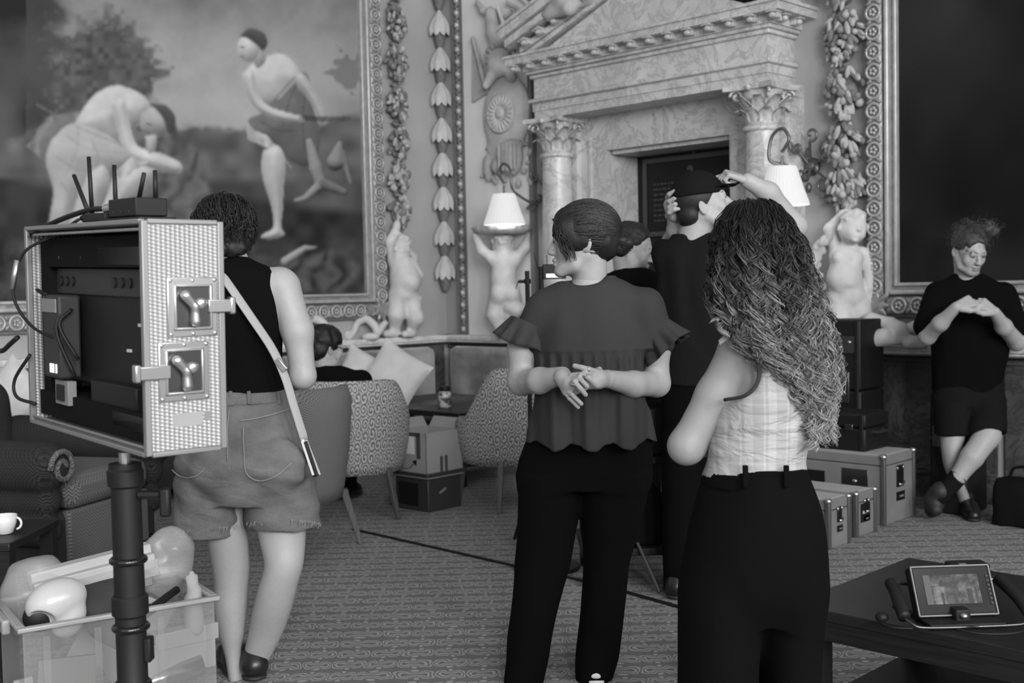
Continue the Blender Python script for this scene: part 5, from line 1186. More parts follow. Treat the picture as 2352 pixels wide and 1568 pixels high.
S = Solid(.03); S.stack(A.rows([(860, 1522, 1710, .02, .12), (940, 1520, 1714, .02, .13), (1020, 1520, 1712, .02, .12)])).stack(A.rows([(1000, 1520, 1622, .02, .1), (1150, 1520, 1620, .02, .09), (1280, 1522, 1606, .02, .075), (1352, 1526, 1594, .02, .07)])).stack(A.rows([(1000, 1612, 1712, .02, .1), (1150, 1625, 1715, .02, .09), (1280, 1640, 1720, .02, .075), (1352, 1645, 1715, .02, .07)])); S.field(folds(.005, 20)); garment(A.root, 'trousers', S, .01, 'trousers_black')
for u in (1555, 1680): p = J(u, 1378, -.02); q = J(u-14, 1378, .22); p[2] = q[2] = 0; shoe(A.root, p, q)
# ---- bearded man half hidden behind
A = Fig(1462, 1262, 5.9, 'person', 0.); A.J0 = A.J; tag(A.root, 'bearded short-haired man in dark tee looking down behind the woman with a bun', 'person'); J = A.J
hc = J(1452, 570); HR = Rz(1.45)@Rx(.30)
S, hf = head_solid(hc, HR, 1.02, False, J(1442, 632), (.058, .064)); hm = S.mesh(.005)
S = Solid(.03); S.cone(J(1450, 615), J(1450, 640), .062, .085).cone(J(1400, 660), J(1500, 660), .06).stack(A.rows([(650, 1390, 1515, 0, .1), (850, 1400, 1515, 0, .11), (950, 1400, 1515, 0, .11)]))
S.chain([J(1515, 670), J(1548, 770, -.03), J(1565, 850, -.22)], [.058, .045, .032]).chain([J(1395, 670), J(1378, 770, -.03), J(1420, 840, -.22)], [.058, .045, .032])
SH = Solid(.01); hand(SH, J(1565, 848, -.22), (.35, -.3, -.8), (-.5, -.8, .1), 1, (1.0, 1.2, .8)); hand(SH, J(1420, 840, -.22), (.5, -.4, -.1), (0, -.5, .8), -1, (.8, .8, .5))
V, F = merge(hm, S.mesh(.008), SH.mesh(.005)); tn = paint(V, .36, [((0, -.055, -.092), (.064, .062, .046), .10, .3), ((0, -.1, -.05), (.03, .02, .008), .12, .4)], hc, HR, 1.02); mesh_obj('body', V, F, 'skin', A.root, True, tone=tn); face_bits(A.root, hc, HR, 1.02)
S = Solid(.01); S.ell(hf(0, .02, .045), (.082, .104, .09), HR).ell(hf(0, .07, -.0), (.07, .05, .07), HR); S.ell(hf(0, -.11, -.01), (.09, .1, .1), HR, .012, True).field(lambda P: .004*vnoise(P, (60, 60, 60))); hair_obj(A.root, 'hair', [S.mesh(.006)], None, lo=.016)
S = Solid(.03); S.stack(A.rows([(612, 1425, 1478, 0, .075), (630, 1402, 1510, 0, .1), (665, 1384, 1530, 0, .12), (760, 1388, 1528, 0, .125), (900, 1390, 1525, 0, .13)])).cone(J(1512, 665), J(1538, 735, -.02), .082, .075).cone(J(1398, 665), J(1380, 735, -.02), .082, .075); S.field(folds(.006, 26)); garment(A.root, 'tee_shirt', S, .009, 'cloth_black')
S = Solid(.03); S.stack(A.rows([(890, 1394, 1520, 0, .12), (960, 1392, 1522, 0, .12)])).stack(A.rows([(940, 1392, 1458, 0, .09), (1240, 1398, 1445, 0, .075)])).stack(A.rows([(940, 1456, 1522, 0, .09), (1240, 1468, 1516, 0, .075)])); garment(A.root, 'trousers', S, .011, 'trousers_black')
for u in (1420, 1492): p = J(u, 1262, .06); q = J(u+14, 1262, -.18); p[2] = q[2] = 0; shoe(A.root, p, q)
# ---- man in shorts leaning at the ledge
A = Fig(2205, 1180, 6.54, 'person', 0.); tag(A.root, 'man in black tee and shorts leaning on the ledge with crossed ankles', 'person'); J = A.J
hc = J(2226, 574, -.04); HR = Rz(.22)@Rx(.42)
S, hf = head_solid(hc, HR, 1.02, False, J(2222, 640, .03), (.058, .066)); hm = S.mesh(.0045)
S = Solid(.03); S.cone(J(2222, 625, .02), J(2222, 650, .03), .062, .09).cone(J(2172, 674, .04), J(2288, 674, .04), .045).stack(A.rows([(660, 2172, 2284, .04, .08), (760, 2155, 2294, .04, .11), (900, 2152, 2296, .08, .12)]))
S.chain([J(2156, 682, .03), J(2130, 772, -.06), J(2160, 742, -.18), J(2196, 705, -.27)], [.052, .044, .04, .029]).chain([J(2306, 682, .03), J(2335, 785, -.06), J(2305, 750, -.18), J(2284, 716, -.27)], [.06, .046, .042, .029])
S.stack(A.rows([(940, 2150, 2225, .0, .09), (1000, 2160, 2215, -.04, .075), (1040, 2164, 2203, -.06, .064), (1080, 2172, 2200, -.05, .05), (1130, 2196, 2222, -.02, .042), (1160, 2206, 2232, -.0, .045)]), .015)
S.chain([J(2262, 940, -.02), J(2268, 1000, -.16), J(2232, 1050, -.20), J(2200, 1095, -.20), J(2160, 1140, -.18)], [.09, .07, .062, .045, .042], .015)
SH = Solid(.006); hand(SH, J(2196, 705, -.27), (.85, -.15, .35), (-.3, -.85, .5), 1, s=1.0, fans=[(.5, 1.0, .5), (.8, 1.1, .6), (1.0, 1.1, .6), (1.1, 1.1, .6)], thumb=(.2, .6, .2)); hand(SH, J(2284, 716, -.27), (-.75, -.15, .5), (.3, -.9, .4), -1, s=1.0, fans=[(.5, 1.0, .5), (.7, 1.1, .6), (.8, 1.1, .6), (.9, 1.1, .6)], thumb=(.2, .6, .2))
V, F = merge(hm, S.mesh(.007), SH.mesh(.0038)); tn = paint(V, .34, [((0, -.1, -.07), (.022, .012, .011), .2, .35), ((0, -.07, -.1), (.05, .05, .022), .26, .5)], hc, HR, 1.02); mesh_obj('body', V, F, 'skin', A.root, True, tone=tn); face_bits(A.root, hc, HR, 1.02, .08)
S = Solid(.015); S.ell(hf(0, .02, .042), (.088, .108, .096), HR); S.ell(hf(0, -.125, -.015), (.08, .095, .1), HR, .015, True).field(lambda P: .009*vnoise(P, (36, 36, 36))); mass = S.mesh(.006); bc = J(2272, 528, .1); S = Solid(.01).ell(bc, (.055, .05, .05)).field(lambda P: .012*vnoise(P, (40, 40, 40))); bun = S.mesh(.006)
rs = np.random.RandomState(8); fz = []
for k in range(260):
    d_ = unit(rs.randn(3)+(0, .5, .6)); p = np.array(hf(0, .02, .042))+HR@(d_*np.array((.09, .11, .1))); o = unit(rs.randn(3)*.6+HR@d_)*rs.uniform(.006, .02); fz.append(crv([p, p+o*.5+rs.randn(3)*.006, p+o+rs.randn(3)*.012, p+o*1.1+rs.randn(3)*.018], 4)[:12])
for k in range(70): p = bc+unit(rs.randn(3))*.04; fz.append(crv([p, p+rs.randn(3)*.014, p+rs.randn(3)*.022, p+rs.randn(3)*.03], 4)[:12])
hair_obj(A.root, 'hair', [mass, bun], [np.array(fz)], .0014, .0008, .045, .12)
S = Solid(.03); S.stack(A.rows([(630, 2190, 2258, .03, .07), (645, 2162, 2288, .03, .09), (668, 2146, 2310, .03, .11), (720, 2140, 2318, .03, .125), (790, 2140, 2318, .03, .135), (860, 2142, 2304, .05, .135), (896, 2142, 2302, .06, .135)])).cone(J(2156, 676, .03), J(2136, 748, -.035), .076, .084).cone(J(2304, 676, .03), J(2328, 752, -.035), .076, .084)
S.ell(J(2224, 628, -.08), (.066, .1, .045), None, .01, True).field(lambda P: .008*vnoise(P, (8, 8, 5))+.004*vnoise(P, (20, 20, 12))); garment(A.root, 'tee_shirt', S, .008, 'cloth_black')
S = Solid(.025); S.stack(A.rows([(876, 2144, 2302, .06, .13), (930, 2146, 2302, .03, .13)])).stack(A.rows([(915, 2146, 2226, .02, .12), (998, 2150, 2222, -.03, .105)])).chain([J(2262, 925, .02), J(2266, 985, -.12)], [.11, .105]).cut(J(2266, 996, -.14), (0, -.35, -1), .005); S.field(folds(.006, 18)); garment(A.root, 'shorts', S, .008, 'cloth_black_soft')
S = Solid(.015).chain([J(2204, 1090, -.20), J(2160, 1140, -.18)], [.05, .048]).cut(J(2204, 1090, -.2), (.5, 0, .6)); garment(A.root, 'sock', S, .008, 'cloth_black_soft')
S = Solid(.02).chain([J(2160, 1128, -.18), J(2146, 1150, -.15), J(2140, 1172, -.08)], [.055, .052, .04]).cone(J(2146, 1150, -.15), J(2150, 1170, -.2), .05, .035); garment(A.root, 'shoe', S, .008, 'dark_grey')
p = J(2218, 1180, .04); q = J(2240, 1180, -.2); p[2] = q[2] = 0; shoe(A.root, p, q)
# ---- seated man in spectacles, back view
A = Fig(765, 1150, 7.05, 'person', 0.); tag(A.root, 'man with dark hair, glasses and black jacket sitting with his back turned', 'person'); J = A.J
hc = J(750, 797); HR = Rz(2.25)@Rx(.15)
S, hf = head_solid(hc, HR, 1.02, False, J(752, 858), (.058, .066)); hm = S.mesh(.005)
S = Solid(.03); S.stack(A.rows([(860, 700, 815, 0, .1), (1000, 700, 830, 0, .12)])).chain([J(765, 1000, .05), J(790, 1010, .4), J(790, 1120, .45)], [.1, .07, .045]).chain([J(735, 1000, .05), J(750, 1010, .4), J(755, 1120, .45)], [.1, .07, .045])
S.chain([J(690, 880), J(680, 950, .1), J(720, 945, .32)], [.055, .045, .03]).chain([J(835, 880), J(850, 950, .1), J(810, 945, .32)], [.055, .045, .03]); SH = Solid(.01); hand(SH, J(720, 945, .32), (.5, .8, 0), (0, 0, 1), 1); hand(SH, J(810, 945, .32), (-.5, .8, 0), (0, 0, 1), -1)
body_obj(A.root, [hm, S.mesh(.009), SH.mesh(.006)], .34)
S = Solid(.015); S.ell(hf(0, .02, .04), (.092, .112, .1), HR).ell(hf(0, .06, -.02), (.08, .065, .075), HR); S.ell(hf(0, -.12, -.03), (.075, .09, .1), HR, .015, True).field(lambda P: .011*vnoise(P, (32, 32, 32))); hair_obj(A.root, 'hair', [S.mesh(.006)], None, lo=.010)
gl = tag(empty('spectacles', lev2w(*A.b), PI/4), 'thin framed glasses worn by the seated man', 'glasses')
for g_ in (-1, 1):
    V, F = sweep([hf(.032*g_+.022*math.cos(a), -.108, .0+.02*math.sin(a)) for a in np.linspace(0, 2*PI, 17)], .0022, 5); mesh_obj('rim', V, F, 'black', gl, True); V, F = sweep([hf(.055*g_, -.105, .004), hf(.083*g_, -.03, .006), hf(.085*g_, .015, -.01)], .002, 5); mesh_obj('temple', V, F, 'black', gl, True)
S = Solid(.03); S.stack(A.rows([(838, 728, 780, .0, .075), (850, 706, 812, .0, .1), (868, 690, 838, .0, .12), (920, 684, 848, .0, .13), (1000, 690, 846, .02, .14)])).chain([J(700, 875), J(682, 955, .08)], [.07, .06]).chain([J(828, 875), J(850, 955, .08)], [.07, .06]).field(folds(.005, 20)); garment(A.root, 'jacket', S, .01, 'cloth_black')
S = Solid(.03); S.chain([J(770, 1000, .05), J(792, 1010, .40)], [.11, .085]).chain([J(792, 1012, .40), J(795, 1120, .45)], [.085, .07]).chain([J(735, 1000, .05), J(752, 1010, .4)], [.11, .085]).chain([J(752, 1012, .40), J(757, 1120, .45)], [.085, .07]); garment(A.root, 'trousers', S, .011, 'cloth_black')
for u in (757, 797): p = J(u, 1140, .42); q = J(u+30, 1140, .62); p[2] = q[2] = 0; shoe(A.root, p, q, 'black_gloss')
# ------------------------------------------------------------------ furniture
def scroll_fab(lo, hi, sc=11.):
    def f(nt, b):
        tc = nn(nt, 'ShaderNodeTexCoord'); v = tc.outputs['UV']; mp = nn(nt, 'ShaderNodeMapping'); mp.inputs['Scale'].default_value = (sc, sc, 1); nt.links.new(v, mp.inputs[0])
        vo = nn(nt, 'ShaderNodeTexVoronoi', i={'Scale': 1., 'Randomness': .35}); nt.links.new(mp.outputs[0], vo.inputs['Vector'])
        su = nn(nt, 'ShaderNodeVectorMath', operation='SUBTRACT'); nt.links.new(mp.outputs[0], su.inputs[0]); nt.links.new(vo.outputs['Position'], su.inputs[1])
        sp = nn(nt, 'ShaderNodeSeparateXYZ'); nt.links.new(su.outputs[0], sp.inputs[0]); an = math_(nt, 'ARCTAN2', sp.outputs[1], sp.outputs[0])
        w_ = math_(nt, 'SINE', math_(nt, 'ADD', math_(nt, 'MULTIPLY', vo.outputs['Distance'], 22.), an)); pet = math_(nt, 'MULTIPLY', math_(nt, 'SINE', math_(nt, 'MULTIPLY', an, 5.)), .35)
        nt.links.new(ramp(nt, math_(nt, 'MULTIPLY_ADD', math_(nt, 'ADD', w_, pet), .5, .5), [(.42, lo), (.6, hi)]), b.inputs['Base Color']); bump(nt, b, w_, .3, .004)
    return f
mat('scroll_fabric', .25, .95, spec=.1, build=scroll_fab(.13, .42, 14.)); mat('scroll_fabric_plain', .2, .95, spec=.1)
def twill(lo, hi, sc=70):
    def f(nt, b):
        v = coords(nt, 'Object'); sp = nn(nt, 'ShaderNodeSeparateXYZ'); nt.links.new(v, sp.inputs[0])
        zz = math_(nt, 'PINGPONG', math_(nt, 'ADD', math_(nt, 'MULTIPLY', sp.outputs[0], sc*.5), math_(nt, 'MULTIPLY', sp.outputs[1], sc*.5)), .5)
        w_ = math_(nt, 'SINE', math_(nt, 'ADD', math_(nt, 'MULTIPLY', sp.outputs[2], sc*4.), math_(nt, 'MULTIPLY', zz, 14.)))
        nt.links.new(ramp(nt, math_(nt, 'MULTIPLY_ADD', w_, .5, .5), [(.3, lo), (.7, hi)]), b.inputs['Base Color'])
    return f
mat('twill', .15, .95, spec=.1, build=twill(.09, .19, 130)); mat('tweed_dark', .06, .95, spec=.1, build=twill(.02, .045, 120)); mat('tweed_light', .14, .95, spec=.1, build=twill(.07, .19, 110))
def grainf(lo, hi, ax=(1, 22, 22)): return lambda nt, b: nt.links.new(ramp(nt, noise(nt, coords(nt, 'Object', ax), 6, 5), [(.35, lo), (.65, hi)]), b.inputs['Base Color'])
mat('wood_dark', .012, .45, spec=.3, build=grainf(.007, .014)); mat('wood_leg', .07, .45, build=grainf(.05, .09, (20, 20, 1))); mat('wood_table', .012, .38, spec=.4, build=grainf(.007, .014, (2, 40, 40)))
mat('velvet', .2, .8, spec=.2, build=mottled(.12, .34, 3.5, 5), **{'Sheen Weight': .5}); mat('velvet_seat', .08, .85, build=mottled(.06, .11, 5, 4)); mat('cushion', .55, .85, build=mottled(.52, .6, 8, 3, .1))
mat('cardboard', .27, .85, build=mottled(.25, .29, 3, 3)); mat('tape_dark', .06, .4); mat('paper', .62, .8); mat('crate_dark', .03, .5); mat('china', .75, .2)
def uvgrid(o, nu, nv):
    me = o.data; uv = me.uv_layers.new(name='UVMap'); li = np.empty(len(me.loops), np.int32); me.loops.foreach_get('vertex_index', li)
    return uv, li
def tub_chair(name, label, loc, yaw, m, group=None, w_=.33, top=.82, plain=None, arm=.60):
    """faces +Y at yaw 0"""
    r = tag(empty(name, loc, yaw), label, 'chair', group)
    n, mr = 40, 9; V = []; UV = []
    for side in (0, 1):                      # 0 outer, 1 inner
        for i in range(n+1):
            ph = math.radians(-118+236*i/n); a_ = abs(math.degrees(ph)); zt = top-(top-arm)*sstep(48, 100, a_) if True else top
            for j in range(mr+1):
                t = j/mr; z = .27+(zt-.27)*t; rad = w_*(.86+.14*t)+(.015*math.sin(PI*t)); rad -= .085*side
                if j == mr: rad += (-.022 if side == 0 else .022)
                x = rad*math.sin(ph); y = -rad*.96*math.cos(ph)-.02*t; V.append((x, y, z)); UV.append((ph*w_*1.6, z*1.0))
    N = (n+1)*(mr+1); F = []
    idx = lambda s, i, j: s*N+i*(mr+1)+j
    for i in range(n):
        for j in range(mr):
            F.append((idx(0, i, j), idx(0, i+1, j), idx(0, i+1, j+1), idx(0, i, j+1))); F.append((idx(1, i, j+1), idx(1, i+1, j+1), idx(1, i+1, j), idx(1, i, j)))
        F.append((idx(0, i, mr), idx(0, i+1, mr), idx(1, i+1, mr), idx(1, i, mr))); F.append((idx(1, i, 0), idx(1, i+1, 0), idx(0, i+1, 0), idx(0, i, 0)))
    for i in (0, n):
        for j in range(mr): q = (idx(0, i, j), idx(0, i, j+1), idx(1, i, j+1), idx(1, i, j)); F.append(q if i == 0 else q[::-1])
    o = mesh_obj('back_shell', V, F, m, r, True); me = o.data; uv = me.uv_layers.new(name='UVMap'); li = np.empty(len(me.loops), np.int32); me.loops.foreach_get('vertex_index', li); uv.data.foreach_set('uv', np.array(UV, np.float32)[li].ravel())
    S = Solid(.03); S.stack([(.27, 0, .03, w_-.06, w_-.04), (.36, 0, .03, w_-.055, w_-.035), (.42, 0, .03, w_-.06, w_-.04)]); V, F = S.mesh(.012); mesh_obj('seat', V, F, plain or m, r, True)
    for sx in (-1, 1):
        for sy, dx in ((-1, .06), (1, .03)): MB().tube([(sx*(w_*.60), sy*.20, .30), (sx*(w_*.60+dx), sy*(.20+dx), 0.)], [.028, .017], 4).build('leg', 'wood_leg', r, bev=.003)
    return r
def floor_at(u, v): p = wz(u, v, 0.); return (p.x, p.y, 0.)
def at(u, d, z=0.): p = lev2w((u-1176)/FPX*d, d, z); return (p.x, p.y, z)
tub_chair('tub_chair', 'scroll patterned tub chair with the seated man in it', at(800, 7.0), PI/4+.1, 'scroll_fabric', 'patterned tub chairs', .36, .83)
tub_chair('tub_chair', 'scroll patterned tub chair behind the folded-hands woman', at(1168, 7.25), PI/4+.62, 'scroll_fabric', 'patterned tub chairs', .36, .87, arm=.56)
tub_chair('tub_chair', 'plain twill tub chair next to the denim shorts', at(655, 6.05), PI/4+1.0, 'twill', None, .33, .86)
# herringbone armchair on the left
r = tag(empty('armchair', at(45, 5.5), PI/4-1.85), 'dark herringbone armchair with rolled arms behind the flight case stand', 'armchair'); r.scale = (1.12, 1.12, 1.12)
MB().bb((-.36, -.38, .12), (.36, .40, .36)).build('base', 'tweed_dark', r, bev=.03); MB().bb((-.27, -.30, .36), (.27, .44, .50)).build('seat_cushion', 'tweed_light', r, bev=.05); MB().bb((-.27, .38, .13), (.27, .42, .36)).build('front_rail', 'tweed_light', r, bev=.01)
S = Solid(.04); S.chain([(-.26, -.36, .45), (-.28, -.42, .74)], [.10, .09]).chain([(.26, -.36, .45), (.28, -.42, .74)], [.1, .09]).cone((-.24, -.42, .74), (.24, -.42, .74), .10).cone((-.2, -.36, .5), (.2, -.36, .5), .1).cone((-.2, -.4, .72), (.2, -.4, .72), .1); [S.cone((-.22, -.37-.01*k, .52+.1*k), (.22, -.37-.01*k, .52+.1*k), .1) for k in range(3)]; garment(r, 'backrest', S, .014, 'tweed_dark')
for sx in (-1, 1):
    S = Solid(.03); S.cone((sx*.37, -.32, .56), (sx*.37, .38, .55), .105, .10).cone((sx*.35, -.3, .3), (sx*.35, .36, .3), .07); S.cone((sx*.35, -.3, .42), (sx*.35, .37, .42), .065); arm_o = garment(r, 'arm', S, .012, 'tweed_dark')
    pts = [(sx*.37+.075*(1-k/22)*math.cos(k*.55)*sx, .475, .55+.075*(1-k/22)*math.sin(k*.55)) for k in range(18)]; V, F = sweep(pts, .012, 6); mesh_obj('scroll_piping', V, F, 'tweed_light', arm_o, True)
    for sy in (-.32, .34): MB().tube([(sx*.3, sy, .12), (sx*.31, sy, 0)], [.03, .02], 8).build('leg', 'wood_dark', r)
# velvet settees in the corner
def settee(label, x0, x1, rot, org, back):
    r = tag(empty('settee', org, rot), label, 'sofa', 'velvet settees in the corner'); L = x1-x0; cx = (x0+x1)/2
    b0, b1 = back
    MB().bb((b0, -.27, .30), (b1, -.145, .865)).build('backrest', 'velvet', r, bev=.055); MB().bb((x0, -.78, .30), (x1, -.25, .47)).build('seat', 'velvet_seat', r, bev=.04); MB().bb((x0+.01, -.77, .08), (x1-.01, -.15, .30)).build('base', 'crate_dark', r)
    for x in (x0+.06, x1-.06):
        for y in (-.72, -.2): MB().tube([(x, y, .1), (x, y, 0)], [.025, .018], 6).build('leg', 'wood_dark', r)
    return r
settee('long velvet settee under the figure painting', -4.7, -.28, PI/2, (0, 0, 0), (-4.7, -.36)); settee('short velvet settee below the trophy relief', .80, 1.22, 0, (0, 0, 0), (.30, 1.08))
def cushion(label, p, s, yaw, roll, lean=.2, group='pale scatter cushions', m='cushion'):
    V = []; F = []; n = 14
    for sd in (1, -1):
        for i in range(n+1):
            for j in range(n+1):
                a, b_ = 2*i/n-1, 2*j/n-1; k = (1-a*a)*(1-b_*b_); pin = 1-.10*(1-a*a)*0-.07*(a*a*(1-b_*b_)+b_*b_*(1-a*a))*0; q = 1-.09*((1-a*a) if abs(b_) > .99 else 0)
                sx = 1-.08*(1-b_*b_)*abs(a)**4; sz = 1-.08*(1-a*a)*abs(b_)**4; V.append((a*s/2*sx, sd*.075*max(k, 0)**.5, b_*s/2*sz))
    N = (n+1)**2
    for i in range(n):
        for j in range(n): a = i*(n+1)+j; F.append((a, a+1, a+n+2, a+n+1)); F.append((N+a+n+1, N+a+n+2, N+a+1, N+a))
    V = np.array(V)@(Rz(yaw)@Rx(lean)@Ry(roll)).T; o = mesh_obj('scatter_cushion', V, F, m, None, True); o.location = p; tag(o, label, 'cushion', group); return o
cushion('large pale cushion standing on its corner against the settee', wpt(908, 862, 8.95), .44, PI/4+.2, .62, -.25); cushion('small pale cushion behind the seated man', wpt(828, 858, 9.05), .36, PI/4, .5, -.2); cushion('pale cushion at the far left beyond the case', wpt(28, 908, 6.95), .36, PI/4, .75, -.2)
# low table with a jar
r = tag(empty('coffee_table', at(1085, 8.3), 0.), 'low dark table with an under-shelf between the settee and tub chair', 'table')
MB().bb((-.3, -.42, .47), (.3, .42, .51)).build('top', 'wood_dark', r, bev=.005); MB().bb((-.27, -.39, .13), (.27, .39, .16)).build('shelf', 'wood_dark', r)
for sx in (-.27, .27):
    for sy in (-.39, .39): MB().bb((sx-.03, sy-.03, 0), (sx+.03, sy+.03, .47)).build('leg', 'wood_dark', r)
p = wpt(1022, 924, 8.2); r = tag(empty('jar', (p.x, p.y, .51)), 'patterned jar with a dark lid on the low table', 'jar')
def jarm(nt, b): nt.links.new(ramp(nt, noise(nt, coords(nt, 'Object'), 26, 2), [(.42, .06), (.58, .5)]), b.inputs['Base Color'])
mat('jar_print', .3, .3, build=jarm); MB().lathe([(.04, 0), (.047, .01), (.047, .10), (.038, .12)], 18).build('glass_body', 'jar_print', r, smooth=True); MB().lathe([(.036, .12), (.04, .122), (.04, .15), (.03, .155)], 18).build('lid', 'black', r, smooth=True)
# crate with an open carton on it
yaw = PI/4-.75
c = floor_at(985, 1163); r = tag(empty('crate', c, yaw), 'dark lidded crate under the open cardboard carton', 'crate')
MB().bb((-.15, -.14, 0), (.15, .14, .20)).build('body', 'crate_dark', r, bev=.008); MB().bb((-.16, -.15, .20), (.16, .15, .235)).build('lid', 'crate_dark', r, bev=.006); MB().bb((-.163, -.153, .205), (.163, .153, .214)).build('lid_rim', 'mid_grey', r)
MB().bb((-.12, -.142, .03), (.06, -.139, .17)).build('handle_recess', 'black', r); MB().box((.151, -.02, .12), (.002, .06, .015), Rx(.4)).build('scuff_mark', 'mid_grey', r)
r = tag(empty('cardboard_box', (c[0], c[1], .235), yaw), 'open cardboard carton with label and curved arrow print on the crate', 'box')
bx = MB(); X_, Y_, Z_, T_ = .155, .155, .25, .006
for q in (((-X_, -Y_, 0), (X_, Y_, T_)), ((-X_, -Y_, 0), (X_, -Y_+T_, Z_)), ((-X_, Y_-T_, 0), (X_, Y_, Z_)), ((-X_, -Y_, 0), (-X_+T_, Y_, Z_)), ((X_-T_, -Y_, 0), (X_, Y_, Z_))): bx.bb(*q)
bx.build('carton', 'cardboard', r)
MB().box((0, Y_+.02, Z_+.025), (2*X_-.02, .006, .08), Rx(-.6)).build('flap', 'cardboard', r); MB().box((-X_-.02, 0, Z_+.025), (.006, 2*Y_-.02, .08), Ry(-.6)).build('flap', 'cardboard', r)
MB().bb((-.15, -Y_-.002, .225), (.1, -Y_, .248)).build('tape', 'tape_dark', r); MB().bb((-.11, -Y_-.0025, .115), (.05, -Y_, .225)).build('label', 'paper', r); MB().bb((.07, -Y_-.002, .09), (.105, -Y_, .25)).build('tape', 'tape_dark', r)
V, F = sweep(crv([(-.15, -Y_-.001, .05), (-.08, -Y_-.001, .022), (.0, -Y_-.001, .028), (.05, -Y_-.001, .06)], 6), .008, 6, True, .2); mesh_obj('arrow_print', V, F, 'black', r); MB().prism([(.03, .072), (.066, .045), (.07, .085)], -Y_-.0022, -Y_-.0005, axis=1).build('arrow_head', 'black', r)
for y in (-.04, -.0): MB().bb((X_, y, .0), (X_+.002, y+.022, .1)).build('tape', 'tape_dark', r)
tx = MB()
for k in range(5): tx.bb((-.1, -Y_-.0035, .135+.016*k), (-.1+.05+.02*(k % 3), -Y_-.0025, .146+.016*k))
tag(tx.build('label_print', 'mid_grey', r), kind='stuff')
# small dark table with a cup at the left edge
d_ = 4.2; r = tag(empty('side_table', at(-75, d_), PI/4), 'small dark side table at the left edge', 'table'); MB().bb((-.22, -.22, .47), (.22, .22, .50)).build('top', 'wood_dark', r, bev=.005)
for sx in (-.19, .19):
    for sy in (-.19, .19): MB().bb((sx-.025, sy-.025, 0), (sx+.025, sy+.025, .47)).build('leg', 'wood_dark', r)
MB().bb((-.19, -.2, .38), (.19, -.18, .47)).build('apron', 'wood_dark', r)
p = at(-8, d_-.05, .50); r = tag(empty('teacup', p, PI/4), 'white china cup with a handle on the small side table', 'cup'); MB().lathe([(.02, 0), (.03, .004), (.042, .04), (.045, .068), (.042, .068), (.038, .04), (.02, .008)], 20).build('bowl', 'china', r, smooth=True); V, F = sweep([(.04+.022*math.sin(a), 0, .038-.022*math.cos(a)) for a in np.linspace(.2, 2.9, 9)], .0045, 6); mesh_obj('handle', V, F, 'china', r, True)
# near coffee table, right
zt = .45; f0 = wz(1876, 1394, zt); f1 = wz(2352, 1500, zt); l1 = wz(2031, 1301, zt); tx0 = l1.x; ty0 = (f0.y+f1.y)/2
r = tag(empty('coffee_table', (tx0, ty0, 0)), 'large dark wood coffee table carrying the handheld monitor', 'table'); TW, TL = .72, 1.35
MB().bb((0, 0, zt-.03), (TL, TW, zt)).build('top', 'wood_table', r, bev=.003); ap = MB(); MB().bb((.01, .005, zt-.085), (TL-.01, .035, zt-.03)).build('apron', 'wood_dark', r); MB().bb((.01, TW-.035, zt-.085), (TL-.01, TW-.005, zt-.03)).build('apron', 'wood_dark', r); MB().bb((.005, .035, zt-.085), (.035, TW-.035, zt-.03)).build('apron', 'wood_dark', r)
for x in (.05, TL-.05):
    for y in (.05, TW-.05): MB().bb((x-.035, y-.035, 0), (x+.035, y+.035, zt-.03)).build('leg', 'wood_dark', r)
MB().bb((.03, .03, .13), (TL-.03, TW-.03, .16)).build('shelf', 'wood_dark', r)
# cable across the carpet
pts = [np.array(wz(u, v, .006)) for u, v in ((812, 1215), (1000, 1257), (1190, 1300), (1340, 1333), (1560, 1393), (1800, 1465))]; V, F = sweep(crv(pts, 6), .011, 6, True, .5); tag(mesh_obj('floor_cable', V, F, 'black', None, True), 'straight dark cable lying across the patterned carpet', 'cable')
# ------------------------------------------------------------------ film equipment
def dimple(nt, b):
    v = coords(nt, 'Object', (1, 1, 1), (0, 0, 0)); sp = nn(nt, 'ShaderNodeSeparateXYZ'); nt.links.new(v, sp.inputs[0]); k = 540.
    hz = math_(nt, 'ADD', sp.outputs[0], sp.outputs[1]); a = math_(nt, 'SINE', math_(nt, 'MULTIPLY', math_(nt, 'ADD', hz, sp.outputs[2]), k*.8)); c = math_(nt, 'SINE', math_(nt, 'MULTIPLY', math_(nt, 'SUBTRACT', math_(nt, 'MULTIPLY', hz, .5), sp.outputs[2]), k*.8))
    h = math_(nt, 'MULTIPLY', a, c); bump(nt, b, h, .6, .003); nt.links.new(ramp(nt, math_(nt, 'MULTIPLY_ADD', h, .5, .5), [(.2, .26), (.8, .46)]), b.inputs['Base Color'])
mat('alu_dimple', .6, .45, .25, build=dimple); mat('alu_edge', .24, .45, .5); mat('steel', .55, .3, .95); mat('steel_dark', .12, .3, .9); mat('case_grey', .17, .6, build=mottled(.16, .19, 8, 3)); mat('case_top', .42, .55); mat('case_edge', .10, .5, .4)
mat('rubber', .008, .55, spec=.3); mat('screen_off', .015, .12); mat('label_white', .5, .6)
def led(nt, b): b.inputs['Emission Color'].default_value = g(1.); b.inputs['Emission Strength'].default_value = .55
mat('led', .8, .4, build=led)
# monitor flight case on a stand: local frame X along the open face (far-left -> near-right), Y into the room behind the face
nearp = lev(338, 1049, 2.2); nz0 = nearp[2]; Wc, Hc, Dc = .66, .452, .165
ang = math.atan2(.5, -.43)                              # level direction from the near edge to the far-left edge
k0 = np.array(nearp); ex = np.array((math.cos(ang), math.sin(ang)))      # open-face axis, level coords
fc = tag(empty('monitor_case', lev2w(k0[0], k0[1], nz0), PI/4+ang-PI), 'open aluminium flight case holding a dark monitor, on a black stand', 'case')
fc.rotation_euler = (0, .030, PI/4+ang-PI)
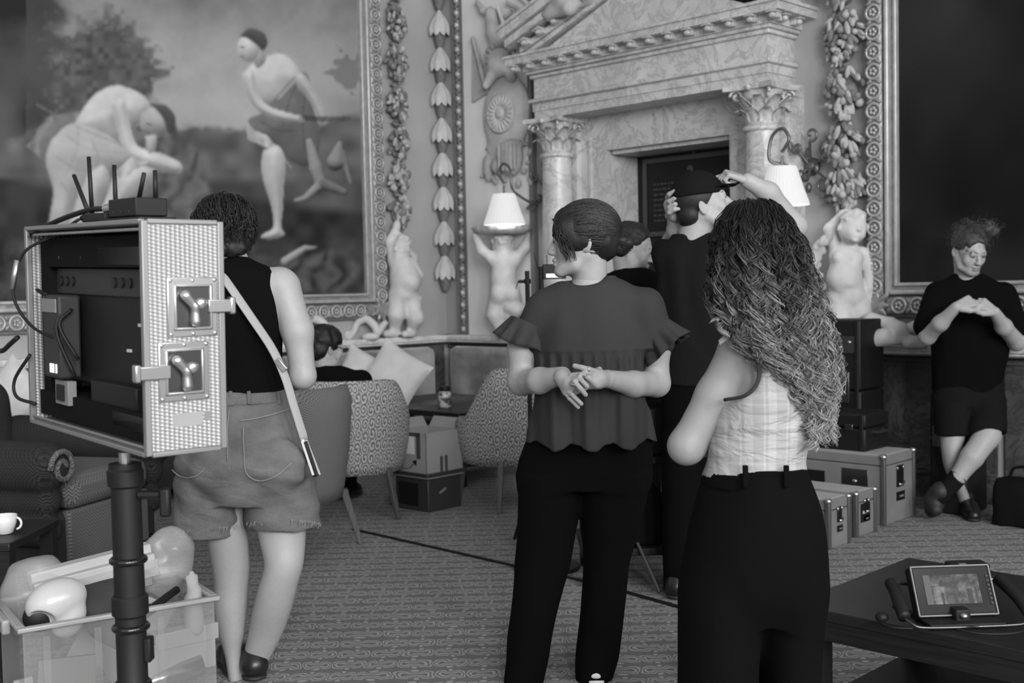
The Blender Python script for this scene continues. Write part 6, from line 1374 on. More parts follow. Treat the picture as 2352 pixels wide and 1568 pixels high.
# local: x from -Wc (far left) to 0 (near edge); +y is the depth of the case (towards photo right/away)
t = .008
def cb(name, a, b_, m, par=fc, bev=.0): return MB().bb(a, b_).build(name, m, par, bev=bev)
sp_ = cb('side_panel', (-t, .006, 0), (0, Dc, Hc), 'alu_dimple')
cb('side_panel', (-Wc, .006, 0), (-Wc+t, Dc, Hc), 'alu_dimple'); cb('top_panel', (-Wc, .006, Hc-t), (0, Dc, Hc), 'case_grey'); cb('bottom_panel', (-Wc, .006, 0), (0, Dc, t), 'case_grey'); cb('back_panel', (-Wc, Dc-t, 0), (0, Dc, Hc), 'black')
ed = .011
for a, b_ in (((-ed, -.002, 0), (.003, ed, Hc)), ((-ed, Dc-ed, 0), (.003, Dc+.002, Hc)), ((-Wc-.003, -.002, 0), (-Wc+ed, ed, Hc)), ((-Wc, -.002, Hc-ed*.6), (-.011, ed, Hc+.003)), ((-Wc, -.002, -.003), (-.011, ed, ed*.6)), ((-ed*.6, .011, Hc-ed*.6), (.003, Dc-.011, Hc+.003)), ((-ed*.6, .011, -.003), (.003, Dc-.011, ed*.6)), ((-Wc, .0, Hc-.02), (-.011, .004, Hc-.014)), ((-Wc, .0, .012), (-.011, .004, .018))): cb('edge_extrusion', a, b_, 'alu_edge', bev=.002)
for a, b_ in (((-Wc+.012, .03, Hc-.09), (-.012, .05, Hc-.025)), ((-Wc+.012, .02, .02), (-.012, Dc-.02, .075)), ((-Wc+.012, .03, .075), (-Wc+.06, .06, Hc-.09))): cb('foam_lining', a, b_, 'black_soft')
# inside: monitor back, receiver, plates
MB().bb((-.62, .055, .10), (-.03, .085, .355)).build('monitor_body', 'rubber', fc, bev=.008)
mo = MB().bb((-.60, .048, .30), (-.04, .056, .36)).build('monitor_bracket', 'dark_grey', fc, bev=.003)
for x in (-.565, -.53, -.495, -.255, -.215, -.175): MB().lathe([(.011, 0), (.011, .003)], 12, (x, .047, .33), Rx(PI/2)).build('vent_hole', 'black', mo)
MB().bb((-.30, .03, .365), (-.03, .045, .405)).build('label_strip', 'mid_grey', fc, bev=.002); MB().bb((-.58, .035, .365), (-.31, .05, .40)).build('terminal_strip', 'dark_grey', fc, bev=.003)
for x in (-.53, -.40): MB().lathe([(.005, 0), (.004, .004)], 10, (x, .034, .383), Rx(PI/2)).build('screw', 'steel', fc)
rc = MB().bb((-.545, -.005, .115), (-.445, .045, .30)).build('battery_pack', 'dark_grey', fc, bev=.006); MB().bb((-.535, -.008, .262), (-.455, -.004, .292)).build('battery_label', 'mid_grey', rc); 
dig = MB()
def seven(s_, x, z, w_, h, th): return {'a': ((x, z+h), (x+w_, z+h-th)), 'b': ((x+w_-th, z+h), (x+w_, z+h/2)), 'c': ((x+w_-th, z+h/2), (x+w_, z)), 'd': ((x, z+th), (x+w_, z)), 'e': ((x, z+h/2), (x+th, z)), 'f': ((x, z+h), (x+th, z+h/2))}[s_]
for i, segs in enumerate(('bc', 'abcdef', 'bc')):
    for s_ in segs: (x0, z0), (x1, z1) = seven(s_, -.508+i*.018, .128, .012, .02, .0042); dig.bb((min(x0, x1), -.0075, min(z0, z1)), (max(x0, x1), -.0045, max(z0, z1)))
dig.build('digits', 'led', rc)
MB().bb((-.52, .01, .055), (-.44, .03, .11)).build('mount_plate', 'mid_grey', fc, bev=.002); MB().bb((-.50, .005, .065), (-.46, .012, .10)).build('mount_slot', 'black', fc)
for x, z in ((-.14, .245), (-.20, .19)): MB().bb((x-.008, .05, z-.003), (x+.008, .056, z+.003)).build('indicator', 'label_white', fc)
MB().bb((-.36, .03, .07), (-.12, .06, .12)).build('connector_block', 'rubber', fc, bev=.004); MB().bb((-.22, .02, .035), (-.012, .05, .07)).build('cable_tray', 'dark_grey', fc, bev=.003)
for k, (x0, z0, x1, z1) in enumerate(((-.61, .30, -.48, .28), (-.45, .29, -.42, .12), (-.43, .27, -.40, .16))): V, F = sweep(crv([(x0, .02, z0), ((x0+x1)/2-.01, -.01, (z0+z1)/2+.02), (x1, .02, z1)], 6), .004, 6); mesh_obj('cable', V, F, 'rubber', fc, True)
# butterfly latches on the side panel
def latch(name, yc, zc, tongue, bright):
    la = MB().bb((0, yc-.052, zc-.058), (.004, yc+.052, zc+.058)).build(name, 'steel', fc, bev=.003)
    m_ = MB()
    for q in (((.003, yc-.040, zc-.045), (.009, yc-.034, zc+.045)), ((.003, yc+.034, zc-.045), (.009, yc+.040, zc+.045)), ((.003, yc-.040, zc-.045), (.009, yc+.040, zc-.039)), ((.003, yc-.040, zc+.039), (.009, yc+.040, zc+.045))): m_.bb(*q)
    m_.build('dish_rim', 'steel', la, bev=.002); MB().bb((.0042, yc-.034, zc-.039), (.005, yc+.034, zc+.039)).build('dish', 'steel_dark', la)
    for y in (-.046, 0, .046):
        for z in (-.052, .052): MB().ell((.004, yc+y, zc+z), (.003, .004, .004), 8, 5).build('rivet', 'steel', la, smooth=True)
    S = Solid(.006).chain([(.012, yc-.018, zc+.022), (.014, yc, zc), (.012, yc+.002, zc-.028)], [.011, .008, .011]); V, F = S.mesh(.002); mesh_obj('butterfly_turn', V, F, 'steel', la, True)
    MB().lathe([(.012, 0), (.011, .006), (.006, .008)], 14, (.006, yc+.016, zc+.006), Ry(PI/2)).build('pivot', 'steel', la, smooth=True)
    y0, y1 = (yc+.03, Dc+.016) if tongue > 0 else (-.018, yc-.03); MB().bb((.004, y0, zc-.012), (.011, y1, zc+.014)).build('tongue', 'steel', la, bev=.002)
    ye = y1 if tongue > 0 else y0; MB().bb((-.006, ye-.006, zc-.016), (.012, ye+.006, zc+.018)).build('hook', 'steel', la, bev=.003)
latch('latch', .098, .285, 1, 1); latch('latch', .078, .160, -1, 0)
MB().bb((0, .055, .052), (.0006, .115, .078)).build('sticker', 'cardboard', fc); MB().bb((0, .119, .06), (.0008, .132, .078)).build('sticker', 'mid_grey', fc)
# stand under it
sx_, sy_ = lev(287, 1060, 2.36)[0], 2.36
st = tag(empty('light_stand', lev2w(sx_, sy_, 0), PI/4), 'thick black column stand holding up the aluminium case', 'stand')
ctop = lev(283, 1052, 2.36)[2]
MB().lathe([(.027, 0.10), (.027, .35), (.036, .36), (.036, .50), (.031, .51), (.031, .69), (.037, .695), (.037, .73), (.033, .735)], 24).build('lower_tube', 'rubber', st, smooth=True); MB().lathe([(.031, .73), (.030, ctop-.06), (.036, ctop-.055), (.037, ctop-.025), (.033, ctop-.02), (.033, ctop-.01)], 24).build('upper_tube', 'rubber', st, smooth=True)
for z in (.40, .475, .54, .66, .80): MB().lathe([(.0345, z), (.0385, z+.004), (.0385, z+.010), (.0345, z+.014)], 24).build('collar', 'black_gloss', st, smooth=True)
MB().lathe([(.012, ctop-.02), (.012, ctop+.012)], 14).build('spigot', 'steel', st); kb = MB().tube([(.03, -.01, ctop-.075), (.075, -.015, ctop-.075)], .009, 8).build('clamp_screw', 'rubber', st); MB().box((.085, -.016, ctop-.09), (.022, .02, .06)).build('clamp_lever', 'rubber', kb, bev=.006)
for z in (.30, .62): MB().box((.036, 0, z), (.014, .03, .05)).build('lock_tab', 'rubber', st, bev=.003)
for k in range(3):
    a = .6+k*2*PI/3; MB().tube([(0, 0, .32), (.42*math.cos(a), .42*math.sin(a), .015)], .014, 8).build('leg', 'rubber', st)
for o_ in st.children:
    if 'tube' in o_.name: o_.data.set_sharp_from_angle(angle=.6)
# wireless receiver with aerials on top of the case
rx = tag(empty('wireless_receiver', (0, 0, 0), 0), 'black wireless receiver with stub aerials on top of the flight case', 'receiver')
rx.matrix_world = fc.matrix_world.copy() if False else Matrix.Translation(lev2w(k0[0], k0[1], nz0))@Matrix.Rotation(PI/4+ang-PI, 4, 'Z')@Matrix.Rotation(.030, 4, 'Y')
MB().bb((-.34, .05, Hc+.004), (-.13, .13, Hc+.012)).build('base_plate', 'rubber', rx, bev=.002); bd_ = MB().bb((-.30, .055, Hc+.014), (-.16, .125, Hc+.052)).build('body', 'rubber', rx, bev=.003); MB().bb((-.44, .05, Hc+.008), (-.31, .10, Hc+.026)).build('sub_unit', 'rubber', rx, bev=.003)
for x in (-.27, -.23, -.19): MB().ell((x, .0545, Hc+.024), (.0022, .002, .0022), 6, 4).build('screw', 'dark_grey', bd_)
MB().tube([(-.345, .07, Hc+.035), (-.302, .07, Hc+.036)], .011, 12).build('connector', 'steel', rx)
for (x, y, dx, ln) in ((-.185, .11, .0, .065), (-.275, .11, .035, .062), (-.345, .09, -.004, .085), (-.455, .08, -.012, .11), (-.415, .06, -.09, .07)):
    MB().tube([(x, y, Hc+.02 if x < -.31 else Hc+.045), (x+dx, y, Hc+.045+ln)], [.0055, .0048], 8).build('aerial', 'rubber', rx, smooth=True)
MB().tube([(-.46, .06, Hc+.018), (-.36, .06, Hc+.02)], .007, 8).build('aerial_base', 'rubber', rx)
V, F = sweep(crv([(-.345, .07, Hc+.035), (-.42, .06, Hc+.035), (-.52, .03, Hc+.015), (-.62, .0, Hc-.015)], 7), .006, 7); mesh_obj('cable', V, F, 'rubber', rx, True)
V, F = sweep(crv([(-.455, .05, Hc+.015), (-.53, .02, Hc-.02), (-.585, -.03, Hc-.06), (-.60, -.05, Hc-.15), (-.55, -.03, Hc-.22), (-.47, .0, Hc-.25)], 7), .0035, 6); mesh_obj('thin_lead', V, F, 'rubber', rx, True)
V, F = sweep([(-.594, -.04, Hc-.075), (-.602, -.05, Hc-.14)], .007, 8); mesh_obj('lead_coupling', V, F, 'steel', rx, True)
V, F = sweep(crv([(-.64, -.03, .20), (-.70, -.04, .17), (-.82, -.05, .11), (-.98, -.06, -.25), (-1.05, -.08, -.75), (-1.0, -.12, -1.02)], 6), .006, 7); mesh_obj('cable', V, F, 'rubber', rx, True); V, F = sweep(crv([(-.62, -.01, .16), (-.67, -.03, .10), (-.66, -.03, .06), (-.62, -.0, .045)], 6), .004, 6); mesh_obj('cable', V, F, 'rubber', rx, True)
# handheld director's monitor on the near table
def on_table(u, v, dz=0.): p = wz(u, v, zt+dz); return np.array((p.x, p.y, zt+dz))
c = on_table(2190, 1420); dm = tag(empty('handheld_monitor', (c[0], c[1], zt), PI/4+.05), 'black handheld monitor with two side grips lying on the coffee table', 'monitor')
Rt = Rx(-.5); S_w, S_h = .215, .135
def mb_t(name, a, b_, m, par=dm, bev=.003):      # box in the tilted screen frame
    a = np.array(a, float); b_ = np.array(b_, float); return MB().box(Rt@((a+b_)/2)+np.array((0, 0, .075)), np.abs(b_-a), Rt).build(name, m, par, bev=bev)
body_m = mb_t('housing', (-S_w/2, -.0, -S_h/2), (S_w/2, .035, S_h/2), 'rubber'); mb_t('bezel', (-S_w/2+.006, -.003, -S_h/2+.006), (S_w/2-.006, .0, S_h/2-.006), 'screen_off', dm, .001)
for a, b_ in (((-S_w/2, -.006, S_h/2-.004), (S_w/2, .002, S_h/2)), ((-S_w/2, -.006, -S_h/2), (S_w/2, .002, -S_h/2+.004)), ((-S_w/2, -.006, -S_h/2), (-S_w/2+.004, .002, S_h/2)), ((S_w/2-.004, -.006, -S_h/2), (S_w/2, .002, S_h/2))): mb_t('frame_bar', a, b_, 'mid_grey', dm, .001)
# picture on the screen: a coarse lit image of the room
nx, nz = 64, 36; X, Z = np.meshgrid(np.linspace(-.078, .07, nx), np.linspace(-.036, .042, nz), indexing='ij'); u_ = (X+.078)/.148; v_ = (Z+.036)/.078; P3 = np.stack([u_*9, v_*6, u_*0], -1).astype(np.float32)
tn = .05+.10*np.clip(vnoise(P3, (1, 1, 1)), -.4, 1)+.06*vnoise(P3, (3, 3, 1)); tn = np.where(u_ < .12, .10, tn); tn = np.where(np.abs(u_-.47) < .13, tn*.45+.02, tn); tn = np.where((np.abs(u_-.8) < .05) & (v_ < .5), .008, tn); tn = np.where((np.abs(u_-.92) < .03) & (v_ < .55), .015, tn); tn = np.where((np.abs(u_-.25) < .1) & (v_ < .6), tn+.09, tn); tn = np.where((np.abs(u_-.3) < .025) & (v_ < .4), .01, tn); tn = np.where((np.abs(u_-.53) < .03) & (v_ < .3), .012, tn)
def scr(nt, b):
    a = nn(nt, 'ShaderNodeAttribute', attribute_name='tone'); nt.links.new(a.outputs['Color'], b.inputs['Emission Color']); b.inputs['Emission Strength'].default_value = 1.; b.inputs['Base Color'].default_value = g(.01)
mat('screen_on', .01, .2, build=scr); idx = np.arange(nx*nz).reshape(nx, nz); Fq = np.stack([idx[:-1, :-1], idx[1:, :-1], idx[1:, 1:], idx[:-1, 1:]], -1).reshape(-1, 4); Vs = np.stack([X.ravel(), np.full(X.size, -.0045), Z.ravel()], 1)@Rt.T+np.array((0, 0, .075)); mesh_obj('screen_image', Vs, Fq, 'screen_on', dm, tone=np.clip(tn, .004, .5).ravel())
for k in range(7): mb_t('button', (S_w/2-.016, -.006, -.04+k*.012), (S_w/2-.008, -.002, -.033+k*.012), 'dark_grey', body_m, .001)
for s_, x0 in ((-1, -S_w/2-.055), (1, S_w/2+.06)):
    pts = crv([(x0, -.075, .03), (x0-.004*s_, -.03, .055), (x0-.012*s_, .02, .075), (x0-.016*s_, .06, .085)], 6); V, F = sweep(pts, [.0165]*len(pts), 12); gr = mesh_obj('grip', V, F, 'rubber', dm, True); V, F = sweep(crv([pts[0], (x0+.01*s_*-1, -.10, .02), (x0*.75, -.11, .012), (0, -.11, .010)], 6), .004, 6); mesh_obj('cage_rod', V, F, 'steel_dark', dm, True); V, F = sweep([pts[-1], (x0*.8, .065, .085), (s_*S_w*.4, .06, .08)], .006, 6); mesh_obj('cage_rod', V, F, 'steel_dark', dm, True)
MB().bb((-.02, -.06, .0), (.02, -.02, .04)).build('foot_bracket', 'rubber', dm, bev=.004); MB().bb((-.10, -.09, 0), (.10, .06, .012)).build('base_plate', 'rubber', dm, bev=.003); MB().ell((.0, -.062, .025), (.011, .012, .008), 10, 6).build('thumb_screw', 'steel', dm, smooth=True)
bt = MB().bb((.03, .07, .05), (.135, .13, .125)).build('battery', 'rubber', dm, bev=.006); MB().bb((.05, .075, .1255), (.07, .085, .1262)).build('battery_mark', 'mid_grey', bt)
for pts in ([(-.19, -.02, .02), (-.215, -.04, .012), (-.20, -.08, .008), (-.15, -.10, .008)], [(-.05, -.11, .008), (.0, -.15, .005), (.08, -.16, .005), (.14, -.13, .005)], [(-.165, .0, .04), (-.14, -.02, .01), (-.115, .0, .02)]): V, F = sweep(crv(pts, 7), .003, 6); mesh_obj('lead', V, F, 'rubber', dm, True)
V, F = ellmesh((.018, .018, .014), 10, 6); mesh_obj('lens_cap_knob', np.array(V)+(-.205, -.03, .02), F, 'rubber', dm, True)
# ------------------------------------------------------------------ flight cases along the wall
def flight(label, u, v, L, W, H, group='grey flight cases by the wall', lid=.06, top='case_top', body='case_grey', z=0., dark=False):
    p = wz(u, v, z); r = tag(empty('flight_case', (p.x, p.y, z)), label, 'case', group)       # origin = near-right bottom corner; x to -L, y to +W
    MB().bb((-L, 0, 0), (0, W, H-lid)).build('body', body, r, bev=.004); ld = MB().bb((-L, 0, H-lid+.004), (0, W, H)).build('lid', body, r, bev=.006); MB().bb((-L+.01, .01, H-.001), (-.01, W-.01, H+.003)).build('lid_panel', top, ld)
    for x in (-L, 0):
        for y in (0, W): MB().bb((x-.012, y-.012, .0), (x+.012, y+.012, H-.002)).build('corner_edge', 'case_edge', r, bev=.003); MB().ell((x, y, H-.004), (.022, .022, .016), 8, 5).build('ball_corner', 'steel', r, smooth=True)
    la = MB().bb((.0, W*.42, H*.5), (.004, W*.66, H*.82)).build('side_handle', 'black', r, bev=.002); MB().tube([(.012, W*.45, H*.55), (.016, W*.54, H*.53), (.012, W*.63, H*.57)], .007, 6).build('handle_bar', 'steel', la, smooth=True)
    for y in (W*.44, W*.64): MB().ell((.006, y, H*.78), (.006, .01, .01), 8, 5).build('rivet', 'steel', la, smooth=True)
    MB().bb((0, W*.42, H*.30), (.003, W*.70, H*.43)).build('label_plate', 'black', r); MB().bb((.003, W*.52, H*.345), (.0035, W*.66, H*.375)).build('label_text', 'mid_grey', r)
    bl_ = MB().bb((-L*.22, -.004, H*.42), (-L*.08, 0, H*.78)).build('latch', 'steel_dark', r, bev=.002); MB().ell((-L*.15, -.008, H*.6), (.016, .006, .012), 8, 5).build('latch_turn', 'steel', bl_, smooth=True); MB().ell((-L*.19, -.005, H*.5), (.01, .005, .01), 8, 5).build('rivet', 'steel', bl_, smooth=True); MB().ell((-L*.11, -.005, H*.5), (.01, .005, .01), 8, 5).build('rivet', 'steel', bl_, smooth=True)
    return r
bigc = flight('big grey flight case with pale lid and shield badge', 2030, 1207, 1.15, .35, .385)
MB().bb((-.62, -.004, .13), (-.36, 0, .27)).build('badge_plate', 'black', bigc); MB().prism([(-.51, .235), (-.49, .21), (-.47, .235), (-.47, .25), (-.51, .25)], -.0055, -.004, axis=1).build('badge_shield', 'label_white', bigc); MB().bb((-.56, -.005, .165), (-.42, -.004, .178)).build('badge_text', 'mid_grey', bigc)
c2 = flight('small grey case with a black square label, in front of the big case', 1966, 1234, .42, .20, .235); MB().bb((.0, .05, .07), (.003, .15, .17)).build('square_label', 'black', c2); MB().bb((.003, .07, .115), (.0036, .13, .13)).build('square_label_text', 'label_white', c2)
flight('small grey case nearest the curly haired woman', 1903, 1262, .34, .20, .25)
def black_case(name, label, a, b_, cat='case', m='rubber', bands=True, group='black equipment cases'):
    a = np.array(a, float); b_ = np.array(b_, float); c = ((a[0]+b_[0])/2, (a[1]+b_[1])/2, a[2]); r = tag(empty(name, c), label, cat, group); h = (b_-a)/2; H = b_[2]-a[2]
    MB().bb((-h[0], -h[1], 0), (h[0], h[1], H*.62-.003)).build('body', m, r, bev=.012); MB().bb((-h[0], -h[1], H*.62+.003), (h[0], h[1], H)).build('lid', m, r, bev=.012)
    for x in (-h[0]*.6, h[0]*.6): MB().bb((x-.025, -h[1]-.012, H*.55), (x+.025, -h[1], H*.72)).build('latch', 'steel_dark', r, bev=.003)
    MB().tube([(h[0], -h[1]*.4, H*.5), (h[0]+.03, -h[1]*.4, H*.5), (h[0]+.03, h[1]*.4, H*.5), (h[0], h[1]*.4, H*.5)], .009, 6).build('handle', 'dark_grey', r)
    if bands:
        for x in (-h[0]*.9, h[0]*.9): MB().bb((x-.012, -h[1]-.006, 0.004), (x+.012, -h[1], H-.004)).build('rib', m, r, bev=.003)
    return r
g1 = wz(2030, 1207, 0.); gx, gy = g1.x, g1.y
tall = black_case('trunk_case', 'tall black trunk standing beside the right putto', (gx-.83, gy+.42, 0), (gx-.36, gy+.72, 1.12)); MB().bb((.08, -.158, .92), (.2, -.15, 1.02)).build('corner_plate', 'steel_dark', tall); [MB().ell((.11+.06*k, -.16, .955+.03*(k % 2)), (.012, .008, .012), 8, 5).build('rivet', 'steel', tall, smooth=True) for k in range(2)]
black_case('hard_case', 'black ribbed hard case lying on the big grey flight case', (gx-.62, gy+.06, .389), (gx-.14, gy+.34, .60))
black_case('drum_case', 'tall black case standing between the grey case and the leaning man', (gx+.02, gy+.52, 0), (gx+.24, gy+.80, .70), bands=False)
bk = tag(empty('backpack', (gx-.86, gy+.17, .389)), 'black backpack slumped on the big grey flight case', 'backpack')
S = Solid(.05).ell((0, 0, .19), (.19, .13, .20)).ell((.0, -.07, .12), (.14, .09, .11)).cut((0, 0, .002), (0, 0, -1)); S.field(lambda P: .012*vnoise(P, (12, 12, 12))); garment(bk, 'body', S, .012, 'black_soft'); V, F = sweep(crv([(-.05, -.1, .34), (-.02, -.2, .25), (.05, -.2, .1), (.2, -.15, .012), (.3, -.1, .012)], 6), .012, 6, True, .4); mesh_obj('strap', V, F, 'black_soft', bk, True); V, F = sweep(crv([(-.06, 0, .38), (0, -.02, .44), (.06, 0, .38)], 6), .01, 6); mesh_obj('grab_handle', V, F, 'black_soft', bk, True); MB().bb((.04, -.165, .17), (.06, -.155, .2)).build('buckle', 'steel', bk, bev=.002)
p = wz(2352, 1205, 0); bg = tag(empty('holdall', (p.x, p.y, 0)), 'black bag on the carpet at the right edge', 'bag'); S = Solid(.03); S.stack([(.005, 0, 0, .15, .12), (.15, 0, 0, .15, .12), (.25, 0, 0, .13, .09)], pw=4.).field(lambda P: .006*vnoise(P, (14, 14, 14))); garment(bg, 'body', S, .012, 'black_soft'); V, F = sweep(crv([(-.08, 0, .24), (-.05, 0, .31), (.05, 0, .31), (.08, 0, .24)], 6), .009, 6); mesh_obj('handle', V, F, 'black_soft', bg, True)
# ------------------------------------------------------------------ camera cart and stand behind the women
cart = tag(empty('camera_cart', at(1455, 5.35), PI/4), 'dark camera cart with trays and a pale upright behind the women', 'cart')
for x in (-.24, .24):
    for y in (-.2, .2): MB().tube([(x, y, .08), (x, y, .98)], .014, 8).build('upright', 'rubber', cart)
for z in (.14, .55, .93): MB().bb((-.27, -.23, z), (.27, .23, z+.035)).build('tray', 'rubber', cart, bev=.006)
for x in (-.24, .24):
    for y in (-.2, .2): MB().lathe([(.035, -.015), (.045, -.01), (.045, .01), (.035, .015)], 14, (x, y, .045), Ry(PI/2)).build('castor', 'black_gloss', cart, smooth=True)
MB().bb((-.2, -.18, .175), (.1, .15, .42)).build('equipment_box', 'black_soft', cart, bev=.01); MB().bb((-.22, -.2, .59), (.22, .18, .80)).build('equipment_box', 'rubber', cart, bev=.01); MB().bb((.245, -.215, .45), (.275, -.19, 1.05)).build('pale_upright', 'label_white', cart, bev=.003)
MB().tube([(-.255, -.24, .30), (-.19, -.24, .30)], .010, 8).build('bolt', 'steel', cart); MB().ell((-.25, -.24, .50), (.012, .012, .012), 8, 6).build('knob', 'steel', cart, smooth=True); MB().tube([(-.02, -.23, .20), (.06, -.36, .01)], .008, 8).build('prop_rod', 'steel_dark', cart)
tl_case = tag(empty('tool_case', at(1530, 6.3), PI/4), 'dark slatted tool case on the floor past the cart', 'case'); MB().bb((-.12, -.1, 0), (.12, .1, .36)).build('body', 'dark_grey', tl_case, bev=.006)
for z in (.08, .17, .26): MB().bb((-.06, -.104, z), (.06, -.1, z+.04)).build('slot', 'black', tl_case)
stn = tag(empty('grip_stand', at(1214, 6.0), PI/4), 'black upright stand with a side clamp in front of the tray putto', 'stand'); ztop = lev(1214, 622, 6.0)[2]; zc = lev(1214, 646, 6.0)[2]
MB().tube([(0, 0, .05), (0, 0, ztop)], .0125, 10).build('pole', 'rubber', stn); cl = MB().tube([(0, 0, zc), (-.045, 0, zc), (-.048, 0, zc+.001)], [.009, .008, .006], 8).build('clamp', 'rubber', stn); MB().tube([(-.048, 0, zc), (-.062, 0, zc-.04)], .002, 5).build('pin', 'dark_grey', cl); MB().lathe([(.018, zc-.012), (.018, zc+.012)], 12).build('collar', 'rubber', stn)
for k in range(3): a = .1+k*2.1; MB().tube([(0, 0, .35), (.16*math.cos(a), .16*math.sin(a), .01)], .01, 6).build('leg', 'rubber', stn)
vid = tag(empty('onboard_monitor', at(1262, 5.5), PI/4), 'small black monitor with thin aerials and a lit strip beside the woman with a bun', 'monitor')
def vz(u, v): q = lev(u, v, 5.5); return q[0]-(1262-1176)/FPX*5.5, q[2]
(x0, z1), (x1, z0) = vz(1246, 607), vz(1300, 640); MB().bb((x0, -.02, z0), (x1, .03, z1)).build('body', 'rubber', vid, bev=.004); xa, za = vz(1226, 581); xb, zb = vz(1236, 618); MB().tube([(xb, 0, zb), (xa, 0, za)], .0022, 6).build('aerial', 'rubber', vid); xa, za = vz(1256, 585); MB().tube([(xa, 0, z1), (xa, 0, za)], .0022, 6).build('aerial', 'rubber', vid); MB().tube([(xb, 0, zb), (x0, 0, zb)], .003, 6).build('aerial_arm', 'rubber', vid)
xl, zl = vz(1254, 638); xr, zr = vz(1290, 630); MB().bb((xl, -.03, zl), (xr, -.02, zr+.004)).build('lit_strip', 'led', vid, bev=.002); xm, _ = vz(1243, 640); MB().tube([(xm, 0, .6), (xm, 0, z1-.01)], .012, 8).build('mount_post', 'rubber', vid); MB().bb((xm-.05, -.05, .56), (xm+.05, .05, .6)).build('mount_plate', 'rubber', vid); MB().tube([(xm, 0, 0.02), (xm, 0, .58)], .014, 8).build('mount_column', 'rubber', vid); MB().lathe([(.16, 0), (.16, .02), (.03, .03)], 16, (xm, 0, 0)).build('base', 'rubber', vid)
# ------------------------------------------------------------------ storage tub at bottom left
def clear(nt, b):
    b.inputs['Alpha'].default_value = .2
mat('clear_plastic', .36, .25, spec=.5, build=clear); mat('clear_rim', .28, .3); mat('foam_white', .4, .8); mat('mask_white', .45, .25); mat('card_white', .3, .7); mat('cloth_dark', .03, .9); mat('foil', .5, .2, .9)
def polyw(name, m): 
    b = MATS[m].node_tree.nodes['Principled BSDF']
def clear2(nt, b): b.inputs['Alpha'].default_value = .34
mat('polybag', .5, .25, spec=.6, build=clear2)
zr = .44; q0 = levz(52, 1452, zr); q1 = levz(492, 1378, zr); e = unit(q1-q0); TLn = float(np.linalg.norm(q1-q0)); tyaw = math.atan2(e[1], e[0])
tb = tag(empty('storage_tub', lev2w(q0[0], q0[1], 0), PI/4+tyaw), 'clear plastic storage tub crammed with props at bottom left', 'tub')
TWd = .36; Lx = TLn
def wall_(name, a, b_, m='clear_plastic', bev=.0): return MB().bb(a, b_).build(name, m, tb, bev=bev)
wall_('front_side', (0, 0, .01), (Lx, .004, zr)); wall_('back_side', (0, TWd-.004, .01), (Lx, TWd, zr)); wall_('end_side', (0, .004, .01), (.004, TWd-.004, zr)); wall_('end_side', (Lx-.004, .004, .01), (Lx, TWd-.004, zr)); wall_('bottom', (0, 0, .002), (Lx, TWd, .008))
for a, b_ in (((-.015, -.015, zr), (Lx+.015, .008, zr+.014)), ((-.015, TWd-.008, zr), (Lx+.015, TWd+.015, zr+.014)), ((-.015, .008, zr), (.008, TWd-.008, zr+.014)), ((Lx-.008, .008, zr), (Lx+.015, TWd-.008, zr+.014))): wall_('rim', a, b_, 'clear_rim', .004)
wall_('handle_lip', (-.035, TWd*.3, zr-.03), (-.012, TWd*.7, zr+.012), 'clear_rim', .006)
for x in (.05, Lx*.35, Lx*.68): wall_('rib', (x, -.006, .02), (x+.02, .0, zr-.02), 'clear_plastic', .002)
TM = np.array(Matrix.Rotation(PI/4+tyaw, 3, 'Z'))
def tub_thing(name, label, cat, p, yaw=0.): w_ = np.array(lev2w(q0[0], q0[1], 0))+TM@np.array((p[0], p[1], 0.)); return tag(empty(name, (w_[0], w_[1], p[2]), PI/4+tyaw+yaw), label, cat)
def tubp(u, v, y):     # local tub coords of a photo point on the plane y = const
    o = np.array(lev2w(q0[0], q0[1], 0)); n_ = TM[:, 1]; x_, z_ = ray(u, v); dv = np.array(lev2w(x_, 1, z_+CAMH))-np.array((CX, CY, CAMH)); c0 = np.array((CX, CY, CAMH)); t_ = (y-(c0-o).dot(n_))/dv.dot(n_); return TM.T@(c0+dv*t_-o)
# white moulded mask
p = tubp(130, 1395, .09); r = tub_thing('mask', 'glossy white moulded mask poking out of the tub', 'mask', p); S = Solid(.01).ell((0, 0, .02), (.085, .06, .062), Ry(-.25)).ell((.03, -.01, -.03), (.045, .045, .06), Ry(.5)); S.ell((-.06, -.05, -.035), (.05, .05, .045), None, .004, True).ell((0, .04, .0), (.075, .06, .055), None, .004, True); garment(r, 'shell', S, .004, 'mask_white'); S = Solid(.01).ell((-.04, .01, -.02), (.05, .03, .045)); garment(r, 'lining', S, .005, 'black')
# foam packets wrapped in film
p = tubp(65, 1310, .22); r = tub_thing('foam_pack', 'film wrapped white foam slabs lying across the tub', 'package', (p[0], p[1], zr+.02), .08)
for k, (dy, z0) in enumerate(((0, .035), (.03, .06))): MB().box((.19, dy, z0+.02), (.36, .05, .045), Ry(-.10)).build('slab', 'foam_white', r, bev=.004)
MB().box((.19, -.026, .035), (.37, .004, .05), Ry(-.1)).build('film', 'polybag', r); MB().box((.19, .01, .0), (.34, .06, .04), Ry(-.1)).build('dark_band', 'mid_grey', r, bev=.003)
p = tubp(110, 1340, .28); r = tub_thing('plastic_bag', 'crumpled clear plastic bag behind the foam slabs', 'bag', (p[0]-.03, p[1], zr-.02)); S = Solid(.03).ell((0, 0, .06), (.10, .07, .11)).ell((.02, .0, .0), (.12, .07, .06)); S.field(lambda P: .02*vnoise(P, (16, 16, 16))); garment(r, 'film', S, .01, 'polybag')
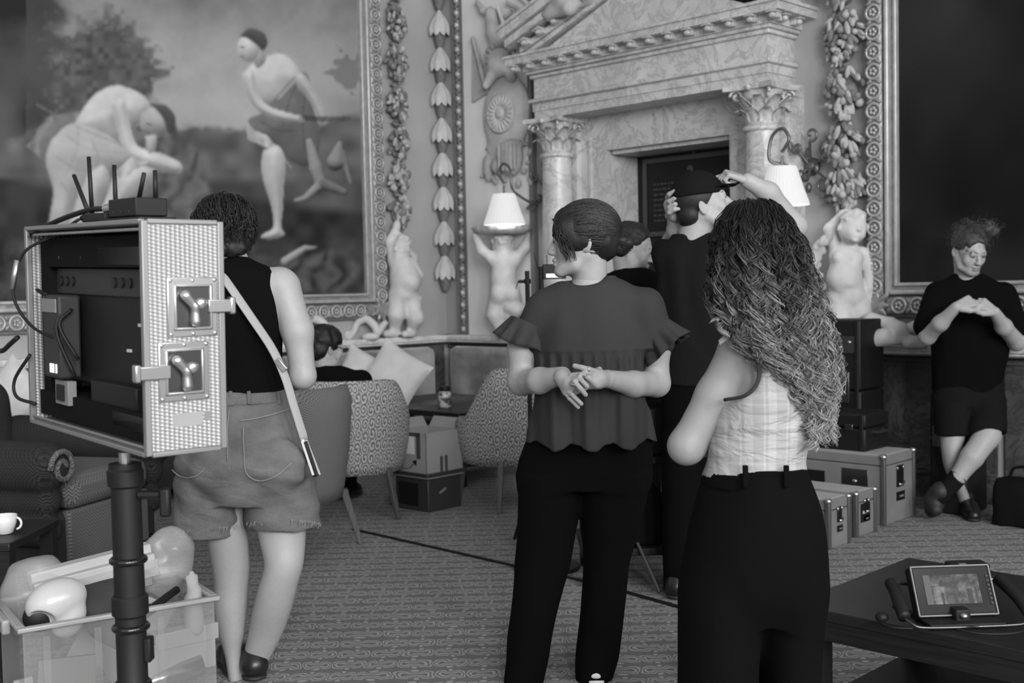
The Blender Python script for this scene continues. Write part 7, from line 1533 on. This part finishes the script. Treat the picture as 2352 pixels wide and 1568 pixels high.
p = tubp(395, 1285, .34); r = tub_thing('plastic_bag', 'clear bubble bag at the back corner of the tub', 'bag', (p[0], p[1], zr-.03)); S = Solid(.03).ell((0, 0, .09), (.07, .05, .12)).ell((-.05, .0, .07), (.09, .05, .09)); S.field(lambda P: .012*vnoise(P, (22, 22, 22))); garment(r, 'film', S, .009, 'polybag')
p = tubp(225, 1345, .16); r = tub_thing('dark_cloth', 'dark folded cloth in the middle of the tub', 'cloth', (p[0], p[1], zr-.03)); S = Solid(.03).ell((0, 0, .03), (.11, .07, .06), Ry(.2)).ell((.06, .0, .05), (.08, .06, .05)).chain([(-.02, -.06, .0), (.1, -.05, -.1)], [.04, .05]); S.field(lambda P: .012*vnoise(P, (14, 14, 20))); garment(r, 'fabric', S, .008, 'cloth_dark')
p = tubp(350, 1385, .14); r = tub_thing('black_tube', 'black rod lying in the tub beside the stand', 'rod', p); MB().tube([(-.1, -.05, -.05), (.10, .08, .01)], .012, 8).build('rod', 'rubber', r); MB().tube([(-.03, -.005, -.028), (-.0, .01, -.018)], .017, 8).build('sleeve', 'black_gloss', r)
p = tubp(395, 1470, .12); r = tub_thing('white_box', 'long white carton inside the clear tub', 'box', (p[0]-.05, p[1], p[2]-.06), .12); MB().bb((-.13, -.05, -.035), (.17, .07, .07)).build('carton', 'card_white', r, bev=.003); MB().bb((-.02, -.055, .05), (.18, .0, .10)).build('lid', 'card_white', r, bev=.003)
p = tubp(130, 1500, .1); r = tub_thing('grey_sheet', 'grey folded card standing in the tub', 'card', (p[0]+.02, p[1], .05)); MB().box((0, 0, .14), (.16, .012, .26), Ry(.08)).build('sheet', 'mid_grey', r); MB().box((-.10, .01, .12), (.05, .01, .22), Ry(-.1)).build('fold', 'card_white', r)
p = tubp(390, 1540, .08); r = tub_thing('foil_tube', 'shiny film wrapped tube low in the tub', 'tube', (p[0]-.06, p[1], max(.05, p[2]-.03))); MB().tube([(-.16, .02, -.02), (.16, .0, .03)], .032, 14).build('tube', 'foil', r, smooth=True)
p = tubp(280, 1440, .2); r = tub_thing('paper_folder', 'grey card folder slanting in the tub', 'folder', (p[0], p[1], zr-.16)); MB().box((0, 0, .06), (.24, .01, .24), Ry(.5)).build('cover', 'cardboard', r); MB().box((.01, .008, .06), (.23, .004, .23), Ry(.5)).build('papers', 'card_white', r)
p = tubp(445, 1400, .1); r = tub_thing('glove', 'pale rubber glove hanging over the tub edge', 'glove', (p[0], p[1], zr-.02)); S = Solid(.008).chain([(0, 0, -.08), (0, 0, .0), (.005, 0, .03)], [.03, .028, .022]); [S.cone((.006*k, 0, .03), (.012*k, .01, .085-.012*abs(k)), .010, .008) for k in (-1, 0, 1)]; garment(r, 'latex', S, .004, 'card_white')
